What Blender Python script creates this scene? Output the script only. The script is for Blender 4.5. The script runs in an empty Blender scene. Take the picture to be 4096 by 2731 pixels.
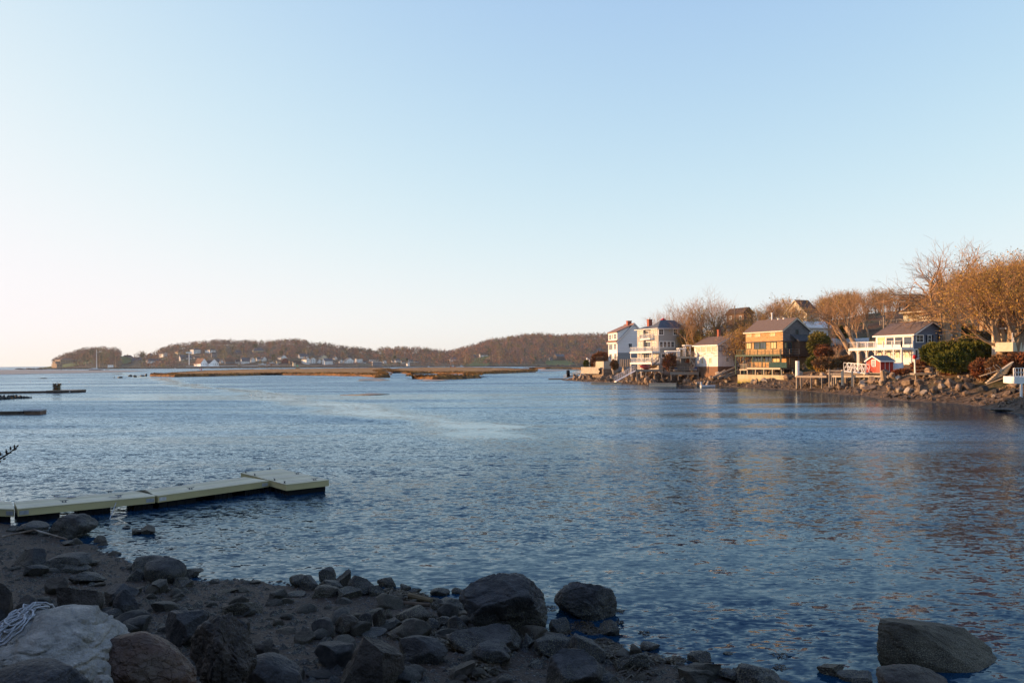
import bpy, math, random
import numpy as np
from mathutils import Vector
R = math.radians
# ------------------------------------------------------------------ camera, sky, sun
F, CX, HY, EYE, ROLL = 3186.0, 2048.0, 1454.2, 5.5, math.atan(0.006)
CR, SR = math.cos(ROLL), math.sin(ROLL)
scene = bpy.context.scene
COL = scene.collection
cd = bpy.data.cameras.new('camera'); cam = bpy.data.objects.new('camera', cd); COL.objects.link(cam)
cd.sensor_width = 36; cd.lens = 36*F/4096; cd.shift_y = (HY-1365.5)/4096; cd.clip_start = .1; cd.clip_end = 60000
from mathutils import Matrix
cam.matrix_world = Matrix(((CR, SR, 0, 0), (0, 0, -1, 0), (-SR, CR, 0, EYE), (0, 0, 0, 1)))
scene.camera = cam
SUN_EL, SUN_AHEAD = 8.0, 10.0
SKY_LEVEL = 2**-.80
SKY_TONE = ((.985, 1.05, 1.05), (.935, 1.15, 1.0), (1.0, .55, 1.25))   # (ceiling, power, gain) per channel
sdir = Vector((-math.cos(R(SUN_EL))*math.cos(R(SUN_AHEAD)), math.cos(R(SUN_EL))*math.sin(R(SUN_AHEAD)), math.sin(R(SUN_EL))))
sl = bpy.data.lights.new('sun', 'SUN'); so = bpy.data.objects.new('sun', sl); COL.objects.link(so)
sl.energy = 5.0; sl.angle = R(.6); sl.color = (1, .55, .24)
so.rotation_euler = sdir.to_track_quat('Z', 'Y').to_euler(); so.location = (-50, 0, 80)
world = bpy.data.worlds.new('World'); scene.world = world; world.use_nodes = True
nt = world.node_tree; bg = nt.nodes['Background']
sky = nt.nodes.new('ShaderNodeTexSky'); sky.sky_type = 'NISHITA'; sky.sun_disc = False
sky.sun_elevation = R(SUN_EL); sky.sun_rotation = R(-(90-SUN_AHEAD))
sky.air_density = .75; sky.dust_density = .9; sky.ozone_density = 2.3; sky.altitude = 0
# the camera's highlight roll-off on the bright evening sky: 1-exp(-k*c) per channel
sp_ = nt.nodes.new('ShaderNodeSeparateColor'); cb_ = nt.nodes.new('ShaderNodeCombineColor'); nt.links.new(sky.outputs[0], sp_.inputs[0])
for i_, (m_, pw_, k_) in enumerate(SKY_TONE):
    a_ = nt.nodes.new('ShaderNodeMath'); a_.operation = 'MULTIPLY'; a_.inputs[1].default_value = -k_
    p_ = nt.nodes.new('ShaderNodeMath'); p_.operation = 'POWER'; p_.inputs[1].default_value = pw_; nt.links.new(sp_.outputs[i_], p_.inputs[0])
    e_ = nt.nodes.new('ShaderNodeMath'); e_.operation = 'EXPONENT'; o_ = nt.nodes.new('ShaderNodeMath'); o_.operation = 'MULTIPLY_ADD'; o_.inputs[1].default_value = -m_*SKY_LEVEL/.15; o_.inputs[2].default_value = m_*SKY_LEVEL/.15
    nt.links.new(p_.outputs[0], a_.inputs[0]); nt.links.new(a_.outputs[0], e_.inputs[0]); nt.links.new(e_.outputs[0], o_.inputs[0]); nt.links.new(o_.outputs[0], cb_.inputs[i_])
nt.links.new(cb_.outputs[0], bg.inputs[0]); bg.inputs[1].default_value = .15
scene.view_settings.view_transform = 'Standard'; scene.view_settings.look = 'None'
scene.view_settings.exposure = .85; scene.view_settings.gamma = 1
scene.render.engine = 'CYCLES'
scene.cycles.max_bounces = 5; scene.cycles.volume_bounces = 0
# ------------------------------------------------------------------ picture -> world helpers
def off(px, py):
    qx, qy = px-CX, HY-py
    return (qx*CR+qy*SR)/F, (-qx*SR+qy*CR)/F
def at(px, py, D):
    a, b = off(px, py); return Vector((a*D, D, EYE+b*D))
def onz(px, py, z=0.0):
    a, b = off(px, py); D = (z-EYE)/b; return Vector((a*D, D, z))
def zf(ox, oy, s): return lambda x, y: (ox+x/s, oy+y/s)
Z1 = zf(2200, 1200, 3.92); Z2 = zf(2700, 1150, 3.4847); Z3 = zf(3250, 1150, 3.4836); Z4 = zf(3600, 900, 3.484); Z5 = zf(3650, 1250, 3.646)
V1 = zf(150, 1300, 3.92); V2 = zf(700, 1300, 3.92); V3 = zf(1250, 1300, 3.92); V4 = zf(1750, 1300, 3.36); V5 = zf(0, 1450, 3.92)
F0 = zf(0, 1820, 3.36); F1 = zf(0, 2200, 2.138); F2 = zf(1050, 2200, 2.24); F3 = zf(2000, 2200, 2.138); F4 = zf(3000, 2200, 2.146)
def smooth(a, b, x):
    t = min(1, max(0, (x-a)/(b-a))); return t*t*(3-2*t)
def lerp_tab(tab, x):
    if x <= tab[0][0]: return tab[0][1]
    for (x0, y0), (x1, y1) in zip(tab, tab[1:]):
        if x <= x1: return y0+(y1-y0)*(x-x0)/(x1-x0)
    return tab[-1][1]
def seg_dist(P, pts):
    best = 1e9
    for (ax, ay), (bx, by) in zip(pts, pts[1:]):
        dx, dy = bx-ax, by-ay; l2 = dx*dx+dy*dy
        t = max(0, min(1, ((P[0]-ax)*dx+(P[1]-ay)*dy)/l2)); d = math.hypot(P[0]-ax-t*dx, P[1]-ay-t*dy)
        if d < best: best = d
    return best
def inside(P, poly):
    c = False; n = len(poly)
    for i in range(n):
        (x0, y0), (x1, y1) = poly[i], poly[(i+1) % n]
        if (y0 > P[1]) != (y1 > P[1]) and P[0] < (x1-x0)*(P[1]-y0)/(y1-y0)+x0: c = not c
    return c
from mathutils import noise as mn
def nz(x, y, z=0, o=3): return mn.fractal(Vector((x, y, z)), 1.0, 2.0, o)
# ------------------------------------------------------------------ materials
def mat(name, c1, c2=None, scale=1.0, rough=.85, bump=0.0, stretch=(1, 1, 1), spec=.25, metal=0, detail=5, bscale=None, c3=None, rnd=0.0, bdist=.05, contrast=(.35, .65)):
    m = bpy.data.materials.new(name); m.use_nodes = True; t = m.node_tree; p = t.nodes['Principled BSDF']
    p.inputs['Roughness'].default_value = rough; p.inputs['Metallic'].default_value = metal
    p.inputs['Specular IOR Level'].default_value = spec
    tc = t.nodes.new('ShaderNodeTexCoord'); mp = t.nodes.new('ShaderNodeMapping'); mp.inputs['Scale'].default_value = stretch
    t.links.new(tc.outputs['Object'], mp.inputs[0])
    n = t.nodes.new('ShaderNodeTexNoise'); n.inputs['Scale'].default_value = scale; n.inputs['Detail'].default_value = detail
    t.links.new(mp.outputs[0], n.inputs['Vector'])
    r = t.nodes.new('ShaderNodeValToRGB'); r.color_ramp.elements[0].position = contrast[0]; r.color_ramp.elements[1].position = contrast[1]
    c2 = c2 or tuple(min(1, v*.75) for v in c1)
    r.color_ramp.elements[0].color = (*c1, 1); r.color_ramp.elements[1].color = (*c2, 1)
    if c3: e = r.color_ramp.elements.new((contrast[0]+contrast[1])/2); e.color = (*c3, 1)
    t.links.new(n.outputs[0], r.inputs[0]); out = r.outputs[0]
    if rnd:
        oi = t.nodes.new('ShaderNodeObjectInfo'); mr = t.nodes.new('ShaderNodeMapRange'); mr.inputs[3].default_value = 1-rnd; mr.inputs[4].default_value = 1+rnd
        mx = t.nodes.new('ShaderNodeMix'); mx.data_type = 'RGBA'; mx.blend_type = 'MULTIPLY'; mx.inputs[0].default_value = 1
        t.links.new(oi.outputs['Random'], mr.inputs[0]); t.links.new(out, mx.inputs[6]); t.links.new(mr.outputs[0], mx.inputs[7]); out = mx.outputs[2]
    t.links.new(out, p.inputs['Base Color'])
    if bump:
        n2 = t.nodes.new('ShaderNodeTexNoise'); n2.inputs['Scale'].default_value = bscale or scale*3; n2.inputs['Detail'].default_value = 6
        t.links.new(mp.outputs[0], n2.inputs['Vector']); b = t.nodes.new('ShaderNodeBump'); b.inputs['Strength'].default_value = bump; b.inputs['Distance'].default_value = bdist
        t.links.new(n2.outputs[0], b.inputs['Height']); t.links.new(b.outputs[0], p.inputs['Normal'])
    return m
def glass(name, c=(.03, .04, .05)):
    m = mat(name, c, tuple(v*1.8 for v in c), .8, .06, spec=.9); return m
# ------------------------------------------------------------------ mesh building
class MB:
    def __init__(s): s.v = []; s.f = []; s.mi = []
    def add(s, vs, fs, mi=0):
        o = len(s.v); s.v += [tuple(v) for v in vs]; s.f += [tuple(i+o for i in f) for f in fs]; s.mi += [mi]*len(fs)
    def hexa(s, p, mi=0):   # p: 4 bottom, 4 top
        s.add(p, [(3, 2, 1, 0), (4, 5, 6, 7), (0, 1, 5, 4), (1, 2, 6, 5), (2, 3, 7, 6), (3, 0, 4, 7)], mi)
    def box(s, x0, x1, y0, y1, z0, z1, mi=0):
        s.hexa([(x0, y0, z0), (x1, y0, z0), (x1, y1, z0), (x0, y1, z0), (x0, y0, z1), (x1, y0, z1), (x1, y1, z1), (x0, y1, z1)], mi)
    def beam(s, a, b, w, h=None, mi=0, up=(0, 0, 1)):
        a, b = Vector(a), Vector(b); h = h or w; d = (b-a).normalized(); u = Vector(up)
        if abs(d.dot(u)) > .95: u = Vector((0, 1, 0))
        x = d.cross(u).normalized()*w/2; y = x.cross(d).normalized()*h/2
        s.hexa([a-x-y, a+x-y, a+x+y, a-x+y, b-x-y, b+x-y, b+x+y, b-x+y], mi)
    def tube(s, pts, rs, n=6, mi=0, cap=True):
        pts = [Vector(p) for p in pts]; o = len(s.v); m = len(pts)
        if not hasattr(rs, '__len__'): rs = [rs]*m
        x = None
        for i, p in enumerate(pts):
            d = (pts[min(i+1, m-1)]-pts[max(i-1, 0)])
            d = d.normalized() if d.length > 1e-9 else Vector((0, 0, 1))
            if x is None or abs(x.dot(d)) > .9: x = d.orthogonal().normalized()
            x = (x-d*x.dot(d)).normalized(); y = d.cross(x)
            for k in range(n):
                a = 2*math.pi*k/n; s.v.append(tuple(p+(x*math.cos(a)+y*math.sin(a))*rs[i]))
        for i in range(m-1):
            for k in range(n):
                k2 = (k+1) % n; s.f.append((o+i*n+k, o+i*n+k2, o+(i+1)*n+k2, o+(i+1)*n+k)); s.mi.append(mi)
        if cap:
            s.f.append(tuple(o+k for k in range(n))[::-1]); s.f.append(tuple(o+(m-1)*n+k for k in range(n))); s.mi += [mi, mi]
    def build(s, name, mats, parent=None, smooth=False, loc=None):
        me = bpy.data.meshes.new(name); org = Vector((0, 0, 0))
        if parent is not None:
            r = parent
            while r is not None: org = org+r.location; r = r.parent
        elif loc is not None: org = Vector(loc)
        V = np.array(s.v, dtype=float).reshape(-1, 3)-np.array(org)
        me.from_pydata(V.tolist(), [], s.f)
        if not isinstance(mats, (list, tuple)): mats = [mats]
        for m in mats: me.materials.append(m)
        if any(s.mi): me.polygons.foreach_set('material_index', s.mi)
        if smooth: me.polygons.foreach_set('use_smooth', [True]*len(me.polygons))
        me.update()
        o = bpy.data.objects.new(name, me); COL.objects.link(o)
        if parent is not None: o.parent = parent
        elif loc is not None: o.location = loc
        return o
def tag(o, label=None, cat=None, group=None, kind=None):
    if label: o['label'] = label
    if cat: o['category'] = cat
    if group: o['group'] = group
    if kind: o['kind'] = kind
    return o
def empty(name, loc, label, cat, group=None):
    o = bpy.data.objects.new(name, None); o.empty_display_size = .3; COL.objects.link(o); o.location = loc
    return tag(o, label, cat, group)
def copy_tree(o, parent=None):
    c = o.copy(); COL.objects.link(c); c.parent = parent
    for ch in list(o.children): copy_tree(ch, c)
    return c
def ground_obj(name, X, Y, Z, m, smooth=True):
    ny, nx = X.shape; V = np.stack([X, Y, Z], -1).reshape(-1, 3)
    i = np.arange((ny-1)*(nx-1)); r, c = i//(nx-1), i % (nx-1); a = r*nx+c
    fs = np.stack([a, a+1, a+nx+1, a+nx], -1)
    me = bpy.data.meshes.new(name); me.from_pydata(V.tolist(), [], fs.tolist()); me.materials.append(m)
    me.polygons.foreach_set('use_smooth', [smooth]*len(me.polygons)); me.update()
    o = bpy.data.objects.new(name, me); COL.objects.link(o); o['kind'] = 'structure'; return o
# common materials
M = {}
M['white'] = mat('white_paint', (.74, .74, .72), (.82, .82, .80), 2)
M['cream'] = mat('cream_paint', (.60, .55, .42), (.68, .63, .50), 2)
M['greywood'] = mat('weathered_wood', (.20, .17, .14), (.32, .28, .23), 3, stretch=(1, 1, 6), bump=.2)
M['palewood'] = mat('pale_timber', (.42, .36, .27), (.55, .48, .37), 3, bump=.1)
M['darkwood'] = mat('dark_timber', (.05, .035, .025), (.10, .07, .05), 3, bump=.2)
M['green'] = mat('green_trim', (.06, .10, .08), (.09, .13, .10), 2)
M['glass'] = glass('window_glass'); M['warmglass'] = mat('blind_glass', (.45, .38, .26), (.55, .48, .36), 1, .3, spec=.6)
M['brick'] = mat('red_brick', (.26, .08, .05), (.34, .12, .08), 6)
M['concrete'] = mat('concrete', (.36, .33, .27), (.46, .42, .34), 1.5, bump=.2)
M['metal'] = mat('galvanised_metal', (.35, .37, .4), (.5, .52, .55), 8, .4, metal=.6)
M['alu'] = mat('aluminium', (.6, .6, .62), (.7, .7, .72), 8, .35, metal=.3)
M['black'] = mat('black_plastic', (.008, .009, .011), (.012, .012, .013), 4, .8, spec=.08)
M['bark'] = mat('bark', (.26, .19, .125), (.38, .29, .20), 3, bump=.4, stretch=(1, 1, .3))
M['twig'] = mat('twig_bark', (.25, .15, .08), (.34, .205, .11), 1)
M['bud'] = mat('orange_buds', (.38, .21, .04), (.36, .25, .05), .7)
M['budg'] = mat('olive_buds', (.34, .27, .05), (.42, .24, .06), .5)
M['ever'] = mat('evergreen', (.022, .045, .014), (.05, .075, .025), 1)
M['red'] = mat('red_paint', (.42, .03, .02), (.5, .05, .03), 3, .5)
# ------------------------------------------------------------------ water
WV = (.4, 1.35, 2.0, .3)
def water_mat():
    m = bpy.data.materials.new('water'); m.use_nodes = True; t = m.node_tree; p = t.nodes['Principled BSDF']; L = t.links
    p.inputs['Base Color'].default_value = (.004, .024, .055, 1); pass; p.inputs['IOR'].default_value = 1.14
    tc = t.nodes.new('ShaderNodeTexCoord')
    def noise(scale, sx, sy, rot, detail=3, dist=0.0):
        mp = t.nodes.new('ShaderNodeMapping'); mp.inputs['Scale'].default_value = (sx, sy, 1); mp.inputs['Rotation'].default_value = (0, 0, R(rot))
        L.new(tc.outputs['Object'], mp.inputs[0]); n = t.nodes.new('ShaderNodeTexNoise'); n.inputs['Scale'].default_value = scale; n.inputs['Detail'].default_value = detail; n.inputs['Distortion'].default_value = dist
        L.new(mp.outputs[0], n.inputs['Vector']); return n.outputs[0]
    def mth(op, a, b):
        n = t.nodes.new('ShaderNodeMath'); n.operation = op
        for i, v in enumerate((a, b)):
            if isinstance(v, (int, float)): n.inputs[i].default_value = v
            else: L.new(v, n.inputs[i])
        return n.outputs[0]
    def cnoise(scale, sx, sy, rot, detail, dist, off):
        mp = t.nodes.new('ShaderNodeMapping'); mp.inputs['Scale'].default_value = (sx, sy, 1); mp.inputs['Rotation'].default_value = (0, 0, R(rot)); mp.inputs['Location'].default_value = (off, off*.7, 0)
        L.new(tc.outputs['Object'], mp.inputs[0]); n = t.nodes.new('ShaderNodeTexNoise'); n.inputs['Scale'].default_value = scale; n.inputs['Detail'].default_value = detail; n.inputs['Distortion'].default_value = dist
        L.new(mp.outputs[0], n.inputs['Vector']); s = t.nodes.new('ShaderNodeVectorMath'); s.operation = 'SUBTRACT'; s.inputs[1].default_value = (.5, .5, .5); L.new(n.outputs['Color'], s.inputs[0]); return s.outputs[0]
    def vs(v, k):
        n = t.nodes.new('ShaderNodeVectorMath'); n.operation = 'SCALE'; L.new(v, n.inputs[0])
        if isinstance(k, (int, float)): n.inputs['Scale'].default_value = k
        else: L.new(k, n.inputs['Scale'])
        return n.outputs[0]
    def va(a, b): n = t.nodes.new('ShaderNodeVectorMath'); n.operation = 'ADD'; L.new(a, n.inputs[0]); L.new(b, n.inputs[1]); return n.outputs[0]
    # wave slopes: three scales of ripples
    sl_ = va(va(vs(cnoise(.8, .5, 1, 14, 2, .4, 3), WV[0]), vs(cnoise(2.2, .62, 1, -12, 3, .8, 11), WV[1])), va(vs(cnoise(7.5, .5, 1, 7, 3, .8, 29), WV[2]), vs(cnoise(.2, .4, 1, -8, 4, 1.0, 41), WV[3])))
    # wind: calm slicks between ruffled water
    w = noise(.03, .35, 1.9, -14, 5, 1.2); w2 = noise(.012, .6, 1.0, 20, 2)
    ws = mth('ADD', mth('MULTIPLY', w, .65), mth('MULTIPLY', w2, .35))
    mr = t.nodes.new('ShaderNodeMapRange'); mr.inputs[1].default_value = .40; mr.inputs[2].default_value = .54; mr.inputs[3].default_value = .22; mr.inputs[4].default_value = 1.0; L.new(ws, mr.inputs[0])
    sx = t.nodes.new('ShaderNodeSeparateXYZ'); L.new(tc.outputs['Object'], sx.inputs[0])
    sh = t.nodes.new('ShaderNodeMapRange'); sh.inputs[1].default_value = 13; sh.inputs[2].default_value = 40; sh.inputs[3].default_value = .5; sh.inputs[4].default_value = 1.0; L.new(sx.outputs[1], sh.inputs[0])
    # sheltered, calmer water close under the right bank
    rb = t.nodes.new('ShaderNodeMapRange'); rb.inputs[1].default_value = 26; rb.inputs[2].default_value = 50; rb.inputs[3].default_value = 1.0; rb.inputs[4].default_value = .15; L.new(sx.outputs[0], rb.inputs[0])
    # the smooth current line that curves across the inlet
    cv = mth('ADD', mth('ADD', sx.outputs[0], mth('MULTIPLY', sx.outputs[1], .55)), mth('MULTIPLY', noise(.05, .6, .6, 0, 4), 34)); cv = mth('ABSOLUTE', mth('SUBTRACT', cv, 51), 0)
    cl = t.nodes.new('ShaderNodeMapRange'); cl.inputs[1].default_value = 2.0; cl.inputs[2].default_value = 6.5; cl.inputs[3].default_value = .14; cl.inputs[4].default_value = 1.0; L.new(cv, cl.inputs[0])
    far_ = t.nodes.new('ShaderNodeMapRange'); far_.inputs[1].default_value = 46; far_.inputs[2].default_value = 62; far_.inputs[3].default_value = 1.0; far_.inputs[4].default_value = 0.0; L.new(sx.outputs[1], far_.inputs[0]); clf = mth('MAXIMUM', cl.outputs[0], far_.outputs[0])
    amp = mth('MULTIPLY', mth('MULTIPLY', mth('MULTIPLY', mr.outputs[0], sh.outputs[0]), rb.outputs[0]), clf)
    rl = t.nodes.new('ShaderNodeVectorMath'); rl.operation = 'LENGTH'; L.new(tc.outputs['Object'], rl.inputs[0]); rd = t.nodes.new('ShaderNodeMapRange'); rd.inputs[1].default_value = 12; rd.inputs[2].default_value = 70; rd.inputs[3].default_value = .10; rd.inputs[4].default_value = .34; L.new(rl.outputs['Value'], rd.inputs[0])
    rough_ = mth('MULTIPLY', rd.outputs[0], mth('POWER', amp, .8))
    sl_ = vs(sl_, amp); fl = t.nodes.new('ShaderNodeVectorMath'); fl.operation = 'MULTIPLY'; fl.inputs[1].default_value = (.8, 1.15, 0); L.new(sl_, fl.inputs[0])
    up = t.nodes.new('ShaderNodeVectorMath'); up.operation = 'ADD'; up.inputs[1].default_value = (0, 0, 1); L.new(fl.outputs[0], up.inputs[0])
    nn_ = t.nodes.new('ShaderNodeVectorMath'); nn_.operation = 'NORMALIZE'; L.new(up.outputs[0], nn_.inputs[0])
    gl = t.nodes.new('ShaderNodeBsdfGlossy'); gl.inputs['Color'].default_value = (.73, .90, 1.0, 1); df = t.nodes.new('ShaderNodeBsdfDiffuse'); df.inputs['Color'].default_value = (.003, .023, .054, 1)
    fr = t.nodes.new('ShaderNodeFresnel'); fr.inputs['IOR'].default_value = 1.22; mix = t.nodes.new('ShaderNodeMixShader'); L.new(nn_.outputs[0], gl.inputs['Normal']); L.new(nn_.outputs[0], fr.inputs['Normal']); L.new(rough_, gl.inputs['Roughness'])
    L.new(fr.outputs[0], mix.inputs[0]); L.new(df.outputs[0], mix.inputs[1]); L.new(gl.outputs[0], mix.inputs[2]); t.nodes.remove(p); L.new(mix.outputs[0], t.nodes['Material Output'].inputs[0])
    return m
mb = MB(); N = 96; rr = [0.0, 60, 400, 3000, 30000]
for r_ in rr[1:]:
    for k in range(N): a = 2*math.pi*k/N; mb.v.append((r_*math.cos(a), r_*math.sin(a), 0))
mb.v.append((0, 0, 0)); c = len(mb.v)-1
for k in range(N):
    k2 = (k+1) % N; mb.f.append((c, k, k2))
    for j in range(3): mb.f.append((j*N+k, (j+1)*N+k, (j+1)*N+k2, j*N+k2))
mb.mi = [0]*len(mb.f); water = mb.build('water', water_mat()); tag(water, 'rippled blue tidal water of the inlet', 'water', kind='structure')
# sea bed below it, one sheet to the horizon
mb = MB(); mb.box(-30000, 30000, -30000, 30000, -9, -6); tag(mb.build('ground', mat('sea_bed', (.05, .05, .045), None, .01)), 'dark sandy sea bed', 'ground', kind='structure')
# ------------------------------------------------------------------ near beach
near_px = [(0, 2090), (369, 2177), (533, 2256), (795, 2312), (1100, 2329), (1500, 2345), (1700, 2385), (1850, 2410), (2050, 2450), (2240, 2540), (2486, 2600), (2678, 2645), (2889, 2676), (3186, 2731)]
near_sh = [(p.x, p.y) for p in (onz(*q) for q in near_px)]
near_sh = [(-95, 66), (-60, 44), (-30, 28)]+near_sh+[(6.5, 11.6), (10, 9), (30, 2), (60, -10)]
def zn(x, y):      # near ground height
    d = lerp_tab(near_sh, x)-y
    if d < 0: return max(-3, .16*d)
    z = .075*d+.012*max(0, d-3)
    z += smooth(12, 5, y)*(1.5 if x < 0 else 1.5-.7*smooth(0, 5, x))*(1-.75*smooth(14, 30, x))
    z += smooth(3, -2, y)*2.2
    return z+.05*nz(x*.6, y*.6)
def rayn(px, py):
    a, b = off(px, py); D = 3.0
    while D < 80:
        if EYE+b*D <= max(0, zn(a*D, D)): break
        D += .04
    return Vector((a*D, D, zn(a*D, D)))
xs = np.concatenate([np.arange(-95, -26, 3), np.arange(-26, 12, .3), np.arange(12, 60, 3.)])
ys = np.concatenate([np.arange(-12, 3, 1.), np.arange(3, 34, .25), np.arange(34, 80, 3.)])
X, Y = np.meshgrid(xs, ys); Zv = np.vectorize(zn, otypes=[float])(X, Y)
M['beach'] = mat('wet_gravel', (.014, .0075, .0042), (.042, .025, .015), 22, .75, bump=1.0, bscale=45, c3=(.026, .015, .009), bdist=.02, spec=.3)
def pebbly(m):
    t = m.node_tree; L = t.links; p = t.nodes['Principled BSDF']; src = p.inputs['Base Color'].links[0].from_socket; tc = t.nodes.new('ShaderNodeTexCoord'); prev = src; hs = []
    for sc_, lo, hi, w in ((9, .78, .9, 1), (22, .6, .8, 1), (48, .5, .75, .8)):
        v = t.nodes.new('ShaderNodeTexVoronoi'); v.inputs['Scale'].default_value = sc_; L.new(tc.outputs['Object'], v.inputs['Vector']); s = t.nodes.new('ShaderNodeSeparateColor'); L.new(v.outputs['Color'], s.inputs[0])
        m1 = t.nodes.new('ShaderNodeMapRange'); m1.inputs[1].default_value = lo; m1.inputs[2].default_value = hi; L.new(s.outputs[0], m1.inputs[0]); e = t.nodes.new('ShaderNodeMapRange'); e.inputs[1].default_value = .55; e.inputs[2].default_value = .38; L.new(v.outputs['Distance'], e.inputs[0])
        mu = t.nodes.new('ShaderNodeMath'); mu.operation = 'MULTIPLY'; L.new(m1.outputs[0], mu.inputs[0]); L.new(e.outputs[0], mu.inputs[1])
        r = t.nodes.new('ShaderNodeValToRGB'); r.color_ramp.elements[0].color = (.022, .017, .015, 1); r.color_ramp.elements[1].color = (.095, .075, .060, 1); L.new(s.outputs[1], r.inputs[0])
        mx = t.nodes.new('ShaderNodeMix'); mx.data_type = 'RGBA'; L.new(mu.outputs[0], mx.inputs[0]); L.new(prev, mx.inputs[6]); L.new(r.outputs[0], mx.inputs[7]); prev = mx.outputs[2]; hs.append((mu.outputs[0], .03*w*9/sc_))
    L.new(prev, p.inputs['Base Color']); n = t.nodes.new('ShaderNodeTexNoise'); n.inputs['Scale'].default_value = 14; n.inputs['Detail'].default_value = 8; L.new(tc.outputs['Object'], n.inputs[0]); acc = n.outputs[0]
    a0 = t.nodes.new('ShaderNodeMath'); a0.operation = 'MULTIPLY'; a0.inputs[1].default_value = .05; L.new(acc, a0.inputs[0]); acc = a0.outputs[0]
    for o_, k in hs: a = t.nodes.new('ShaderNodeMath'); a.operation = 'MULTIPLY_ADD'; a.inputs[1].default_value = k; L.new(o_, a.inputs[0]); L.new(acc, a.inputs[2]); acc = a.outputs[0]
    b = t.nodes.new('ShaderNodeBump'); b.inputs['Distance'].default_value = 1; b.inputs['Strength'].default_value = 1; L.new(acc, b.inputs['Height']); L.new(b.outputs[0], p.inputs['Normal'])
pebbly(M['beach'])
tag(ground_obj('beach', X, Y, Zv, M['beach']), 'dark wet gravel beach in front of the water', 'beach')
# unseen bluff shading the near shore; arm behind and height added to block sky
def zb(x, y):
    r = 0
    d1 = seg_dist((x, y), [(-112, 112), (-108, 40), (-80, -25), (-30, -48), (40, -55), (90, -40)])
    return 31*smooth(34, 6, d1)+.8*nz(x*.05, y*.05)-1.5
xs = np.arange(-170, 140, 6.); ys = np.arange(-120, 150, 6.); X, Y = np.meshgrid(xs, ys); Zb = np.vectorize(zb, otypes=[float])(X, Y)
Zb = np.where(Zb < .3, -3, Zb)
M['hill'] = mat('shade_bluff_scrub', (.045, .035, .02), (.07, .06, .03), .2, bump=.3)
tag(ground_obj('hill', X, Y, Zb, M['hill']), 'unseen scrubby bluff shaped to shade the near beach', 'hill')
# ------------------------------------------------------------------ right bank
right_px = [(2238, 1520), (2360, 1527), (2480, 1534), (2595, 1541), (2700, 1539), (2790, 1544), (2900, 1545), (2987, 1552), (3100, 1556), (3188, 1563), (3250, 1566), (3365, 1578), (3451, 1583), (3537, 1598), (3650, 1606), (3815, 1612), (3897, 1622), (3965, 1640), (4096, 1656)]
rs = [(p.x, p.y) for p in (onz(*q) for q in right_px)]
rsh = [(60, 20), (54, 60)]+rs[::-1]
rpoly = rsh+[(22, 262), (45, 300), (80, 420), (420, 460), (420, 10)]
rline = rsh+[(22, 262), (45, 300), (80, 420)]
PROF = [(0, 0), (2, .45), (5, 1.5), (8, 2.9), (12, 4.0), (16, 5.1), (22, 6.4), (35, 9.8), (60, 16), (90, 21), (140, 24)]
def zr(x, y):
    d = seg_dist((x, y), rline)
    if not inside((x, y), rpoly): return max(-3, -.2*d)
    return lerp_tab(PROF, d)+(.25*nz(x*.25, y*.25)+.8*nz(x*.03+7, y*.03))*smooth(2, 12, d)
def rayr(px, py, D0=60):
    a, b = off(px, py); D = D0
    while D < 420:
        if EYE+b*D <= max(0, zr(a*D, D)): break
        D += .5
    return Vector((a*D, D, zr(a*D, D)))
xs = np.concatenate([np.arange(8, 110, 1.6), np.arange(110, 420, 8.)]); ys = np.concatenate([np.arange(20, 70, 3.), np.arange(70, 270, 1.6), np.arange(270, 470, 8.)])
X, Y = np.meshgrid(xs, ys); Zr = np.vectorize(zr, otypes=[float])(X, Y)
def bank_mat():
    m = mat('bank_ground', (.10, .055, .03), (.045, .055, .018), .12, .95, bump=.6, bscale=3, c3=(.13, .085, .05), bdist=.2); t = m.node_tree; L = t.links
    p = t.nodes['Principled BSDF']; src = p.inputs['Base Color'].links[0].from_socket
    tc = t.nodes.new('ShaderNodeTexCoord'); s = t.nodes.new('ShaderNodeSeparateXYZ'); L.new(tc.outputs['Object'], s.inputs[0])
    mr = t.nodes.new('ShaderNodeMapRange'); mr.inputs[1].default_value = .9; mr.inputs[2].default_value = 3.2; L.new(s.outputs[2], mr.inputs[0])
    n = t.nodes.new('ShaderNodeTexNoise'); n.inputs['Scale'].default_value = 1.5; n.inputs['Detail'].default_value = 8; L.new(tc.outputs['Object'], n.inputs['Vector'])
    r = t.nodes.new('ShaderNodeValToRGB'); r.color_ramp.elements[0].color = (.045, .032, .022, 1); r.color_ramp.elements[1].color = (.15, .11, .075, 1)
    r.color_ramp.elements[0].position = .4; r.color_ramp.elements[1].position = .62; L.new(n.outputs[0], r.inputs[0])
    mx = t.nodes.new('ShaderNodeMix'); mx.data_type = 'RGBA'; L.new(mr.outputs[0], mx.inputs[0]); L.new(r.outputs[0], mx.inputs[6]); L.new(src, mx.inputs[7]); L.new(mx.outputs[2], p.inputs['Base Color'])
    return m
tag(ground_obj('hillside', X, Y, Zr, bank_mat()), 'brown grassy hillside above the rocky right shore', 'hillside')
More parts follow.
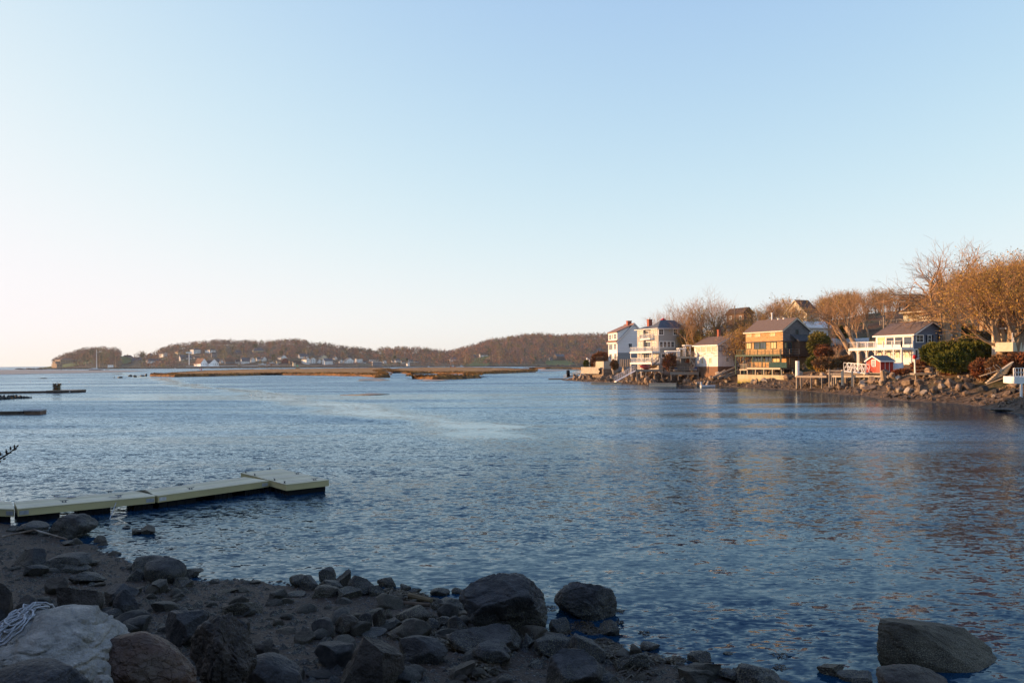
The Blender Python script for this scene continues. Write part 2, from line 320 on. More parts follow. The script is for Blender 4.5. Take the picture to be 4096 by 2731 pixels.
# ------------------------------------------------------------------ marsh islands and sand bars
M['marsh'] = mat('marsh_grass', (.16, .072, .02), (.40, .215, .065), .16, .95, bump=.7, bscale=1.6, stretch=(1, .5, 1), c3=(.29, .145, .042), bdist=.25)
M['mud'] = mat('marsh_bank_mud', (.045, .026, .012), (.26, .12, .028), .5, .9, bump=.6)
M['sand'] = mat('wet_sand', (.21, .19, .17), (.28, .25, .22), .05, .6)
def island(name, label, front, back, z, zb=None, step=2.2, bank=2.0, matl=None, kind='structure', cat='marsh', ditch=True):
    pts = [onz(*p) for p in front]+[onz(*p, min(z, 1.35)) for p in back]
    P = [(p.x, p.y) for p in pts]
    # densify and roughen the outline
    Q = []
    for (a, b) in zip(P, P[1:]+P[:1]):
        n = max(1, int(math.dist(a, b)/step/2))
        for i in range(n):
            t = i/n; x, y = a[0]+(b[0]-a[0])*t, a[1]+(b[1]-a[1])*t
            Q.append((x+1.3*nz(x*.09, y*.09), y+3.5*nz(x*.07+5, y*.07)))
    cx = sum(q[0] for q in Q)/len(Q); cy = sum(q[1] for q in Q)/len(Q)
    import bmesh
    bm = bmesh.new(); n = len(Q); ar = sum(Q[i][0]*Q[(i+1) % n][1]-Q[(i+1) % n][0]*Q[i][1] for i in range(n))
    sg = 1 if ar > 0 else -1; rings = []
    for (ins, zz) in ((0, -.6), (bank*.35, z*.55), (bank*.8, z*.93), (bank*2, z)):
        ring = []
        for i in range(n):
            ax, ay = Q[i-1]; bx, by = Q[(i+1) % n]; tx, ty = bx-ax, by-ay; l = math.hypot(tx, ty) or 1
            w = zz*(1+.24*nz(Q[i][0]*.09, Q[i][1]*.09)) if zz > 0 else zz
            ring.append(bm.verts.new((Q[i][0]-sg*ty/l*ins, Q[i][1]+sg*tx/l*ins, w)))
        rings.append(ring)
    for j in range(3):
        for i in range(n):
            k = (i+1) % n; f = bm.faces.new((rings[j][i], rings[j][k], rings[j+1][k], rings[j+1][i])); f.material_index = 1 if j < 2 else 0; f.smooth = True
    f = bm.faces.new(rings[3]); 
    bmesh.ops.triangulate(bm, faces=[f]); bmesh.ops.recalc_face_normals(bm, faces=bm.faces)
    if matl is None:      # ragged grass along the rim and over the top
        rg = random.Random(len(Q)); R2 = rings[2]; 
        for i in range(n*26):
            k = rg.randrange(n); a_, b_ = rings[2 if rg.random() < .6 else 3][k].co, rings[2 if rg.random() < .5 else 3][(k+1) % n].co; q_ = a_.lerp(b_, rg.random())+Vector((rg.gauss(0, .6), rg.gauss(0, 1.2), 0)); w_ = rg.uniform(.25, .6); h_ = rg.uniform(.2, .55)
            f_ = bm.faces.new([bm.verts.new((q_.x-w_, q_.y, q_.z-.25)), bm.verts.new((q_.x+w_, q_.y+rg.uniform(-.4, .4), q_.z-.25)), bm.verts.new((q_.x+rg.uniform(-.3, .3), q_.y, q_.z+h_))]); f_.material_index = 0 if rg.random() < .8 else 1
    me = bpy.data.meshes.new(name); bm.to_mesh(me); bm.free(); me.materials.append(matl or M['marsh']); me.materials.append(M['mud'] if matl is None else matl)
    o = bpy.data.objects.new(name, me); COL.objects.link(o); tag(o, label, cat, kind=kind); return o
island('salt_marsh', 'long tawny marsh island left of the channel', [(590, 1505), (700, 1508), (853, 1505), (1000, 1502), (1093, 1500), (1300, 1502), (1372, 1504), (1434, 1504), (1505, 1511), (1561, 1510), (1545, 1496), (1520, 1489), (1530, 1485), (1569, 1482)], [(1560, 1473), (1500, 1471), (1300, 1474), (1000, 1478), (850, 1482), (740, 1487), (660, 1493)], 1.35)
island('salt_marsh', 'tawny marsh island right of the channel', [(1569, 1491), (1600, 1492), (1643, 1499), (1700, 1495), (1860, 1496), (1960, 1495), (2060, 1492), (2140, 1489), (2152, 1484)], [(2130, 1477), (2000, 1472), (1850, 1469), (1700, 1470), (1600, 1473), (1540, 1478), (1575, 1484)], 1.3)
island('salt_marsh', 'rounded tawny marsh bank nearest in the middle', [(1655, 1514), (1720, 1519), (1800, 1518), (1870, 1515), (1922, 1512), (1905, 1504)], [(1860, 1499), (1780, 1498), (1700, 1501)], 1.35)
island('salt_marsh', 'thin tawny marsh strip reaching towards the rocky point', [(2120, 1474), (2180, 1476), (2280, 1475), (2340, 1475.5), (2420, 1474)], [(2400, 1469.5), (2200, 1469), (2125, 1470)], 1.2, bank=3)
def bar(name, label, pts, z=.12): return island(name, label, pts, [], z, matl=M['sand'], cat='sandbar', bank=4)
bar('sandbar', 'long pale sand flat below the left point', [(-200, 1500), (0, 1497.5), (100, 1496.5), (250, 1493.5), (400, 1491), (540, 1487), (600, 1484), (520, 1481.5), (300, 1480), (100, 1479.5), (-200, 1480)], .25)
bar('sandbar', 'small grey sandbar in the channel mouth', [(1425, 1519), (1470, 1523), (1520, 1524), (1532, 1514), (1480, 1513.5)], .1)
bar('sandbar', 'grey sand flat under the middle marsh bank', [(1665, 1512), (1680, 1523), (1740, 1525), (1790, 1522), (1840, 1516), (1850, 1511), (1750, 1508)], .12)
bar('sandbar', 'low sand patch awash in the middle of the water', [(1390, 1578), (1430, 1584), (1510, 1582), (1545, 1575), (1470, 1571)], .03)
bar('sandbar', 'sandy shallows beside the thin marsh strip', [(2150, 1486), (2230, 1485), (2300, 1479), (2250, 1477), (2160, 1479)], .1)
# ------------------------------------------------------------------ far hills with their woods
SKY1 = [(130, 1468), (165, 1458), (200, 1450), (230, 1432), (262, 1420), (310, 1404), (345, 1398), (360, 1396), (400, 1390), (440, 1397), (470, 1396), (484, 1410), (492, 1432), (520, 1432), (545, 1414), (570, 1412), (600, 1420), (640, 1398), (700, 1382), (760, 1374), (800, 1371), (850, 1364), (900, 1364), (950, 1368), (1000, 1366), (1040, 1366), (1090, 1366), (1130, 1360), (1200, 1361), (1250, 1376), (1300, 1375), (1350, 1387), (1430, 1394), (1500, 1405), (1520, 1397), (1560, 1393), (1660, 1394), (1700, 1396), (1760, 1404), (1810, 1412), (1860, 1424)]
SKY2 = [(1740, 1420), (1790, 1412), (1850, 1395), (1900, 1380), (1950, 1364), (2020, 1354), (2100, 1342), (2150, 1339), (2250, 1344), (2350, 1340), (2430, 1339), (2600, 1342), (2800, 1350), (3100, 1370), (3500, 1400)]
HD, HB = 1550.0, 2150.0; TH = 13.0
def ztop(tab, px): a, b = off(px, lerp_tab(tab, px)); return EYE+b*HB
def zh(tab, px, D, d0=HD):
    if px < 150: return -2
    h = max(1.5, ztop(tab, px)-TH)
    return -2+3.2*smooth(d0-25, d0+5, D)+h*smooth(d0, HB, D)**.9
M['farhill'] = mat('far_woodland_floor', (.05, .035, .025), (.07, .07, .03), .01)
def hillmesh(name, label, tab, x0, x1, d0):
    pxs = np.arange(x0, x1, 12.); Ds = np.concatenate([[d0-40, d0-20, d0-8, d0+4], np.linspace(d0+20, HB, 20), [HB+80, HB+300, HB+600]])
    P, D = np.meshgrid(pxs, Ds); X = (P-CX)/F*D
    Z = np.vectorize(lambda p, d: zh(tab, p, min(d, HB), d0)-max(0, d-HB)*.03, otypes=[float])(P, D)
    tag(ground_obj('hill', X, D, Z, M['farhill']), label, 'hill')
hillmesh('hill', 'low wooded far hill behind the village', SKY1, 110, 1990, HD)
hillmesh('hill', 'long wooded far hill across the water', SKY2, 1730, 3600, HD-50)
def rayh(px, py, tab=SKY1, d0=HD):
    a, b = off(px, py); D = d0
    while D < HB-10:
        if EYE+b*D <= zh(tab, px, D, d0): break
        D += 4
    return Vector((a*D, D, zh(tab, px, D, d0)))
FT = [mat('far_bare_trees', (.15, .10, .085), (.19, .12, .09), .02), mat('far_ruddy_trees', (.29, .14, .08), (.24, .125, .08), .02), mat('far_olive_trees', (.22, .18, .055), (.19, .15, .05), .02), M['ever'], M['bark']]
def crown_np(rng, c, w, h, n, size):
    """n small ragged cards spread through an ellipsoid crown; returns (3n,3) vertices"""
    u = rng.normal(size=(n, 3)); u /= np.linalg.norm(u, axis=1)[:, None]; r = rng.uniform(.35, 1.05, n)**.6
    lob = 1+.18*np.sin(u[:, 0:1]*5+c[0])*np.cos(u[:, 2:3]*4+c[1])
    p = u*r[:, None]*lob*np.array([w/2, w/2, h/2])+np.array(c)
    t = rng.normal(size=(n, 3, 3))*size*np.array([.7, .7, 1.0]); return (p[:, None, :]+t).reshape(-1, 3)
HS = []
def wood(label, tab, x0, x1, d0, seed, n, evfrac, skip=lambda px, D: False, ncard=70):
    rng = np.random.default_rng(seed); V = []; MI = []
    for i in range(n):
        px = rng.uniform(x0, x1); D = d0+12+(HB+30-d0-12)*rng.uniform(0, 1)**.8
        if i % 5 == 0: D = HB-rng.uniform(0, 60)
        if skip(px, D) or any(a-9 < px < b+9 and dh-110 < D < dh+9 for a, b, dh in HS): continue
        X = (px-CX)/F*D; z = zh(tab, px, min(D, HB), d0); w = rng.uniform(9, 19); h = rng.uniform(8, 19)
        k = 3 if rng.uniform() < evfrac else rng.choice([0, 0, 0, 1, 1, 2])
        if ztop(tab, px) < 20: h *= .75; w *= .8
        zc = z+h*.55
        if k == 3: w *= .75
        V.append(crown_np(rng, (X, D, zc), w, h, ncard, 1.0)); MI += [int(k)]*ncard
        tr = np.array([[X-.35, D-5, z-1], [X+.35, D-5, z-1], [X, D-5, z+h*.6]]); V.append(tr); MI.append(4)
    V = np.concatenate(V); me = bpy.data.meshes.new('wood'); me.from_pydata(V.tolist(), [], np.arange(len(V)).reshape(-1, 3).tolist())
    for m in FT: me.materials.append(m)
    me.polygons.foreach_set('material_index', MI); me.update(); o = bpy.data.objects.new('wood', me); COL.objects.link(o); tag(o, label, 'wood', kind='stuff')
# ------------------------------------------------------------------ near houses
class House:
    def __init__(h, name, label, cat, z, C, xL, xR, D, theta, yb, ye, group=None):
        h.z = z; p = at(*z(C, ye), D); h.C = Vector((p.x, p.y, 0)); th = R(theta)
        h.u = Vector((-math.sin(th), math.cos(th), 0)); h.v = Vector((math.cos(th), math.sin(th), 0))
        h.L = h.sA(*z(xL, ye)); h.W = h.sB(*z(xR, ye)); h.zb = at(*z(C, yb), D).z; h.ze = p.z
        h.root = empty(name, (p.x, p.y, h.zb), label, cat, group)
    def solve(h, px, py, d, o=Vector((0, 0, 0))):
        t = off(px, py)[0]; C = h.C+o; return (t*C.y-C.x)/(d.x-t*d.y)
    def sA(h, px, py, o=0): return h.solve(px, py, h.u, -h.v*o)
    def sB(h, px, py, o=0): return h.solve(px, py, h.v, -h.u*o)
    def P(h, a, b, z): p = h.C+h.u*a+h.v*b; return Vector((p.x, p.y, z))
    def pt(h, w, s, o, z): return h.P(s, -o, z) if w == 'A' else h.P(-o, s, z)
    def zz(h, w, zx, zy, o=0):
        px, py = h.z(zx, zy); s = h.sA(px, py, o) if w == 'A' else h.sB(px, py, o)
        p = h.pt(w, s, o, 0); return s, EYE+off(px, py)[1]*p.y
    def rect(h, w, r, o=0):
        x0, y0, x1, y1 = r; ym = (y0+y1)/2; xm = (x0+x1)/2
        a, b = h.zz(w, x0, ym, o)[0], h.zz(w, x1, ym, o)[0]; return min(a, b), max(a, b), h.zz(w, xm, y1, o)[1], h.zz(w, xm, y0, o)[1]
    def wb(h, mb, w, s0, s1, z0, z1, o0, o1, mi=0):
        q = [h.pt(w, s, o, 0) for s, o in ((s0, o0), (s1, o0), (s1, o1), (s0, o1))]
        if w == 'A': q = q[::-1]
        mb.hexa([(p.x, p.y, z0) for p in q]+[(p.x, p.y, z1) for p in q], mi)
    def lb(h, mb, a0, a1, b0, b1, z0, z1, mi=0):
        q = [h.P(a, b, 0) for a, b in ((a0, b0), (a0, b1), (a1, b1), (a1, b0))]
        mb.hexa([(p.x, p.y, z0) for p in q]+[(p.x, p.y, z1) for p in q], mi)
    def win(h, w, r, nx=1, ny=2, fm=None, pm=None, fr=.13, o=0, name='window', mul=.05, label=None, par=None):
        s0, s1, z0, z1 = h.rect(w, r, o); m = MB()
        for q in ((s0-fr, s0, z0-fr, z1+fr), (s1, s1+fr, z0-fr, z1+fr), (s0, s1, z1, z1+fr), (s0, s1, z0-fr, z0)): h.wb(m, w, *q, o-.05, o+.09)
        for i in range(1, nx): s = s0+(s1-s0)*i/nx; h.wb(m, w, s-mul/2, s+mul/2, z0, z1, o+.03, o+.07)
        for i in range(1, ny): z = z0+(z1-z0)*i/ny; h.wb(m, w, s0, s1, z-mul/2, z+mul/2, o+.03, o+.068)
        f = m.build(name, fm or M['white'], par or h.root); m = MB(); h.wb(m, w, s0, s1, z0, z1, o-.04, o+.022); m.build('pane', pm or M['glass'], f)
        if label: f['label'] = label
        return f
    def body(h, mats, ridge='u', zr=None, z0=None, name='wall', a0=0, a1=None, b0=0, b1=None, ze=None, mi=0):
        a1 = h.L if a1 is None else a1; b1 = h.W if b1 is None else b1; z0 = h.zb-2 if z0 is None else z0; ze = h.ze if ze is None else ze; m = MB()
        if zr is None: h.lb(m, a0, a1, b0, b1, z0, ze)
        else:
            q = [h.P(a, b, 0) for a, b in ((a0, b0), (a0, b1), (a1, b1), (a1, b0))]
            vs = [(p.x, p.y, z0) for p in q]+[(p.x, p.y, ze) for p in q]
            if ridge == 'u': bm_ = (b0+b1)/2; vs += [tuple(h.P(a0, bm_, zr)), tuple(h.P(a1, bm_, zr))]; fs = [(0, 1, 5, 8, 4), (2, 3, 7, 9, 6), (1, 2, 6, 5), (3, 0, 4, 7), (4, 8, 9, 7), (5, 6, 9, 8), (3, 2, 1, 0)]
            else: am = (a0+a1)/2; vs += [tuple(h.P(am, b0, zr)), tuple(h.P(am, b1, zr))]; fs = [(3, 0, 4, 8, 7), (1, 2, 6, 9, 5), (0, 1, 5, 4), (2, 3, 7, 6), (4, 5, 9, 8), (6, 7, 8, 9), (3, 2, 1, 0)]
            m.add(vs, fs)
        return m.build(name, mats, h.root)
    def gable(h, mr, zr, ridge='u', ov=.4, th=.18, a0=0, a1=None, b0=0, b1=None, ze=None, fm=None):
        a1 = h.L if a1 is None else a1; b1 = h.W if b1 is None else b1; ze = h.ze if ze is None else ze; m = MB(); t = MB()
        half = ((b1-b0) if ridge == 'u' else (a1-a0))/2; sl = (zr-ze)/half
        def pp(l, c, z): return h.P(l, c, z) if ridge == 'u' else h.P(c, l, z)
        l0, l1, c0, c1 = (a0, a1, b0, b1) if ridge == 'u' else (b0, b1, a0, a1); cm = (c0+c1)/2; l0 -= ov; l1 += ov
        for cs, sg in ((c0-ov, -1), (c1+ov, 1)):
            zc = ze-sl*ov+.06; zt = zr+.06
            q = [pp(l0, cs, zc), pp(l1, cs, zc), pp(l1, cm, zt), pp(l0, cm, zt)]
            m.hexa([p-Vector((0, 0, .0)) for p in q]+[p+Vector((0, 0, th)) for p in q])
            t.beam(pp(l0-.03, cs, zc-.06), pp(l0-.03, cm, zt-.06), .07, .22); t.beam(pp(l1+.03, cs, zc-.06), pp(l1+.03, cm, zt-.06), .07, .22)
            t.beam(pp(l0, cs+sg*.03, zc-.02), pp(l1, cs+sg*.03, zc-.02), .09, .24)
        r = m.build('roof', mr, h.root); t.build('trim', fm or M['white'], r); return r
    def hip(h, mr, zr, ov=.55, a0=0, a1=None, b0=0, b1=None, ze=None, inset=None):
        a1 = h.L if a1 is None else a1; b1 = h.W if b1 is None else b1; ze = h.ze if ze is None else ze; m = MB()
        A0, A1, B0, B1 = a0-ov, a1+ov, b0-ov, b1+ov; i = min(A1-A0, B1-B0)/2*.96
        if A1-A0 > B1-B0: r0, r1 = (A0+i, (B0+B1)/2), (A1-i, (B0+B1)/2)
        else: r0, r1 = ((A0+A1)/2, B0+i), ((A0+A1)/2, B1-i)
        q = [(A0, B0), (A0, B1), (A1, B1), (A1, B0)]; vs = [tuple(h.P(a, b, ze-.02)) for a, b in q]+[tuple(h.P(a, b, ze+.16)) for a, b in q]+[tuple(h.P(*r0, zr)), tuple(h.P(*r1, zr))]
        fs = [(3, 2, 1, 0), (0, 1, 5, 4), (1, 2, 6, 5), (2, 3, 7, 6), (3, 0, 4, 7)]
        if A1-A0 > B1-B0: fs += [(4, 5, 8), (5, 6, 9, 8), (6, 7, 9), (7, 4, 8, 9)]
        else: fs += [(4, 5, 9, 8), (5, 6, 9), (6, 7, 8, 9), (7, 4, 8)]
        m.add(vs, fs); r = m.build('roof', mr, h.root)
        t = MB()
        for (p, q2) in zip(q, q[1:]+q[:1]): t.beam(h.P(*p, ze+.02), h.P(*q2, ze+.02), .06, .17)
        t.build('fascia', M['white'], r); return r
    def stack(h, a, b, z0, z1, w=.8, cap=None, par=None, m_=None):
        m = MB(); h.lb(m, a-w/2, a+w/2, b-w/2, b+w/2, z0, z1-.15); h.lb(m, a-w/2-.08, a+w/2+.08, b-w/2-.08, b+w/2+.08, z1-.15, z1)
        c = m.build('chimney', m_ or M['brick'], par or h.root)
        if cap: m = MB(); m.tube([h.P(a, b, z1), h.P(a, b, z1+.35)], .16, 8); m.tube([h.P(a, b, z1+.33), h.P(a, b, z1+.42)], .32, 8); m.build('chimney_cap', M['metal'], c)
        return c
    def rail(h, path, z, ht=1.0, sp=1.6, pw=.1, fill='bal', mats=None, name='railing', par=None, bs=.28, fillm=None):
        m = MB(); g = MB()
        for (p, q) in zip(path, path[1:]):
            a, b = h.P(*p, z), h.P(*q, z); L = (b-a).length; n = max(1, round(L/sp)); U = Vector((0, 0, 1))
            for i in range(n+1): c = a+(b-a)*(i/n); m.beam(c, c+U*ht, pw)
            m.beam(a+U*(ht+.02), b+U*(ht+.02), pw*1.3, .06); m.beam(a+U*.12, b+U*.12, .05, .05)
            if fill == 'bal':
                k = max(1, int(L/bs))
                for i in range(k): c = a+(b-a)*((i+.5)/k); m.beam(c+U*.12, c+U*ht, .05)
            elif fill == 'cable':
                for j in range(1, 6): m.beam(a+U*ht*j/6, b+U*ht*j/6, .02)
            elif fill == 'panel': g.beam(a+U*ht*.5, b+U*ht*.5, .025, ht*.85)
            elif fill == 'mid': m.beam(a+U*ht*.55, b+U*ht*.55, .05, .07)
        r = m.build(name, mats or M['white'], par or h.root)
        if g.v: g.build('panel', fillm or M['glass'], r)
        return r
    def deck(h, a0, a1, b0, b1, z, th=.25, mats=None, name='deck', legs=None, lz=None, lw=.16):
        m = MB(); h.lb(m, a0, a1, b0, b1, z-th, z); d = m.build(name, mats or M['white'], h.root)
        for (a, b) in legs or []:
            m = MB(); h.lb(m, a-lw/2, a+lw/2, b-lw/2, b+lw/2, lz if lz is not None else h.zb-2, z-th+.004); m.build('post', mats or M['white'], d)
        return d
M['shingle'] = mat('golden_shingle', (.42, .26, .12), (.27, .155, .07), 1.6, bump=.7, stretch=(1.2, 1.2, 4), bscale=5, c3=(.47, .30, .145), bdist=.08)
M['greyshingle'] = mat('silver_shingle', (.22, .22, .22), (.10, .10, .11), 2.0, bump=.7, stretch=(.6, .6, 7), bscale=5, bdist=.08)
M['browngable'] = mat('brown_shingle', (.17, .105, .07), (.10, .06, .04), 1.8, bump=.6, stretch=(1.2, 1.2, 5), bdist=.08)
def clap(name, c1, c2): return mat(name, c1, c2, .8, bump=.25, stretch=(.3, .3, 9), bscale=3, bdist=.05)
M['greyclap'] = clap('grey_shingle_siding', (.33, .32, .30), (.38, .37, .35)); M['blueclap'] = clap('blue_grey_siding', (.115, .14, .20), (.15, .175, .235))
M['whiteclap'] = clap('white_siding', (.70, .71, .71), (.78, .79, .79)); M['slate'] = mat('slate_blue_roof', (.07, .085, .11), (.10, .12, .15), 2, bump=.3)
M['roofbrown'] = mat('brown_asphalt_shingle', (.115, .085, .075), (.16, .125, .11), 3, bump=.4, stretch=(1, 1, 3)); M['roofred'] = mat('reddish_shingle_roof', (.20, .12, .10), (.26, .16, .13), 3, bump=.3)
M['peel'] = mat('peeling_white_boards', (.76, .72, .68), (.30, .24, .19), 1.1, bump=.4, stretch=(.5, .5, 6), contrast=(.48, .62))
M['panel'] = mat('pale_faded_boards', (.76, .71, .67), (.66, .61, .57), 1.4, bump=.2, stretch=(2, 2, .4))
M['stone'] = mat('field_stone', (.25, .20, .15), (.12, .09, .07), 2.2, bump=.9, bdist=.15)

# --- white saltbox on the point
h = House('white_house', 'tall white saltbox house with brick chimney at the tip of the rocky point', 'house', Z1, 1055, 915, 1585, 236, 13, 962, 652)
zr_ = h.zz('B', 1320, 370)[1]; ztop_ = h.zz('A', 1048, 508)[1]
h.body(M['whiteclap'], 'u', zr_)
rf = h.gable(M['roofred'], zr_, ov=.35)
m = MB(); bt = h.W*.36; zt = h.ze+(zr_-h.ze)*bt/(h.W/2)+.75
q = [h.P(a, b, 0) for a, b in ((.05, .0), (.05, bt), (h.L-.05, bt), (h.L-.05, .0))]
m.hexa([(p.x, p.y, h.ze-.3) for p in q]+[(q[0].x, q[0].y, ztop_), (q[1].x, q[1].y, zt), (q[2].x, q[2].y, zt), (q[3].x, q[3].y, ztop_)])
dm = m.build('dormer', M['whiteclap'], h.root); m = MB()
q = [h.P(a, b, z) for a, b, z in ((-.25, -.35, ztop_-.02), (-.25, bt+.5, zt+.12), (h.L+.25, bt+.5, zt+.12), (h.L+.25, -.35, ztop_-.02))]; m.hexa([p+Vector((0, 0, .04)) for p in q]+[p+Vector((0, 0, .24)) for p in q]); m.build('dormer_roof', M['roofred'], dm)
m = MB(); q = [h.P(a, b, z) for a, b, z in ((-.1, -.5, h.ze), (-.1, .2, h.ze+.5), (h.L+.1, .2, h.ze+.5), (h.L+.1, -.5, h.ze))]; m.hexa([p for p in q]+[p+Vector((0, 0, .14)) for p in q]); m.build('eave', M['roofred'], rf)
h.stack(h.L*.45, h.W/2-.3, zr_-1, h.zz('B', 1265, 315)[1], 1.25, par=rf)
for r in ((932, 547, 962, 618), (1008, 535, 1040, 608), (930, 697, 980, 775), (1008, 688, 1038, 770)): h.win('A', r, 2, 3, M['white'])
h.win('A', (980, 542, 990, 606), 1, 1)
for r in ((938, 845, 970, 920), (1013, 842, 1044, 920)): h.win('A', r, 2, 4)
h.win('B', (1234, 682, 1282, 738), 2, 1); h.win('B', (1146, 824, 1190, 838), 1, 1)
m = MB(); s0, s1, z0, z1 = h.rect('A', (760, 965, 1052, 1046), 3.2)
zd = h.zb+.05
h.deck(-.3, h.L+1.5, -4.4, .0, zd, 2.2, M['concrete'], 'terrace'); h.rail([(-.3, -.1), (-.3, -4.3), (h.L+1.4, -4.3)], zd, 1.35, 1.3, .08, 'bal', M['darkwood'])
m = MB(); h.lb(m, -.55, h.L+1.7, -4.6, -.1, zd-5.2, zd-2.21); m.build('foundation', M['stone'], h.root)
m = MB(); h.wb(m, 'B', .02, h.W*.7, h.zb-3, h.zz('B', 1200, 823)[1], 0, .12); m.build('basement_wall', clap('grey_basement_siding', (.24, .26, .27), (.30, .32, .33)), h.root)
# --- big grey hip roofed house
h = House('grey_house', 'large grey shingled house with blue hip roof, cupola and white balconies', 'house', Z1, 1700, 1365, 2105, 206, 20, 985, 447)
Lm = h.sA(*Z1(1585, 700)); zl = h.zz('A', 1400, 470)[1]
sg = mat('sunlit_side_siding', (.40, .37, .32), (.46, .43, .37), .8, bump=.25, stretch=(.3, .3, 9))
h.body([M['greyclap']], a1=Lm, name='main_block'); h.body([M['greyclap']], a0=Lm+.004, a1=h.L, b0=.6, b1=h.W*.7, ze=zl, name='left_block')
Lr = h.sA(*Z1(1465, 500)); h.body([M['greyclap']], a0=Lr, a1=h.L, b0=.0, b1=.595, ze=zl-.01, name='bay')
rf = h.hip(M['slate'], h.zz('B', 1880, 340)[1]+.5, a1=Lm); zt = h.zz('A', 1500, 405)[1]
rf2 = h.hip(M['slate'], zt+.3, a0=Lm+.7, a1=h.L, b1=h.W*.7, ze=zl)
h.stack(h.L-2.6, 2.4, zt-1.2, zt+1.9, 1.05, cap=True, par=rf2)
zc = h.zz('B', 1840, 360)[1]+.2; m = MB(); h.lb(m, 2.55, 3.55, 2.75, 3.75, zc-.6, zc+.75)
cu = m.build('cupola', mat('copper_red', (.22, .07, .05), (.26, .09, .07), 3), rf); m = MB(); a, b = 3.05, 3.25
q = [h.P(*x, zc+.75) for x in ((2.4, 2.6), (2.4, 3.9), (3.7, 3.9), (3.7, 2.6))]; ap = h.P(a, b, zc+1.35); m.add([*q, ap], [(0, 1, 4), (1, 2, 4), (2, 3, 4), (3, 0, 4), (3, 2, 1, 0)]); m.tube([ap, ap+Vector((0, 0, .5))], .05, 5); m.build('cupola_roof', M['red'], cu)
for r in ((1709, 462, 1774, 540), (1938, 460, 1994, 543)): h.win('B', r, 2, 2, fr=.2)
h.win('B', (2105, 460, 2145, 520), 1, 2, fr=.15)
for r in ((1722, 655, 1765, 738), (1781, 655, 1824, 738), (1840, 655, 1883, 738), (1899, 655, 1943, 738)): h.win('B', r, 1, 2, fr=.2, pm=M['glass'])
for r in ((1752, 842, 1806, 900), (1866, 842, 1920, 900)): h.win('B', r, 1, 1, fr=.15)
for r in ((1590, 476, 1610, 545), (1624, 472, 1645, 545), (1660, 468, 1680, 542), (1608, 662, 1630, 740), (1648, 660, 1670, 740), (1632, 850, 1656, 920), (1378, 492, 1396, 565), (1410, 490, 1430, 545), (1440, 488, 1460, 540), (1394, 672, 1416, 740), (1430, 672, 1452, 740), (1414, 852, 1436, 915)): h.win('A', r, 1, 2, fr=.12, pm=M['warmglass'])
h.win('A', (1488, 484, 1548, 532), 3, 2, o=-.6); 
for r in ((1480, 660, 1580, 735), (1510, 832, 1560, 950)): h.win('A', r, 4 if r[0] == 1480 else 2, 1, o=-.6, name='glass_door', fr=.15)
for (x0, x1, yd, yr, o) in ((1250, 1598, 812, 738, 2.4), (1255, 1590, 985, 908, 2.6)):
    z = h.zz('A', 1500, yd, o)[1]; a0 = h.sA(*Z1(x1, yd), o); a1 = h.sA(*Z1(x0, yd), o); legs = [(a0+.2, -o+.2), ((a0+a1)/2, -o+.2), (a1-.2, -o+.2)]
    h.deck(a0, a1, -o, -.01, z+.1, .38, None, 'balcony', legs if yd < 900 else legs, (z-3.6))
    h.rail([(a0+.1, -.1), (a0+.1, -o+.1), (a1-.1, -o+.1), (a1-.1, -.1)], z+.1, 1.15, 1.5, .12, 'bal')
z = h.zz('A', 1480, 605, 1)[1]; a0 = h.sA(*Z1(1570, 600), 1.0); a1 = h.sA(*Z1(1412, 600), 1.0); h.deck(a0, a1, -1.1, -.01, z, .3, None, 'balcony'); h.rail([(a0+.1, -.1), (a0+.1, -1.0), (a1-.1, -1.0), (a1-.1, -.1)], z, 1.1, 1.2, .1)
# --- peeling white boathouse
h = House('boathouse', 'shabby two storey white boathouse with peeling boards and brown roof', 'boathouse', Z2, 596, 268, 985, 190, 21, 1185, 795)
zr_ = h.zz('B', 792, 682)[1]; h.body(M['peel'], 'u', zr_, name='wall'); rf = h.gable(M['roofbrown'], zr_, ov=.35)
zm = h.zz('A', 590, 960)[1]; z2 = h.zz('A', 590, 1100)[1]
m = MB(); h.lb(m, -.12, h.L+.02, -.1, h.W*.99, z2, zm); m.build('lower_wall', M['panel'], h.root)
m = MB(); h.lb(m, -.18, h.L+.05, -.16, h.W*.97, h.zb-2.5, z2-.002); m.build('foundation', mat('brick_foundation', (.22, .13, .08), (.14, .08, .05), 5, bump=.6), h.root)
h.stack(h.L*.55, h.W*.5+.2, zr_-1, zr_+1.9, .65, par=rf)
for r in ((300, 832, 358, 900), (370, 830, 428, 900), (447, 826, 508, 898), (519, 824, 580, 894)): h.win('A', r, 2, 1, fr=.1, pm=M['warmglass'])
for r in ((369, 986, 400, 1058), (480, 980, 510, 1055)): h.win('A', r, 1, 1, o=.1, fr=.1, pm=M['warmglass'])
h.win('B', (613, 812, 684, 886), 2, 1, fm=M['darkwood'], pm=mat('white_blind', (.5, .5, .5)), fr=.08); h.win('B', (745, 816, 788, 880), 3, 3, fm=M['greywood'], fr=.1); h.win('B', (713, 980, 745, 1028), 2, 2, o=.12, fr=.12)
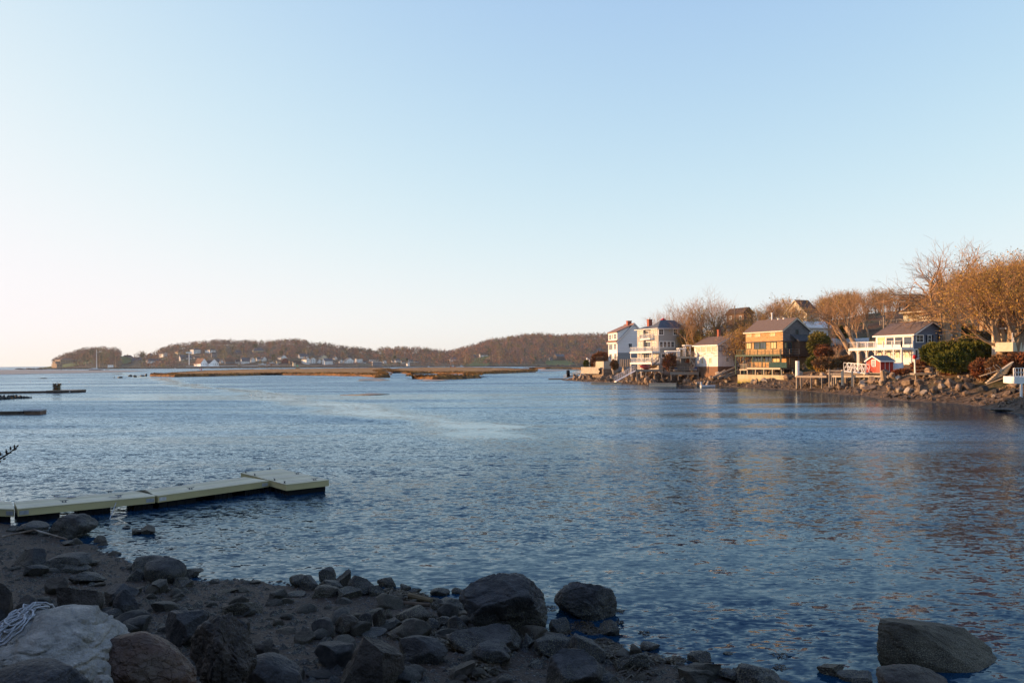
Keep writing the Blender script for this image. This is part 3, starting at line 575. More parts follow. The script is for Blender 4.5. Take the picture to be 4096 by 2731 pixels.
# --- golden shingle house on the sea wall
h = House('shingle_house', 'three storey golden shingle house with green railed decks over a concrete wall', 'house', Z2, 1503, 985, 1868, 172, 21, 1215, 592)
zr_ = h.zz('B', 1682, 432)[1]; z2 = h.zz('A', 1500, 745)[1]; z1_ = h.zz('A', 1500, 945)[1]; zg = h.zz('A', 1500, 1120)[1]
h.body(M['shingle'], 'u', zr_, z0=z2, name='upper_wall'); rf = h.gable(M['roofbrown'], zr_, ov=.4, fm=M['cream'])
m = MB(); h.wb(m, 'B', -.02, h.W+.02, z2, h.ze, 0, .06); vs = [h.P(-.06, 0, h.ze), h.P(-.06, h.W, h.ze), h.P(-.06, h.W/2, zr_), h.P(0, 0, h.ze), h.P(0, h.W, h.ze), h.P(0, h.W/2, zr_)]; m.add(vs, [(2, 1, 0), (3, 4, 5), (0, 1, 4, 3), (1, 2, 5, 4), (2, 0, 3, 5)])
m.build('gable_wall', M['greyshingle'], h.root)
m = MB(); h.lb(m, 0, h.L, 0.02, h.W, z1_-.3, z2-.004); m.build('middle_wall', M['browngable'], h.root); m = MB(); h.lb(m, 0.01, h.L-.01, -.03, .019, z1_-.25, z2-.01); m.build('front_wall', M['shingle'], h.root)
m = MB(); h.lb(m, .4, h.L-.4, 1.2, h.W, zg-.2, z1_-.304); m.build('ground_floor_wall', M['shingle'], h.root)
m = MB(); h.wb(m, 'A', -.1, h.L+.2, z2-.05, z2+.1, -.02, .55); m.build('eave', M['roofbrown'], rf)
blind = mat('tan_blind', (.50, .38, .18), (.58, .45, .24), .6, .4)
for r in ((1002, 620, 1068, 682), (1118, 614, 1190, 680), (1330, 604, 1398, 670)): h.win('A', r, 2, 1, M['cream'], blind, fr=.08)
for r in ((1000, 775, 1060, 850), (1108, 772, 1176, 852), (1190, 770, 1265, 850), (1340, 765, 1410, 845)): h.win('A', r, 2, 1, M['green'], blind if r[0] in (1000, 1340) else M['glass'], fr=.12, o=.05)
h.win('B', (1686, 590, 1716, 670), 1, 2, M['green'], o=.06, fr=.1); h.win('B', (1678, 768, 1770, 858), 1, 1, M['darkwood'], fr=.14)
h.win('B', (1525, 770, 1550, 840), 1, 1, M['green'], blind, fr=.1); h.win('B', (1565, 765, 1620, 905), 1, 1, M['green'], fr=.1, name='door')
for r in ((1075, 955, 1140, 1030), (1150, 955, 1235, 1030), (1255, 955, 1345, 1032), (1370, 955, 1460, 1035)): h.win('A', r, 2, 1, M['green'], blind if r[0] == 1370 else M['glass'], o=-1.2, fr=.14, name='glass_door')
# porch roof at the gable
m = MB(); zp = h.zz('B', 1680, 745)[1]; q = [h.P(a, b, z) for a, b, z in ((-2.0, 2.6, zp), (-2.0, h.W+.5, zp), (0.1, h.W+.2, zp+1.6), (.1, 1.8, zp+1.6))]
m.hexa([p-Vector((0, 0, .18)) for p in q]+q); m.build('porch_roof', mat('dark_grey_shingles', (.06, .06, .065), (.09, .09, .095), 3), h.root)
m = MB(); h.lb(m, -1.7, 0, 3.0, h.W, z1_-.25, zp-.1); pw = m.build('porch_wall', M['browngable'], h.root)
o_ = 2.3
def dk(x0, x1, y, o, z_=None): z = h.zz('A', 1400, y, o)[1]; return h.sA(*Z2(x1, y), o), h.sA(*Z2(x0, y), o), z
a0, a1, z = dk(838, 1475, 930, o_); h.deck(a0, a1, -o_, -.01, z, .35, M['green'], 'upper_deck', [(a0+.1, -o_+.15)]+[(a0+(a1-a0)*k/5, -o_+.15) for k in range(1, 6)], h.zb, .16)
h.rail([(a0+.1, -o_+.1), (a1-.1, -o_+.1), (a1-.1, -.1)], z, 1.1, 2.4, .12, 'cable', M['green'], bs=1); h.deck(-1.8, a0-.01, -o_, 3.0, z, .3, M['darkwood'], 'upper_deck', [(-1.6, -o_+.2), (-1.6, .5), (-1.6, 2.8)], h.zb-1, .16); h.rail([(a0, -o_+.1), (-1.7, -o_+.1), (-1.7, 2.9)], z, 1.1, 2.2, .12, 'mid', M['greywood'])
a0, a1, z = dk(1000, 1475, 1118, o_); h.deck(a0, a1, -o_, 1.2, z, .35, M['palewood'], 'lower_deck', [(a0+(a1-a0)*k/4, -o_+.2) for k in range(5)]+[(a0+(a1-a0)*k/4, .8) for k in range(5)], h.zb-.02, .18)
am = a0+(a1-a0)*.34; h.rail([(am, -o_+.1), (a1-.1, -o_+.1)], z, 1.15, 1.3, .12, 'cable', M['greywood'])
m = MB(); h.lb(m, a0-1.8, am, -o_+.03, -o_+.12, z, z+1.15); m.build('green_panel', mat('teal_green_board', (.02, .055, .055), (.03, .07, .07), 2), h.root)
h.deck(-1.8, a0-.01, -o_, 2.2, z-.01, .3, M['darkwood'], 'lower_deck', [(-1.6, -o_+.2), (-1.6, 2.0)], h.zb-2, .16); h.rail([(-1.7, -o_+.1), (-1.7, 2.1)], z, 1.1, 2.2, .1, 'mid', M['darkwood'])
h.deck(a1+.01, a1+2.7, -o_, 1.0, z-.35, .25, M['palewood'], 'side_deck', [(a1+2.5, -o_+.2), (a1+2.5, .8)], h.zb-2, .16); h.rail([(a1+.1, -o_+.1), (a1+2.6, -o_+.1), (a1+2.6, .9)], z-.35, 1.1, 1.3, .1, 'bal', M['palewood'])
m = MB()
for a in (1.5, 2.2): m.tube([h.P(h.L*a/5, h.W/2, zr_), h.P(h.L*a/5, h.W/2, zr_+.35)], .3, 6)
p = h.P(h.L*.62, h.W/2, zr_); m.tube([p, p+Vector((0, 0, 1.5))], .17, 8); m.tube([p+Vector((0, 0, 1.5)), p+Vector((0, 0, 1.75))], .25, 8); m.build('vent_pipe', M['white'], rf)
for k in range(2):    # stairs at the gable end
    m = MB(); s = h.P(-1.9, 4.0+k*4.6, zg-.3); e = s+h.v*3.4+Vector((0, 0, 3.2)); 
    for d in (-.45, .45): m.beam(s-h.u*d, e-h.u*d, .08, .3); m.beam(s-h.u*d+Vector((0, 0, .9)), e-h.u*d+Vector((0, 0, .9)), .07, .1)
    for i in range(11): c = s+(e-s)*(i+.5)/11; m.beam(c-h.u*.45, c+h.u*.45, .28, .05)
    m.build('stairs', M['greywood'], h.root)
DH = h
# concrete sea wall below it
w0, w1 = h.sA(*Z2(1519, 1260), 3.0), h.sA(*Z2(872, 1260), 3.0); ztw = h.zz('A', 1500, 1222, 3.0)[1]; c = h.P((w0+w1)/2, -3, 0)
wallm = mat('algae_stained_concrete', (.50, .43, .30), (.36, .31, .2), .8, bump=.3, stretch=(1, 1, .25), bscale=6); t = wallm.node_tree; p_ = t.nodes['Principled BSDF']; src = p_.inputs['Base Color'].links[0].from_socket
tc = t.nodes.new('ShaderNodeTexCoord'); s_ = t.nodes.new('ShaderNodeSeparateXYZ'); t.links.new(tc.outputs['Object'], s_.inputs[0]); nn = t.nodes.new('ShaderNodeTexNoise'); nn.inputs['Scale'].default_value = .9; t.links.new(tc.outputs['Object'], nn.inputs[0])
ad = t.nodes.new('ShaderNodeMath'); ad.operation = 'MULTIPLY_ADD'; ad.inputs[1].default_value = 1.6; t.links.new(nn.outputs[0], ad.inputs[0]); t.links.new(s_.outputs[2], ad.inputs[2])
mr = t.nodes.new('ShaderNodeMapRange'); mr.inputs[1].default_value = 2.7; mr.inputs[2].default_value = 1.5; t.links.new(ad.outputs[0], mr.inputs[0]); mx = t.nodes.new('ShaderNodeMix'); mx.data_type = 'RGBA'; t.links.new(mr.outputs[0], mx.inputs[0]); t.links.new(src, mx.inputs[6]); mx.inputs[7].default_value = (.22, .19, .02, 1); t.links.new(mx.outputs[2], p_.inputs['Base Color'])
m = MB(); h.lb(m, w0, w1, -3.0, 4.5, -.5, ztw); o = m.build('sea_wall', wallm, loc=(c.x, c.y, 0)); tag(o, 'pale concrete sea wall with yellow green algae under the shingle house', 'sea wall')
# --- blue grey house with white deck
h = House('blue_house', 'slate blue house with white trim, brown roof and long white deck', 'house', Z3, 1414, 890, 1888, 143, 20, 1042, 645)
zr_ = h.zz('B', 1650, 482)[1]; zd = h.zz('A', 1400, 832)[1]
h.body(M['blueclap'], 'u', zr_); rf = h.gable(M['roofbrown'], zr_, ov=.45)
m = MB(); h.lb(m, .03, h.L+.02, -.12, .0, h.zb-1, h.ze-.05); m.build('front_wall', M['white'], h.root)
for r in ((912, 698, 1016, 795), (1034, 698, 1138, 795), (1154, 692, 1262, 792), (1280, 688, 1388, 790)): h.win('A', r, 1, 1, o=.12, fr=.16, pm=blind if r[0] == 912 else M['glass'])
for r in ((920, 900, 960, 965), (980, 900, 1018, 965), (1040, 895, 1082, 970), (1164, 890, 1206, 975), (1290, 890, 1334, 972), (1350, 888, 1392, 970)): h.win('A', r, 1, 2, o=.12, fr=.1, pm=M['warmglass'])
h.win('B', (1446, 668, 1538, 756), 2, 2, fr=.14); 
nb = mat('navy_shutter', (.008, .014, .03)); 
for (r, sh) in (((1606, 668, 1650, 758), ((1578, 1600), (1658, 1678))), ((1772, 664, 1818, 738), ((1744, 1764), (1826, 1846)))):
    h.win('B', r, 1 if r[0] == 1606 else 2, 2, fr=.11)
    for s in sh: s0, s1, z0, z1 = h.rect('B', (s[0], r[1]-4, s[1], r[3]+4)); m = MB(); h.wb(m, 'B', s0, s1, z0, z1, 0, .07); m.build('shutter', nb, h.root)
h.win('B', (1428, 866, 1464, 985), 1, 1, fr=.15, name='door'); h.win('B', (1496, 882, 1538, 970), 2, 3, fr=.13)
OD = 2.9; a1 = h.sA(*Z3(500, 855), OD); legs = [(.15, -OD+.12)]+[(a1*k/6.0, -OD+.12) for k in (.9, 1.9, 2.9, 3.9, 4.95)]+[(a1-.12, -OD+.12), (a1-.12, -.4), (a1*.82, -.4)]
dk_ = h.deck(0, a1, -OD, -.13, zd, .42, M['white'], 'deck', legs, h.zb-3.0, .2); h.rail([(.1, -.2), (.1, -OD+.1), (a1-.1, -OD+.1), (a1-.1, -.2), (h.L, -.2)], zd, 1.15, 1.95, .17, 'cable')
m = MB()
for (a, b) in legs[1:7]:
    for sg_ in (-1, 1): m.beam(h.P(a, b, zd-1.2), h.P(a+sg_*.7, b, zd-.4), .1)
m.build('brace', M['palewood'], dk_)
# --- red shed
h = House('red_shed', 'small red board shed with white window and grey gable roof by the pier', 'shed', Z3, 941, 752, 1128, 136, 25, 1182, 1020)
zr_ = h.zz('A', 812, 958)[1]; h.body(M['red'], 'v', zr_, z0=h.zb); h.gable(mat('grey_green_shingles', (.10, .12, .13), (.14, .16, .17), 4), zr_, 'v', ov=.22, th=.1)
h.win('A', (836, 1016, 876, 1090), 3, 4, fr=.14); m = MB()
for s in (.0, 1.15, 2.2, h.W-.08): h.wb(m, 'B', s, s+.09, h.zb, h.ze-.05, 0, .04)
m.build('trim', M['white'], h.root)
m = MB(); h.lb(m, -.5, h.L+.6, -.4, h.W+.8, h.zb-.22, h.zb-.01); dk2 = m.build('platform', M['greywood'], h.root)
for a in (-.3, h.L+.4):
    for b in (-.2, h.W*.5, h.W+.5): m = MB(); h.lb(m, a-.1, a+.1, b-.1, b+.1, h.zb-3.5, h.zb-.22); m.build('post', M['greywood'], dk2)
RS = h
# --- brown glazed hillside house
h = House('hillside_house', 'brown flat roofed hillside house with big glazed front and rooftop railing', 'house', Z3, 1690, 1262, 1960, 196, 24, 700, 335)
h.body(M['browngable'], name='wall'); m = MB(); h.lb(m, -.5, h.L+.6, -.9, h.W, h.ze, h.ze+.35); m.build('roof', M['palewood'], h.root); h.rail([(-.3, 4), (-.3, -.7), (h.L+.4, -.7), (h.L+.4, 4)], h.ze+.35, 2.4, 1.9, .16, 'bal', M['darkwood'], bs=.6)
for x0, x1 in ((1276, 1334), (1342, 1396), (1412, 1472), (1480, 1536), (1550, 1612), (1620, 1678)): h.win('A', (x0, 392, x1, 478), 1, 1, M['cream'], mat('reflecting_pane', (.30, .32, .26), (.42, .40, .30), .5, .2), fr=.14)
h.rail([(h.L, -.3), (h.L+7, -.3)], h.zz('A', 1200, 510)[1], 1.2, 1.6, .1, 'bal', M['palewood'], bs=.4)
# --- yellow house at the right edge
h = House('yellow_house', 'cream yellow house behind the big tree with a white railed deck', 'house', Z5, 1342, 1152, 1700, 112, 38, 620, 222)
h.body(M['cream'], 'u', h.ze+1.6); h.gable(M['roofred'], h.ze+1.6, ov=.35)
for r in ((1178, 275, 1200, 385), (1230, 270, 1256, 375)): h.win('A', r, 1, 2, fr=.12)
for r in ((1182, 498, 1200, 590), (1224, 498, 1268, 590), (1278, 498, 1312, 590)): h.win('A', r, 2, 2, fr=.1)
m = MB(); s0, s1, z0, z1 = h.rect('A', (1172, 395, 1320, 485)); h.wb(m, 'A', s0, s1, z0, z1, 0, .05); m.build('shingle_band', mat('pale_shingle', (.46, .40, .28), (.34, .28, .2), 3, bump=.5, stretch=(1, 1, 4)), h.root)
s0, s1, z0, z1 = h.rect('B', (1465, 435, 1760, 568), 2.2); h.deck(-2.2, -.01, s0, s1, z1, z1-z0, M['cream'], 'deck'); h.rail([(-2.1, s0+.1), (-2.1, s1)], z1, 1.25, 1.5, .1)
h.win('B', (1500, 200, 1590, 400), 2, 1, fr=.12, name='door')
# --- houses further up among the trees
def small(name, label, z, C, xL, xR, D, th, yb, ye, yr, wm, rm, ridge='u', wins=(), fm=None, cat='house'):
    h = House(name, label, cat, z, C, xL, xR, D, th, yb, ye); zr_ = h.zz('A' if ridge == 'v' else 'B', (C+xL)/2 if ridge == 'v' else (C+xR)/2, yr)[1]
    h.body(wm, ridge, zr_, z0=h.zb-4); h.gable(rm, zr_, ridge, ov=.35, fm=fm)
    for (w, r, nx, ny) in wins: h.win(w, r, nx, ny, fr=.12)
    return h
small('hilltop_house', 'dark brown low roofed house among bare trees on the ridge', Z2, 960, 715, 1090, 250, 24, 520, 345, 282, M['browngable'], mat('dark_brown_roof', (.05, .035, .03), (.08, .055, .045), 2), 'u', (('A', (900, 395, 925, 445), 1, 1), ('A', (760, 400, 790, 440), 2, 1)), M['darkwood'])
small('gabled_house', 'cream house with tall steep gable high among the trees', Z2, 1838, 1520, 2010, 240, 24, 500, 360, 180, M['cream'], mat('umber_roof', (.09, .055, .045), (.13, .08, .06), 2), 'v', (('A', (1660, 330, 1685, 390), 1, 2), ('A', (1740, 320, 1765, 380), 1, 2), ('B', (1890, 400, 1915, 440), 1, 1)), M['cream'])
small('white_garage', 'low white building with a gable behind the shingle house', Z2, 1850, 1760, 2160, 205, 22, 665, 545, 482, M['whiteclap'], M['white'], 'v', ())
small('pale_cottage', 'pale cottage roof behind the boathouse', Z2, 620, 455, 850, 225, 22, 700, 590, 540, M['cream'], M['slate'], 'u', (('A', (520, 610, 560, 660), 2, 1), ('B', (700, 600, 740, 650), 2, 2)))
small('pink_house', 'rosy gabled house at the top of the hill behind the big trees', Z4, 720, 470, 900, 240, 22, 1000, 905, 822, mat('rosy_boards', (.55, .38, .30), (.6, .42, .33), 1), M['roofred'], 'v', (('A', (540, 900, 570, 950), 1, 2),))
small('shadowed_house', 'dark slate cottage half hidden behind bare trunks', Z4, 1280, 1010, 1420, 165, 25, 1330, 1200, 1090, M['blueclap'], mat('charcoal_roof', (.05, .05, .055)), 'u', (('A', (1100, 1230, 1140, 1290), 2, 2),), M['darkwood'])
# ------------------------------------------------------------------ far village
vm = {'w': mat('village_white', (.90, .90, .88), None, .1), 'c': mat('village_cream', (.7, .62, .45), None, .1), 'y': mat('village_yellow', (.50, .42, .26), None, .1), 'g': mat('village_grey', (.20, .21, .23), None, .1), 'd': mat('village_dark', (.10, .09, .08), None, .1), 'r': mat('village_red', (.16, .03, .025), None, .1), 't': mat('village_tan', (.34, .26, .18), None, .1), 'b': mat('village_roof_blue', (.09, .11, .13), None, .1), 'n': mat('village_roof_brown', (.16, .09, .06), None, .1), 'k': mat('village_roof_dark', (.05, .05, .055), None, .1)}
def far(z, x0, xc, x1, yb, ye, yr, w, r, form, label, nw=4, fl=2, D=None, tab=SKY1, d0=HD, ch=None, cat='house', name=None):
    px, py = z(xc, yb); D = D or rayh(px, py, tab, d0).y; t = off(px, py)[0]; th = math.degrees(math.atan(-t))+24
    h = House(name or cat.replace(' ', '_'), label, cat, z, xc, x0, x1, D, th, yb, ye)
    HS.append((z(x0, 0)[0], z(x1, 0)[0], D)); h.L = max(4, min(h.L, 30)); zr_ = at(*z(xc, yr), D).z
    h.root.location.z = h.zb; rid = 'u' if form == 'g' else 'v'
    if form in 'gs': h.body(vm[w], rid, zr_, z0=h.zb-6); rf = h.gable(vm[r], zr_, rid, ov=.7, th=.4, fm=vm[w if w != 'd' else 't'])
    elif form == 'h': h.body(vm[w], z0=h.zb-6); rf = h.hip(vm[r], zr_, ov=.8)
    else: h.body(vm[w], z0=h.zb-6); m = MB(); h.lb(m, -.5, h.L+.5, -.5, h.W+.5, h.ze, h.ze+.5); rf = m.build('roof', vm[r], h.root)
    fh = (h.ze-h.zb)/fl
    for f in range(fl):
        for k in range(nw):
            s = h.W*(k+.5)/nw; m = MB(); ww = min(.8, h.W/nw*.2); h.wb(m, 'B', s-ww, s+ww, h.zb+fh*(f+.3), h.zb+fh*(f+.78), -.1, .15); m.build('window', M['glass'], h.root)
        for k in range(2): s = h.L*(k+.5)/2; m = MB(); h.wb(m, 'A', s-.6, s+.6, h.zb+fh*(f+.3), h.zb+fh*(f+.78), -.1, .15); m.build('window', M['glass'], h.root)
    if ch: h.stack(h.L*.5, h.W*ch, zr_-2, zr_+2.6, 1.6, par=rf, m_=vm['n'])
    return h
far(V1, 272, 358, 635, 630, 545, 516, 't', 'n', 'h', 'long stone mansion with low brown roof on the left point', 7, 2, ch=.5)
far(V1, 235, 280, 356, 612, 572, 560, 't', 'n', 'f', 'flat stone porch wing at the sea end of the left mansion', 3, 1, D=1580)
far(V1, 220, 300, 390, 665, 612, 608, 't', 't', 'f', 'pale stone terrace block at the water of the left point', 2, 1, D=1560)
far(V1, 1325, 1350, 1500, 545, 505, 470, 'g', 'k', 'h', 'grey hipped house with dormers between the left woods', 4, 2, ch=.5)
far(V1, 1470, 1500, 1640, 580, 545, 505, 'g', 'b', 's', 'grey gabled house below the hipped house behind bare trees', 4, 1)
far(V1, 1700, 1722, 1960, 600, 562, 525, 'w', 'b', 'h', 'long white bungalow with blue roof on the left shore', 4, 1)
far(V1, 1705, 1725, 1830, 520, 480, 440, 'g', 'n', 'g', 'grey gabled house alone on the left ridge', 3, 1)
far(V1, 1915, 1970, 2045, 500, 450, 420, 'w', 'k', 'g', 'white gabled house near the top of the left ridge', 3, 2)
far(V1, 2155, 2205, 2250, 465, 425, 400, 'y', 'n', 'h', 'small sunlit yellow house on the ridge', 2, 2)
far(V2, 235, 290, 405, 455, 385, 355, 'w', 'k', 'h', 'big three storey white house with dark roof on the hill', 5, 3)
far(V2, 470, 545, 640, 440, 392, 360, 'w', 'k', 'h', 'white hillside house with pointed dark tower', 4, 2, ch=.7)
far(V2, 565, 580, 652, 515, 440, 428, 'g', 'k', 'f', 'grey block under the towered house', 3, 3)
far(V2, 62, 85, 258, 562, 510, 468, 'w', 'b', 's', 'white shore house with two dormers and grey roof', 5, 1)
far(V2, 290, 310, 375, 525, 515, 495, 'w', 'k', 's', 'little white cottage above the brown clubhouse roof', 3, 1)
far(V2, 205, 400, 515, 628, 602, 523, 'w', 'n', 'g', 'white waterside clubhouse with brown roof on the long pier', 4, 1, D=1565, cat='clubhouse')
far(V2, 470, 545, 685, 628, 600, 532, 'w', 'k', 'g', 'white clubhouse wing with dark roof beside the brown roofed clubhouse', 4, 1, D=1570, cat='clubhouse')
far(V2, 630, 650, 700, 590, 560, 525, 'g', 'b', 's', 'small grey house behind the clubhouse wing', 2, 1)
far(V2, 772, 790, 930, 608, 565, 530, 'g', 'n', 's', 'grey boathouse with reddish roof beside the long pier', 4, 2)
far(V2, 1210, 1235, 1395, 435, 400, 355, 'y', 'b', 'h', 'pale yellow house with blue roof alone on the wooded hill', 5, 1)
far(V2, 950, 960, 1035, 445, 420, 395, 'g', 'b', 's', 'dim grey house in the trees left of the yellow hill house', 3, 1)
far(V2, 1028, 1050, 1170, 612, 560, 510, 'w', 'b', 's', 'white waterfront inn with a grey roof and tall chimney', 6, 2, ch=.05)
far(V2, 1165, 1195, 1260, 590, 545, 508, 'w', 'b', 'g', 'narrow white gabled house next to the inn', 3, 2)
far(V2, 1265, 1285, 1330, 570, 530, 502, 'w', 'b', 's', 'white cottage second right of the inn', 2, 2)
far(V2, 1325, 1375, 1440, 570, 530, 498, 'w', 'b', 'g', 'white gabled house above the parked boats', 3, 2, ch=.5)
far(V2, 1430, 1460, 1525, 565, 520, 490, 't', 'n', 's', 'pinkish chimneyed house above the parked boats', 3, 2, ch=.3)
far(V2, 1612, 1660, 1760, 545, 510, 470, 'w', 'b', 'g', 'white house with two gables above the dark red house', 4, 1, ch=.8)
far(V2, 1640, 1680, 1780, 600, 555, 520, 'r', 'k', 'g', 'dark red gabled waterfront house', 3, 2)
far(V2, 1585, 1600, 1665, 605, 570, 560, 'c', 'n', 's', 'low cream annex left of the dark red house', 2, 1)
far(V2, 1780, 1805, 1975, 612, 560, 550, 'd', 'k', 'f', 'dark flat waterfront wharf building', 4, 2)
far(V2, 1840, 1855, 1890, 612, 585, 570, 'c', 'k', 's', 'tiny cream hut in front of the dark wharf building', 1, 1, D=1565)
far(V2, 1985, 2060, 2115, 615, 540, 505, 'w', 'b', 'g', 'large bright white waterfront house with bow front', 4, 2, ch=.3)
far(V2, 2105, 2125, 2212, 605, 540, 508, 'w', 'b', 'g', 'white gabled wing joined right of the bow fronted house', 3, 2)
far(V2, 1925, 1960, 2090, 520, 490, 450, 'w', 'b', 's', 'white and grey house behind the bow fronted house', 4, 1, ch=.7)
far(V3, 150, 190, 322, 622, 560, 525, 'w', 'b', 's', 'broad white three storey house at the middle shore', 6, 3, ch=.8)
far(V3, 95, 130, 232, 545, 505, 468, 'c', 'b', 'g', 'tall gabled grey roofed house behind the broad white house', 3, 2, ch=.4)
far(V3, 318, 345, 388, 545, 515, 490, 'w', 'k', 'g', 'small white steep gabled chapel like house', 2, 1, ch=.8)
far(V3, 485, 520, 655, 600, 560, 515, 'w', 'b', 'g', 'wide white chalet gable with dark windows', 5, 2)
far(V3, 550, 560, 615, 520, 500, 485, 'g', 'k', 's', 'grey roof just above the wide white chalet', 2, 1)
far(V3, 665, 690, 785, 592, 530, 508, 'w', 'k', 'f', 'grey and white boxy house with two balconies', 4, 3)
far(V3, 885, 900, 1040, 572, 545, 518, 'w', 'b', 'f', 'flat roofed white house with wide dark windows', 5, 1)
far(V3, 935, 945, 1085, 600, 580, 572, 'g', 'w', 'f', 'grey boat shed with pale flat roof', 4, 1, D=1560)
far(V3, 1280, 1300, 1385, 588, 555, 525, 'w', 'b', 'h', 'grey white hipped house left of the lobster shack', 4, 1)
far(V3, 1240, 1250, 1290, 585, 565, 550, 'w', 'b', 's', 'tiny white cottage beside the moored masts', 2, 1)
far(V3, 1470, 1490, 1525, 625, 595, 572, 'w', 'k', 'g', 'small white gabled waterside shack with dark window', 2, 1, D=1555)
far(V3, 1500, 1520, 1600, 588, 565, 545, 'w', 'b', 's', 'low white cottage at the foot of the dark wood', 4, 1)
far(V3, 1590, 1605, 1660, 590, 575, 562, 'w', 'k', 's', 'smaller low white cottage right of the first low cottage', 3, 1)
far(V3, 2145, 2165, 2310, 580, 540, 508, 'w', 'b', 'h', 'white house with columned porch below the right far hill', 5, 2, tab=SKY2, d0=HD-50)
far(V3, 410, 425, 480, 598, 570, 545, 'w', 'b', 'g', 'plain white gabled house left of the wide white chalet', 3, 2)
far(V3, 795, 805, 840, 600, 580, 565, 'w', 'k', 's', 'small white boathouse right of the boxy balconied house', 2, 1)
far(V3, 1100, 1115, 1165, 598, 575, 555, 'w', 'b', 'g', 'white cottage behind the motor boats left of the masts', 2, 1)
far(V3, 1390, 1400, 1450, 600, 578, 560, 'w', 'n', 's', 'low white cottage right of the hipped shore house', 3, 1)
far(V2, 700, 712, 765, 600, 575, 548, 'w', 'b', 'g', 'white cottage between clubhouse wing and grey boathouse', 2, 1)
far(V2, 940, 955, 1010, 600, 570, 545, 'w', 'k', 's', 'white waterside house between grey boathouse and inn', 3, 2)
far(V2, 2225, 2240, 2290, 600, 560, 530, 'w', 'b', 'g', 'white gabled house right of the joined wing', 2, 2)
far(V1, 2240, 2262, 2330, 560, 530, 505, 'c', 'b', 's', 'cream cottage left of the clubhouse mast', 3, 1)
far(V4, 560, 575, 705, 438, 400, 382, 'w', 'n', 's', 'white house with sunlit roof on the green lawn', 5, 2, tab=SKY2, d0=HD-50)
far(V4, 485, 490, 512, 440, 412, 398, 'g', 'b', 's', 'tiny grey house left of the lawn house', 1, 1, tab=SKY2, d0=HD-50)
far(V4, 1490, 1510, 1552, 472, 450, 436, 'g', 'b', 'g', 'small grey boathouse left of the dark long house', 2, 1, tab=SKY2, d0=HD-50)
far(V4, 1555, 1600, 1710, 470, 420, 392, 'd', 'b', 's', 'long dark house with blue roof in front of the far wood', 6, 2, tab=SKY2, d0=HD-50)
far(V4, 2140, 2150, 2205, 355, 335, 322, 'g', 'b', 's', 'dim grey house deep in the far wood', 2, 1, tab=SKY2, d0=HD-50)
def thing1(name, label, cat, mats, fn, loc, group=None, smooth=False):
    m = MB(); fn(m); return tag(m.build(name, mats, loc=loc, smooth=smooth), label, cat, group)
# clubhouse pier and quay
def pier(label, x0, x1, y, zt, D, n, w=9, mt=None):
    a, b = at(*V2(x0, y), D), at(*V2(x1, y), D); r = empty('pier', (a.x, D, 0), label, 'pier'); m = MB(); m.box(a.x, b.x, D, D+w, zt-.7, zt); m.build('deck', mt or vm['w'], r)
    for i in range(n):
        x = a.x+(b.x-a.x)*(i+.5)/n
        m = MB(); m.box(x-.45, x+.45, D+.1, D+w-.1, -1, zt-.7); m.build('pile', vm['t'], r)
pier('long pale pier of the clubhouse standing on dark piles', 170, 690, 625, 4.2, 1552, 26, 22)
pier('straight pale pier running right from the clubhouse', 690, 1290, 612, 4.6, 1556, 22, 6)
m = MB()
for tab, d0, x0, x1, lab in ((SKY1, HD, 150, 1960, 'low dark stone shore wall under the far village'), (SKY2, HD-50, 1940, 3000, 'broken stone wall along the shore of the right far hill')):
    m = MB(); rnd = random.Random(4)
    for px in range(x0, x1, 9):
        X0, X1 = (px-CX)/F*(d0-16), (px+9.3-CX)/F*(d0-16); z = rnd.uniform(1.2, 3.0) if tab is SKY1 else rnd.uniform(1.6, 3.4); m.box(X0, X1, d0-18+rnd.uniform(-2, 2), d0+6, -1, z)
    tag(m.build('shore_wall', mat('far_stone', (.09, .07, .055), (.16, .13, .10), .08), loc=((x0-CX)/F*d0, d0, 0)), lab, 'wall')
for (zf_, x0, x1, y, lab) in ((V1, 1310, 1480, 560, 'left'), (V4, 460, 720, 455, 'middle'), (V4, 1440, 1800, 480, 'right')):
    tb = SKY1 if zf_ is V1 else SKY2; d_ = HD if zf_ is V1 else HD-50; a = rayh(*zf_(x0, y), tb, d_); b = rayh(*zf_(x1, y), tb, d_)
    xs = np.linspace(a.x, b.x, 14); ys = np.linspace(d_+3, max(a.y, b.y, d_+70), 8); X, Y = np.meshgrid(xs, ys)
    Z = np.vectorize(lambda x, y: zh(tb, CX+x/y*F, y, d_)+.5, otypes=[float])(X, Y); tag(ground_obj('lawn', X, Y, Z, mat('far_lawn', (.05, .10, .02), (.08, .11, .03), .05)), 'green lawn of the far shore, %s' % {'left': 'between the left point and the village', 'middle': 'below the house with the sunlit roof', 'right': 'in front of the long dark house'}[lab], 'lawn')
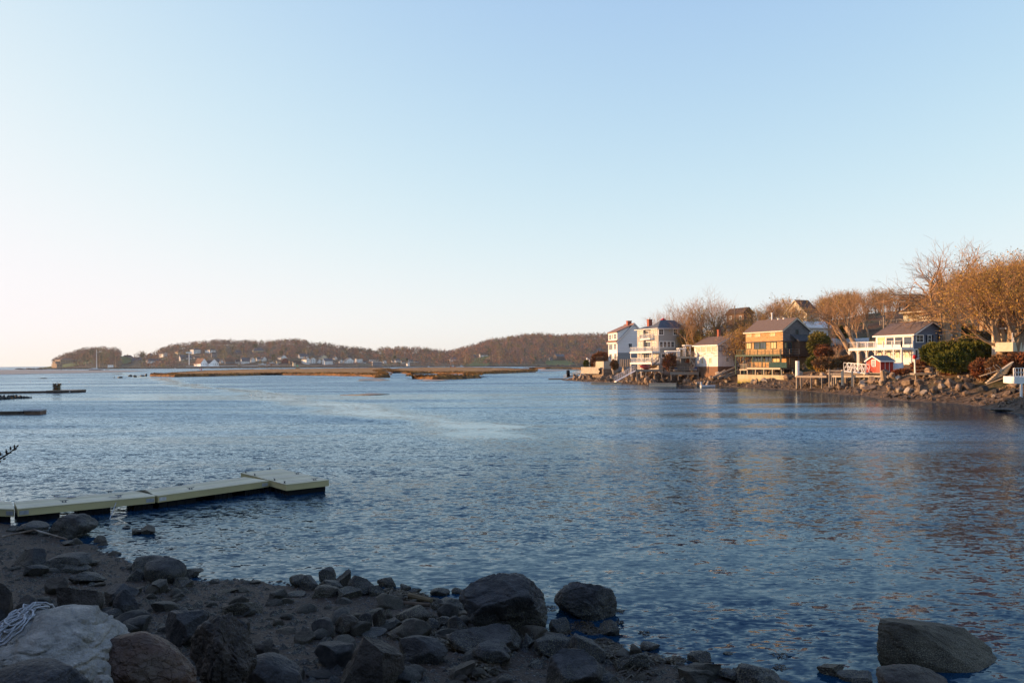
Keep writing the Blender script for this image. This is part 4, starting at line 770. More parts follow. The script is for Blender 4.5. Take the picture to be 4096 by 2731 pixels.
# ------------------------------------------------------------------ boats
def hull(m, c, L, W, H, ang, sheer=.25, draft=.3, mi=0, flip=1):
    c = Vector(c); ca, sa = math.cos(ang), math.sin(ang); n = 12; ring = []
    for i in range(n+1):
        t = i/n; x = (t-.5)*L; w = W/2*(1-max(0, (t-.35)/.65)**2.4)*(.82+.18*min(1, t/.3)); z = H*(1+sheer*(2*t-1)**2); w = max(w, .02)
        pr = [(-w, z), (-w*.92, H*.35), (-w*.45, -draft*.7), (0, -draft), (w*.45, -draft*.7), (w*.92, H*.35), (w, z)]
        ring.append([(c.x+x*ca-y*sa, c.y+x*sa+y*ca, c.z+flip*zz) for y, zz in pr])
    o = len(m.v); k = 7
    for r_ in ring: m.v += r_
    for i in range(n):
        for j in range(k-1): m.f.append((o+i*k+j, o+i*k+j+1, o+(i+1)*k+j+1, o+(i+1)*k+j)); m.mi.append(mi)
        m.f.append((o+i*k+6, o+i*k, o+(i+1)*k, o+(i+1)*k+6)); m.mi.append(mi)
    m.f.append(tuple(o+j for j in range(k))); m.mi.append(mi)
M['hullw'] = mat('white_hull', (.65, .65, .65), None, 1, .35); M['hulld'] = mat('dark_hull', (.03, .04, .06), None, 1, .3); M['hullr'] = mat('red_hull', (.5, .10, .07), None, 1, .4)
def sailboat(label, z, x, yw, ytop, hw, D=None, ang=0.0, hm=None, group=None):
    p = onz(*z(x, yw)); D = D or p.y; p = at(*z(x, yw), D); p.z = 0; sc = hw/z(1, 0)[0] if 0 else hw*D/F; top = at(*z(x, ytop), D).z
    r = empty('sailboat', p, label, 'sailboat', group); L = sc; m = MB(); hull(m, p, L, L*.27, L*.075, ang); m.build('hull', hm or M['hullw'], r, True)
    ca, sa = math.cos(ang), math.sin(ang); f = lambda u, z_: Vector((p.x+u*ca, p.y+u*sa, z_))
    m = MB(); m.beam(f(-L*.22, L*.10), f(L*.12, L*.10), L*.14, L*.06); m.build('cabin', M['hullw'], r)
    m = MB(); m.tube([f(L*.05, 0), f(L*.05, top)], [L*.014+.22, L*.008+.14], 6); m.build('mast', M['white'], r)
    m = MB(); m.beam(f(L*.04, L*.16), f(-L*.33, L*.15), L*.02); m.build('boom', M['alu'], r)
    m = MB()
    for u in (-.49, .49): m.beam(f(L*u, L*.08), f(L*.05, top*.97), .05)
    m.build('rigging', M['metal'], r); return r
s_ = sailboat('large moored sailing yacht with dark hull below the wooded point', V1, 918, 697, 385, 53, D=1150, ang=0.05, hm=M['hullw'])
for ch_ in list(s_.children):
    if ch_.name.startswith('hull'): m = MB(); p = s_.location; hull(m, p+Vector((0, -.04, -.1)), 53*1150/F*1.002, 53*1150/F*.274, 53*1150/F*.045, .05); m.build('boot_stripe', M['hulld'], ch_, True)
sailboat('small white sailboat in front of the broad white house', V3, 396, 650, 505, 9, ang=1.2)
sailboat('white sailboat with the tallest mast left of the boat shed', V3, 852, 640, 477, 11, ang=1.0)
sailboat('white sailboat moored among motor boats near the shack', V3, 1156, 640, 502, 14, ang=.4)
sailboat('grey sailboat with thin mast moored left of the hipped house', V3, 1258, 628, 505, 10, ang=.5)
def motorboat(label, z, x0, x1, yw, D=None, hm=None, cab=.5, ch=.3, ang=0.0, group=None):
    xc = (x0+x1)/2; p = onz(*z(xc, yw)); D = D or p.y; p = at(*z(xc, yw), D); p.z = 0; L = abs(z(x1, 0)[0]-z(x0, 0)[0])*D/F
    r = empty('motorboat', p, label, 'boat', group); m = MB(); hull(m, p, L, L*.32, L*.12, ang); m.build('hull', hm or M['hullw'], r, True)
    ca, sa = math.cos(ang), math.sin(ang); f = lambda u, z_: Vector((p.x+u*L*ca, p.y+u*L*sa, z_*L))
    if cab: m = MB(); m.beam(f(-cab*.3, .12+ch*.4), f(cab*.5, .12+ch*.4), L*.22, L*ch*.8); cb = m.build('cabin', M['hullw'], r); m = MB(); m.beam(f(-cab*.28, .12+ch*.55), f(cab*.52, .12+ch*.55), L*.225, L*ch*.25); m.build('window', M['glass'], cb); m = MB(); m.beam(f(0, .12+ch*.7), f(0, .2+ch*1.5), L*.012); m.build('antenna', M['alu'], r)
    return r
motorboat('white cabin cruiser moored left of the waterside shack', V3, 1345, 1430, 640, ang=.2, ch=.42)
motorboat('bright white low motorboat touching the cabin cruiser', V3, 1348, 1390, 641, D=1080, cab=.3, ch=.2)
motorboat('white motorboat at the far dock left of the masts', V3, 1095, 1135, 636, ch=.4)
motorboat('grey white motorboat beside the boat shed pier', V3, 1000, 1060, 634, ch=.3)
motorboat('small white motorboat right of the shack', V3, 1800, 1842, 618, D=1500, ch=.4)
motorboat('dark low workboat afloat in front of the dark wood', V3, 1695, 1768, 634, hm=M['hulld'], cab=0)
motorboat('red hulled lobster boat moored at the right far hill', V4, 165, 242, 542, D=1250, hm=M['hullr'], ch=.35)
motorboat('white motorboat right of the red lobster boat', V4, 272, 358, 540, D=1250, ch=.25)
motorboat('dark dinghy right of the large yacht', V1, 1068, 1115, 698, D=1150, hm=M['hulld'], cab=0)
motorboat('rowing boat with white deckhouse in front of the broad white house', V3, 110, 225, 655, cab=.4, ch=.12)
for i, (x0, x1, y) in enumerate(((1310, 1430, 628), (1445, 1495, 626), (1570, 1625, 622), (1485, 1560, 598), (1412, 1452, 662), (1590, 1625, 660))):
    D_ = HD-8 if i < 4 else 1300; r = motorboat(('white boat covered for storage on the village yard, %s', 'small white boat afloat below the village yard, %s')[i > 3] % ('widest of them', 'second from left', 'rightmost of them', 'the one set back', 'left one', 'right one')[i], V2, x0, x1, y, D=D_, cab=.3, ch=.2)
    if i < 4: r.location.z = at(*V2(x0, y), D_).z
# buoys and marks
def buoy(label, z, x, y, r, mt, D=None):
    p = onz(*z(x, y)); m = MB(); q = r*p.y/F
    m.tube([p+Vector((0, 0, k)) for k in (-.3*q, .3*q, 1.2*q, 1.9*q, 2.6*q)], [q*.6, q, q, q*.7, q*.2], 10); tag(m.build('buoy', mt, loc=p, smooth=True), label, 'buoy')
M['bred'] = mat('buoy_red', (.45, .02, .03)); M['bgreen'] = mat('marker_green', (.02, .35, .22))
buoy('red can buoy right of the clubhouse flagpole', V2, 412, 708, 2.6, M['bred']); buoy('small pink red buoy left of the red can buoy', V2, 383, 692, 1.5, M['bred'])
buoy('grey mooring buoy on the marsh edge water', V2, 335, 722, 2, M['metal']); buoy('round white buoy off the left village', V1, 1584, 717, 1.6, M['white']); buoy('small white mooring buoy nearer the village wall', V1, 2158, 685, 1.6, M['white'])
buoy('white stick buoy right of the trap dock', V5, 1090, 308, 1.7, M['white']); buoy('white float bobbing left of the trap dock', V5, 482, 305, 2.0, M['white'])
buoy('tiny white buoy before the low sand patch', zf(900, 1500, 2), 215, 162, 1.6, M['white'])
for (x0, x1, yt, yb, gt, lab, D_) in ((1887, 1941, 655, 684, 1, 'square stone channel marker topped with a green light', 1000), (976, 1020, 620, 662, 0, 'square stone beacon with pale top in front of the pier', 1540)):
    p0, p1 = at(*V2(x0, yb), D_), at(*V2(x1, yt), D_); r = empty('channel_marker', (p0.x, D_, 0), lab, 'marker'); m = MB(); w = p1.x-p0.x; m.box(p0.x, p1.x, D_, D_+w, -.5, max(p1.z-.5, 1.5)); m.build('base', vm['t'], r)
    m = MB(); z_ = max(p1.z-.5, 1.5); m.box(p0.x-.4, p1.x+.4, D_-.4, D_+w+.4, z_, z_+.9); m.build('cap', vm['t'], r); m = MB(); x_ = (p0.x+p1.x)/2; m.tube([(x_, D_+w/2, z_+.9), (x_, D_+w/2, z_+.9+w*.45)], w*.17, 8); m.build('lamp', M['bgreen'] if gt else M['metal'], r)
p = at(*V2(222, 625), 1550); thing1('flagpole', 'tall white mast at the left end of the clubhouse', 'flagpole', M['white'], lambda m: (m.tube([p, (p.x, p.y, at(*V2(222, 430), 1550).z)], [.9, .7], 8), m.beam((p.x-6, p.y, at(*V2(222, 432), 1550).z), (p.x+6, p.y, at(*V2(222, 432), 1550).z), 2.5)), p)
p = onz(*V1(374, 712)); hgt = 36/3.92*p.y/F*.92
def person(m):
    s = hgt/1.75; c = p
    f = lambda x, z_: c+Vector((x*s, 0, .25+z_*s))
    for sg in (-1, 1): m.tube([f(.09*sg, 0), f(.09*sg, .45), f(.08*sg, .85)], [.07*s, .08*s, .1*s], 8); m.tube([f(.2*sg, 1.4), f(.24*sg, 1.1), f(.22*sg, .82)], [.06*s, .05*s, .04*s], 6)
    m.tube([f(0, .82), f(0, 1.1), f(0, 1.4), f(0, 1.48), f(0, 1.55), f(0, 1.68), f(0, 1.76)], [.15*s, .15*s, .19*s, .07*s, .09*s, .11*s, .05*s], 10)
thing1('person', 'person in dark clothing standing on the sand flat', 'person', mat('dark_clothing', (.02, .02, .03)), person, p, smooth=True)
thing1('hut', 'white boxy boat shed on the shore right of the yacht', 'hut', vm['w'], lambda m: (m.box(*sorted((at(*V1(1101, 650), 1545).x, at(*V1(1158, 650), 1545).x)), 1545, 1553, 1, at(*V1(1101, 625), 1545).z)), at(*V1(1101, 650), 1545))
# ------------------------------------------------------------------ docks on the left
def quad_slab(m, pts, z0, z1): m.hexa([(p.x, p.y, z0) for p in pts]+[(p.x, p.y, z1) for p in pts])
def lobdock():
    D = 164; a = onz(*V5(735, 480)); b = onz(*V5(1138, 474)); dv = Vector((.35, 2.6, 0)); r = empty('floating_dock', a, 'weathered float stacked with lobster gear at the end of the far left walkway', 'dock')
    m = MB(); quad_slab(m, [a, b, b+dv*1.6, a+dv*1.6], -.2, .42); m.build('float', M['darkwood'], r); m = MB(); quad_slab(m, [a-Vector((.1, .1, 0)), b+Vector((.1, -.1, 0)), b+dv*1.63, a+dv*1.63], .42, .58); m.build('deck', M['greywood'], r)
    m = MB(); c = b+Vector((-.55, -.12, .3)); m.tube([c, c+Vector((0, -.08, 0))], .18, 14); m.build('life_ring', M['white'], r)
    c0 = onz(*V5(0, 495)); c0.x -= 6; m = MB(); quad_slab(m, [c0, a-Vector((.3, 0, 0)), a+Vector((-.3, 1.2, 0)), c0+Vector((0, 1.2, 0))], .05, .45); tag(m.build('walkway', M['darkwood'], loc=c0), 'long low timber walkway leading to the lobster gear float', 'walkway')
    rnd = random.Random(3)
    x = at(*V5(800, 445), D).x; x1 = at(*V5(893, 445), D).x; i = 0
    for lv in range(4):
        for k in range(3):
            if lv == 3 and k == 1: continue
            q = Vector((x+(x1-x)*(k+.5)/3+rnd.uniform(-.1, .1), a.y+1.5, .59+lv*.34)); mm = MB(); w = (x1-x)/6.3
            for (dx, dz) in ((-w, 0), (w, 0), (-w, .3), (w, .3)): mm.beam(q+Vector((dx, -.45, dz+.02)), q+Vector((dx, .45, dz+.02)), .04)
            for dy in (-.45, 0, .45): mm.beam(q+Vector((-w, dy, .02)), q+Vector((-w, dy, .32)), .04); mm.beam(q+Vector((w, dy, .02)), q+Vector((w, dy, .32)), .04); mm.beam(q+Vector((-w, dy, .32)), q+Vector((w, dy, .32)), .04)
            for g in range(4): mm.beam(q+Vector((-w+w*.5*g, -.46, .03)), q+Vector((-w+w*.5*g, -.46, .32)), .02)
            mm.beam(q+Vector((0, 0, .05)), q+Vector((0, 0, .27)), w*1.5, .7); i += 1
            tag(mm.build('lobster_trap', [mat('trap_mesh', (.09, .06, .035), (.13, .10, .04), 3), M['darkwood'], M['mud']][(i*7) % 3], loc=q), 'lobster trap in the stack on the far left float', 'lobster trap', 'lobster traps stacked on the float')
    thing1('pole', 'bent dark sticks poking up from the lobster trap stack', 'pole', M['darkwood'], lambda m: [m.tube([(x+.1+j*.3, a.y+1.4, 1.4), (x+j*.3+(.2 if j else -.3), a.y+1.4, 2.3+j*.08)], .025, 5) for j in range(4)], (x, a.y, 1.4))
lobdock()
a = onz(*V5(378, 820)); b = onz(*V5(630, 818)); dv = Vector((-.4, 1.9, 0)); r = empty('floating_dock', a, 'square pale topped float at the end of the nearer left walkway', 'dock')
m = MB(); quad_slab(m, [a, b, b+dv, a+dv], -.2, .42); m.build('float', mat('rusty_float', (.12, .07, .04), (.2, .12, .08), 2), r); m = MB(); quad_slab(m, [a+Vector((-.08, -.08, 0)), b+Vector((.08, -.08, 0)), b+dv*1.05, a+dv*1.05], .42, .55); m.build('deck', mat('grey_painted_deck', (.30, .30, .31), (.4, .4, .4), 3), r)
c0 = onz(*V5(0, 828)); c0.x -= 4; m = MB(); quad_slab(m, [c0, a-Vector((.15, 0, 0)), a+Vector((-.15, .9, 0)), c0+Vector((0, .9, 0))], .05, .4); tag(m.build('walkway', M['darkwood'], loc=c0), 'dark low walkway leading to the pale topped float', 'walkway')
# ------------------------------------------------------------------ new timber dock in the foreground
M['newwood'] = mat('new_pine_board', (.50, .43, .22), (.40, .34, .18), .9, bump=.25, stretch=(.4, .4, 1), bscale=9, rnd=.08)
M['deckwood'] = mat('new_pine_decking', (.60, .54, .36), (.50, .45, .30), 1.2, bump=.25, bscale=14, rnd=.05)
DW = [M['deckwood'], mat('weathering_pine_decking', (.50, .45, .33), (.42, .38, .28), 1.5, bump=.3, bscale=14), mat('pale_pine_decking', (.68, .62, .47), (.58, .53, .40), 1.0, bump=.3, bscale=14)]
G0 = zf(600, 1820, 2.94)
def dock(label, A, B, Wd, nb, floats, plates, along=True, zt=.5):
    A, B, Wd = Vector(A), Vector(B), Vector(Wd); U = (B-A); L = U.length; u = U/L; w = Wd.length; v = Wd/w; r = empty('floating_dock', (A.x, A.y, 0), label, 'dock', 'new timber floating dock sections')
    P = lambda s, t, z: Vector((A.x+u.x*s+v.x*t, A.y+u.y*s+v.y*t, z))
    def bx(m, s0, s1, t0, t1, z0, z1): m.hexa([P(s0, t0, z0), P(s1, t0, z0), P(s1, t1, z0), P(s0, t1, z0), P(s0, t0, z1), P(s1, t0, z1), P(s1, t1, z1), P(s0, t1, z1)])
    m = MB(); bx(m, 0, L, 0, .05, zt-.27, zt-.03); bx(m, 0, L, w-.05, w, zt-.27, zt-.03); bx(m, 0, .05, .05, w-.05, zt-.27, zt-.03); bx(m, L-.05, L, .05, w-.05, zt-.27, zt-.03); m.build('frame', M['newwood'], r)
    m = MB()
    for i in range(nb):
        if along: bx(m, -.01, L+.01, -.015+(w+.03)*i/nb, -.015+(w+.03)*(i+1)/nb-.014, zt-.03, zt-.002*(i % 2))
        else: bx(m, -.015+(L+.03)*i/nb, -.015+(L+.03)*(i+1)/nb-.014, -.015, w+.015, zt-.03, zt-.002*(i % 2))
        m.mi[-6:] = [(i*7+i//3) % 3]*6
    m.build('decking', DW, r)
    for (s0, s1) in floats:
        m = MB(); bx(m, s0*L, s1*L, .12, w-.12, -.35, zt-.28)
        for k in range(1, 4): s = s0+(s1-s0)*k/4; bx(m, s*L-.04, s*L+.04, .09, w-.09, -.35, zt-.3)
        m.build('float_drum', M['black'], r)
    for s in plates:
        m = MB(); bx(m, s-.28 if s > 1 else s, s if s > 1 else s+.28, -.012, 0, zt-.22, zt-.08); m.build('bracket', M['metal'], r)
    return r, P, L, w
d0 = onz(*F0(-260, 712), .5); d1 = onz(*F0(212, 722), .5); d2 = onz(*F0(2105, 545), .5); d3 = onz(*G0(1395, 298), .5); e1 = onz(*F0(120, 618), .5); wv = e1-d1; uu = (d2-d1).normalized(); wv = Vector((-uu.y, uu.x, 0))*1.85
dock('first timber dock section cut by the left picture edge', d1-(d1-d0).normalized()*4.6, d1-(d1-d0).normalized()*.06, wv, 13, [(.03, .42), (.58, .97)], [4.5])
dock('timber dock section with ropes on two cleats', d1+uu*.06, d2-uu*.06, wv, 13, [(.0, .29), (.43, .66), (.84, .99)], [.05, (d2-d1).length-.15])
u2 = (d3-d2).normalized(); wv2 = Vector((-u2.y, u2.x, 0))*1.85
dock('timber dock section joining the T shaped head', d2+u2*.05, d3, wv2, 13, [(.02, .33), (.5, .66), (.78, .97)], [.05, (d3-d2).length-.1])
tA = onz(*G0(1605, 342), .5); tB = onz(*G0(1068, 203), .5); tC = onz(*G0(2035, 288), .5)
dock('T shaped head of the timber dock', tA, tB, -(Vector((-(tB-tA).normalized().y, (tB-tA).normalized().x, 0)))*1.95, 26, [(.02, .30), (.38, .6), (.7, .98)], [], along=False)
def cleat(p, ang, label):
    m = MB(); u = Vector((math.cos(ang), math.sin(ang), 0)); z = Vector((0, 0, 1)); m.tube([p-u*.15+z*.085, p-u*.07+z*.065, p+u*.07+z*.065, p+u*.15+z*.085], [.01, .016, .016, .01], 6)
    for s in (-.045, .045): m.tube([p+u*s, p+u*s+z*.065], .016, 6)
    m.beam(p-u*.08+z*.006, p+u*.08+z*.006, .05, .012); tag(m.build('cleat', mat('cleat_iron', (.10, .12, .14), None, 5, .45), loc=p), label, 'cleat', 'dock cleats')
ua = math.atan2(uu.y, uu.x)
for (z, x, y, lab) in ((F0, 750, 562, 'dock cleat wrapped with white rope on the far edge'), (F0, 862, 632, 'bare dock cleat on the near edge below the coiled rope'), (F0, 1475, 503, 'bare dock cleat on the far edge of the roped section'), (F0, 1602, 560, 'dock cleat tied with the white line that drops into the water'), (G0, 352, 356, 'far edge cleat on the middle dock section'), (G0, 478, 400, 'near edge cleat on the middle dock section')):
    cleat(onz(*z(x, y), .502), ua, lab)
for (x, y, lab) in ((1128, 206, 'at its far left corner'), (1232, 236, 'on the left edge, second from the far corner'), (1410, 164, 'on the back edge'), (1465, 294, 'on the front edge beside the joint'), (1583, 326, 'nearest its front corner'), (1733, 222, 'in the middle of the right rear edge'), (1937, 292, 'near its right corner')):
    cleat(onz(*G0(x, y), .502), ua+1.5*(x < 1600), 'cleat on the T shaped dock head '+lab)
M['rope'] = mat('white_rope', (.42, .43, .45), (.28, .29, .31), 25, bump=.4)
def coil(c, r, n, seed, k=3, h=.03):
    rnd = random.Random(seed); P = []
    for i in range(n*14):
        a = i*2*math.pi/14+rnd.uniform(-.1, .1); rr_ = r*(.55+.45*math.sin(i*.13+seed)); P.append(c+Vector((math.cos(a)*rr_, math.sin(a)*rr_*.8, h*(.3+.7*((i*7919) % 100)/100))))
    return P
a = onz(*F0(760, 560), .56); b = onz(*F0(915, 564), .515)
thing1('rope', 'white rope from the far edge cleat ending in a small coil on the deck', 'rope', M['rope'], lambda m: (m.tube(coil(a, .09, 3, 1), .012, 5), m.tube([a, b], .012, 5), m.tube(coil(onz(*F0(960, 566), .515), .16, 4, 2), .014, 5)), a)
a = onz(*F0(1605, 560), .57); b = onz(*F0(1465, 880), -.05)
thing1('rope', 'taut white line from the near cleat down into the water', 'rope', M['rope'], lambda m: (m.tube(coil(a, .07, 3, 4), .012, 5), m.tube([a, onz(*F0(1585, 572), .51), b], .014, 5), m.tube([a, onz(*F0(1465, 558), .51)], .012, 5)), a)
# ------------------------------------------------------------------ right bank: docks, piers, stairs, plants
GW, PW = M['greywood'], M['palewood']
def float_dock(label, z, x0, x1, y, w=1.8, zt=.45, th=.0, name='floating_dock'):
    a, b = onz(*z(x0, y)), onz(*z(x1, y)); dv = Vector((.25*w, w, 0)); r = empty(name, a, label, 'dock'); m = MB(); quad_slab(m, [a, b, b+dv, a+dv], -.2, zt-.12); m.build('float', M['darkwood'] if zt < .4 else PW, r)
    m = MB(); e = Vector((.08, 0, 0)); quad_slab(m, [a-e-Vector((0, .08, 0)), b+e-Vector((0, .08, 0)), b+dv+e, a+dv-e], zt-.12, zt); m.build('deck', GW, r); return r
float_dock('thin weathered floating dock at the very tip of the rocky point', Z1, -25, 215, 1246, 1.6, .35)
float_dock('brown floating dock at the foot of the aluminium gangway', Z1, 648, 1118, 1330, 2.2, .6)
float_dock('pale floating dock below the grey house pier', Z1, 1552, 1975, 1352, 2.6, .75)
def ramp(name, label, pa, pb, w, mats, rails=1.0, n=8, cat='gangway', truss=False):
    pa, pb = Vector(pa), Vector(pb); r = empty(name, pa, label, cat); d = (pb-pa); s = Vector((-d.y, d.x, 0)).normalized()*w/2; m = MB(); U = Vector((0, 0, 1))
    m.hexa([pa-s-U*.12, pa+s-U*.12, pb+s-U*.12, pb-s-U*.12, pa-s, pa+s, pb+s, pb-s]); m.build('walkway', mats, r)
    if rails:
        for sg in (-1, 1):
            m = MB(); q = s*sg
            m.beam(pa+q+U*rails, pb+q+U*rails, .07); m.beam(pa+q+U*rails*.5, pb+q+U*rails*.5, .045)
            for i in range(n+1): c = pa+d*(i/n)+q; m.beam(c, c+U*rails, .06)
            if truss:
                for i in range(n): c0, c1 = pa+d*(i/n)+q, pa+d*((i+1)/n)+q; m.beam(c0+U*(rails if i % 2 else 0), c1+U*(0 if i % 2 else rails), .05)
            m.build('handrail', mats, r)
    return r
D_ = onz(*Z1(1015, 1330)).y+1.5
ramp('gangway', 'aluminium gangway with white rails sloping to the brown floating dock', at(*Z1(1022, 1275), D_), at(*Z1(1350, 1098), D_+5), .7, M['alu'], 1.3, 12)
ramp('gangway', 'weathered wooden gangway sloping to the pale floating dock', at(*Z1(1805, 1278), 203), at(*Z1(2048, 1142), 205), 1.1, PW, 1.0, 4)
ramp('ramp', 'long low timber ramp over the rocks to the thin tip dock', at(*Z1(235, 1215), 268), at(*Z1(540, 1128), 262), 1.5, PW, .8, 3, 'ramp')
thing1('barrel', 'dark round barrel on the rocks at the tip of the point', 'barrel', M['black'], lambda m: (m.tube([at(*Z1(262, 1150), 266), at(*Z1(308, 1148), 266)], 1.15, 12)), at(*Z1(285, 1150), 266), smooth=True)
def postpier(label, z, x0, x1, yt, D, w, th, legs, ybot, mats=None, rail=None, rh=1.0, D1=None, name='pier', sp=1.8):
    a, b = at(*z(x0, yt), D), at(*z(x1, yt), D1 or D); r = empty(name, (a.x, a.y, a.z-2), label, name); dv = Vector((.3*w, w, 0)); m = MB(); U = Vector((0, 0, 1))
    m.hexa([a-U*th, b-U*th, b+dv-U*th, a+dv-U*th, a, b, b+dv, a+dv]); m.build('deck', mats or GW, r)
    for x in legs:
        t = (x-x0)/(x1-x0); p = a+(b-a)*t+Vector((.05, .1, 0)); zb_ = at(*z(x, ybot), p.y).z; m = MB(); m.beam((p.x, p.y, zb_-.5), (p.x, p.y, p.z-th), .2); m.build('post', mats or GW, r)
    if rail:
        m = MB(); L = (b-a).length; n = max(1, int(L/sp))
        for i in range(n+1): c = a+(b-a)*(i/n)+Vector((0, .08, 0)); m.beam(c, c+U*rh, .1)
        m.beam(a+U*rh, b+U*rh, .12, .07); m.beam(a+U*rh*.5, b+U*rh*.5, .06, .08)
        if rail == 'bal':
            k = int(L/.3)
            for i in range(k): c = a+(b-a)*((i+.5)/k); m.beam(c, c+U*rh, .06)
        m.build('railing', mats or GW, r)
    return r
postpier('brown railed pier in front of the grey house carrying the kayaks', Z1, 1340, 1770, 1088, 199, 3, .5, (1360, 1500, 1640, 1750), 1230, GW, 'mid', 1.0, sp=3.4)
postpier('pale low pier with steps below the wooden deck', Z1, 1882, 2335, 1125, 196, 3, .7, (1900, 2010, 2160, 2320), 1230, GW, 'mid', 1.2, sp=3.5)
def kayak(label, z, x0, x1, y, D, mt):
    a, b = at(*z(x0, y), D), at(*z(x1, y), D); m = MB(); n = 9; m.tube([a+(b-a)*(i/(n-1))+Vector((0, 0, .18*abs(i/4-1)**2)) for i in range(n)], [.06+.36*math.sin(math.pi*i/(n-1))**.6 for i in range(n)], 8); tag(m.build('kayak', mt, loc=a, smooth=True), label, 'kayak')
kayak('red kayak on the rack behind the brown pier rail', Z1, 1408, 1570, 1044, 200.5, M['bred']); kayak('yellow orange kayak right of the red kayak', Z1, 1540, 1682, 1046, 201.5, mat('kayak_orange', (.65, .28, .03)))
kayak('lower red kayak under the yellow orange kayak', Z1, 1430, 1600, 1062, 200.2, mat('kayak_dull_red', (.35, .05, .03)))
m = MB(); p = at(*Z1(2130, 1100), 198); hull(m, p, 6, 1.7, .6, 0, draft=.2); r = empty('rowboat', p, 'small white and blue rowing boat lying on the pale low pier', 'boat'); m.build('hull', M['hullw'], r, True); m = MB(); hull(m, p+Vector((0, -.03, .28)), 6.1, 1.75, .36, 0, draft=-.05); m.build('stripe', mat('blue_gunwale', (.05, .12, .35)), r, True)
def pergola(label, z, x0, x1, yt, yb, D):
    a, b = at(*z(x0, yt), D), at(*z(x1, yt), D); zb_ = at(*z(x0, yb), D).z; r = empty('pergola', (a.x, D, zb_), label, 'pergola')
    for X_ in (a.x+.35, b.x-.35):
        for y in (D+.2, D+2.2): m = MB(); m.beam((X_, y, zb_), (X_, y, a.z-.3), .22); m.build('post', M['white'], r)
    m = MB()
    for y in (D+.2, D+2.2): m.beam((a.x, y, a.z-.2), (b.x, y, a.z-.2), .1, .22)
    n = 7
    for i in range(n): x = a.x+.1+(b.x-a.x-.2)*i/(n-1); m.beam((x, D-.4, a.z), (x, D+2.8, a.z), .08, .18)
    m.build('beams', M['white'], r)
pergola('lowest and longest white pergola in front of the grey house', Z1, 1820, 2045, 800, 950, 200); pergola('middle white pergola beside the grey house', Z1, 2012, 2140, 758, 880, 201); pergola('highest white pergola next to the boathouse', Z1, 2103, 2222, 708, 850, 202)
postpier('raised wooden deck with slatted rail left of the boathouse', Z1, 1985, 2270, 888, 198, 5, .35, (2045, 2195), 1000, PW, 'bal', 1.25, name='deck')
def stairs(label, z, x0, y0, x1, y1, D, w=1.2, n=10, mats=None, D1=None):
    a, b = at(*z(x0, y0), D), at(*z(x1, y1), D1 or D); r = empty('stairs', b if b.z < a.z else a, label, 'stairs'); U = Vector((0, 0, 1)); W_ = Vector((.3, 1, 0)).normalized()*w
    m = MB(); m.beam(a, b, .08, .28); m.beam(a+W_, b+W_, .08, .28); m.build('stringer', mats or GW, r); m = MB(); dx = (b-a)/n; hx = Vector((dx.x, dx.y, 0))
    for i in range(n): c = a+dx*(i+.5); m.hexa([c-hx*.6-U*.04, c+hx*.6-U*.04, c+hx*.6+W_-U*.04, c-hx*.6+W_-U*.04, c-hx*.6, c+hx*.6, c+hx*.6+W_, c-hx*.6+W_])
    m.build('tread', mats or GW, r); m = MB(); m.beam(a+U*1, b+U*1, .09)
    for i in range(4): c = a+(b-a)*i/3; m.beam(c, c+U*1, .08)
    m.build('handrail', mats or GW, r)
stairs('timber stairs from the raised deck down to the rocks by the boathouse', Z1, 2182, 900, 2275, 1030, 196, D1=195); stairs('timber stairs climbing beside the grey house balconies', Z1, 1600, 1025, 1700, 940, 200, D1=201); stairs('small lower steps onto the pale low pier', Z1, 2195, 1105, 2270, 1040, 194)
def wallrow(label, z, x0, x1, yt, yb, D, D1=None, seed=1, mt=None, s=.75):
    rnd = random.Random(seed); a, b = at(*z(x0, yt), D), at(*z(x1, yt), D1 or D); zb_ = at(*z(x0, yb), D).z-.8; m = MB(); L = (b-a).length; U = (b-a)/L; zc = zb_; top = max(a.z, b.z)
    while zc < top:
        x = rnd.uniform(-.4, 0); h_ = rnd.uniform(.35, .65)
        while x < L:
            w = rnd.uniform(.5, 1.3); c = a+U*x; j = rnd.uniform(-.12, .1); q = [c+Vector((0, j, 0)), c+U*(w-.04)+Vector((0, j, 0)), c+U*(w-.04)+Vector((.2, 1.2, 0)), c+Vector((.2, 1.2, 0))]
            if zc < a.z+(b.z-a.z)*max(0, min(1, x/L)): m.hexa([Vector((p.x, p.y, zc)) for p in q]+[Vector((p.x, p.y, zc+h_-.03)) for p in q])
            x += w
        zc += h_
    return tag(m.build('stone_wall', mt or M['stone'], loc=(a.x, a.y, zb_)), label, 'wall')
wallrow('golden stone retaining wall under the pergolas', Z1, 1770, 1950, 955, 1040, 200); wallrow('low pale retaining wall left of the boathouse', Z1, 2000, 2190, 1005, 1050, 197, seed=2); wallrow('concrete and stone wall at the foot of the white house bushes', Z1, 490, 760, 1062, 1110, 246, 236, seed=3, mt=M['concrete'])
wallrow('dry stone wall below the parked car', Z3, 270, 520, 885, 955, 166, seed=5); wallrow('low boulder wall on the hillside lawn', Z3, 700, 1060, 590, 625, 205, seed=6)
def bar_(label, name, a, b, r, mt, cat=None, n=8, r2=None): thing1(name, label, cat or name.replace('_', ' '), mt, lambda m: m.tube([a, b], [r, r2 or r], n), a)
for i, (x, s) in enumerate(((1105, 'first'), (1132, 'second'), (1160, 'third'), (1192, 'fourth'), (1222, 'fifth'), (1250, 'sixth'))): p = at(*Z1(x, 990), 222+i*.4); bar_('%s weathered picket post from the left between the white and grey houses' % s, 'fence_post', p-Vector((0, 0, 1)), at(*Z1(x, 925), 222+i*.4), .17, GW, 'post', 6)
p = at(*Z1(618, 1028), 250); tp = at(*Z1(618, 932), 250)
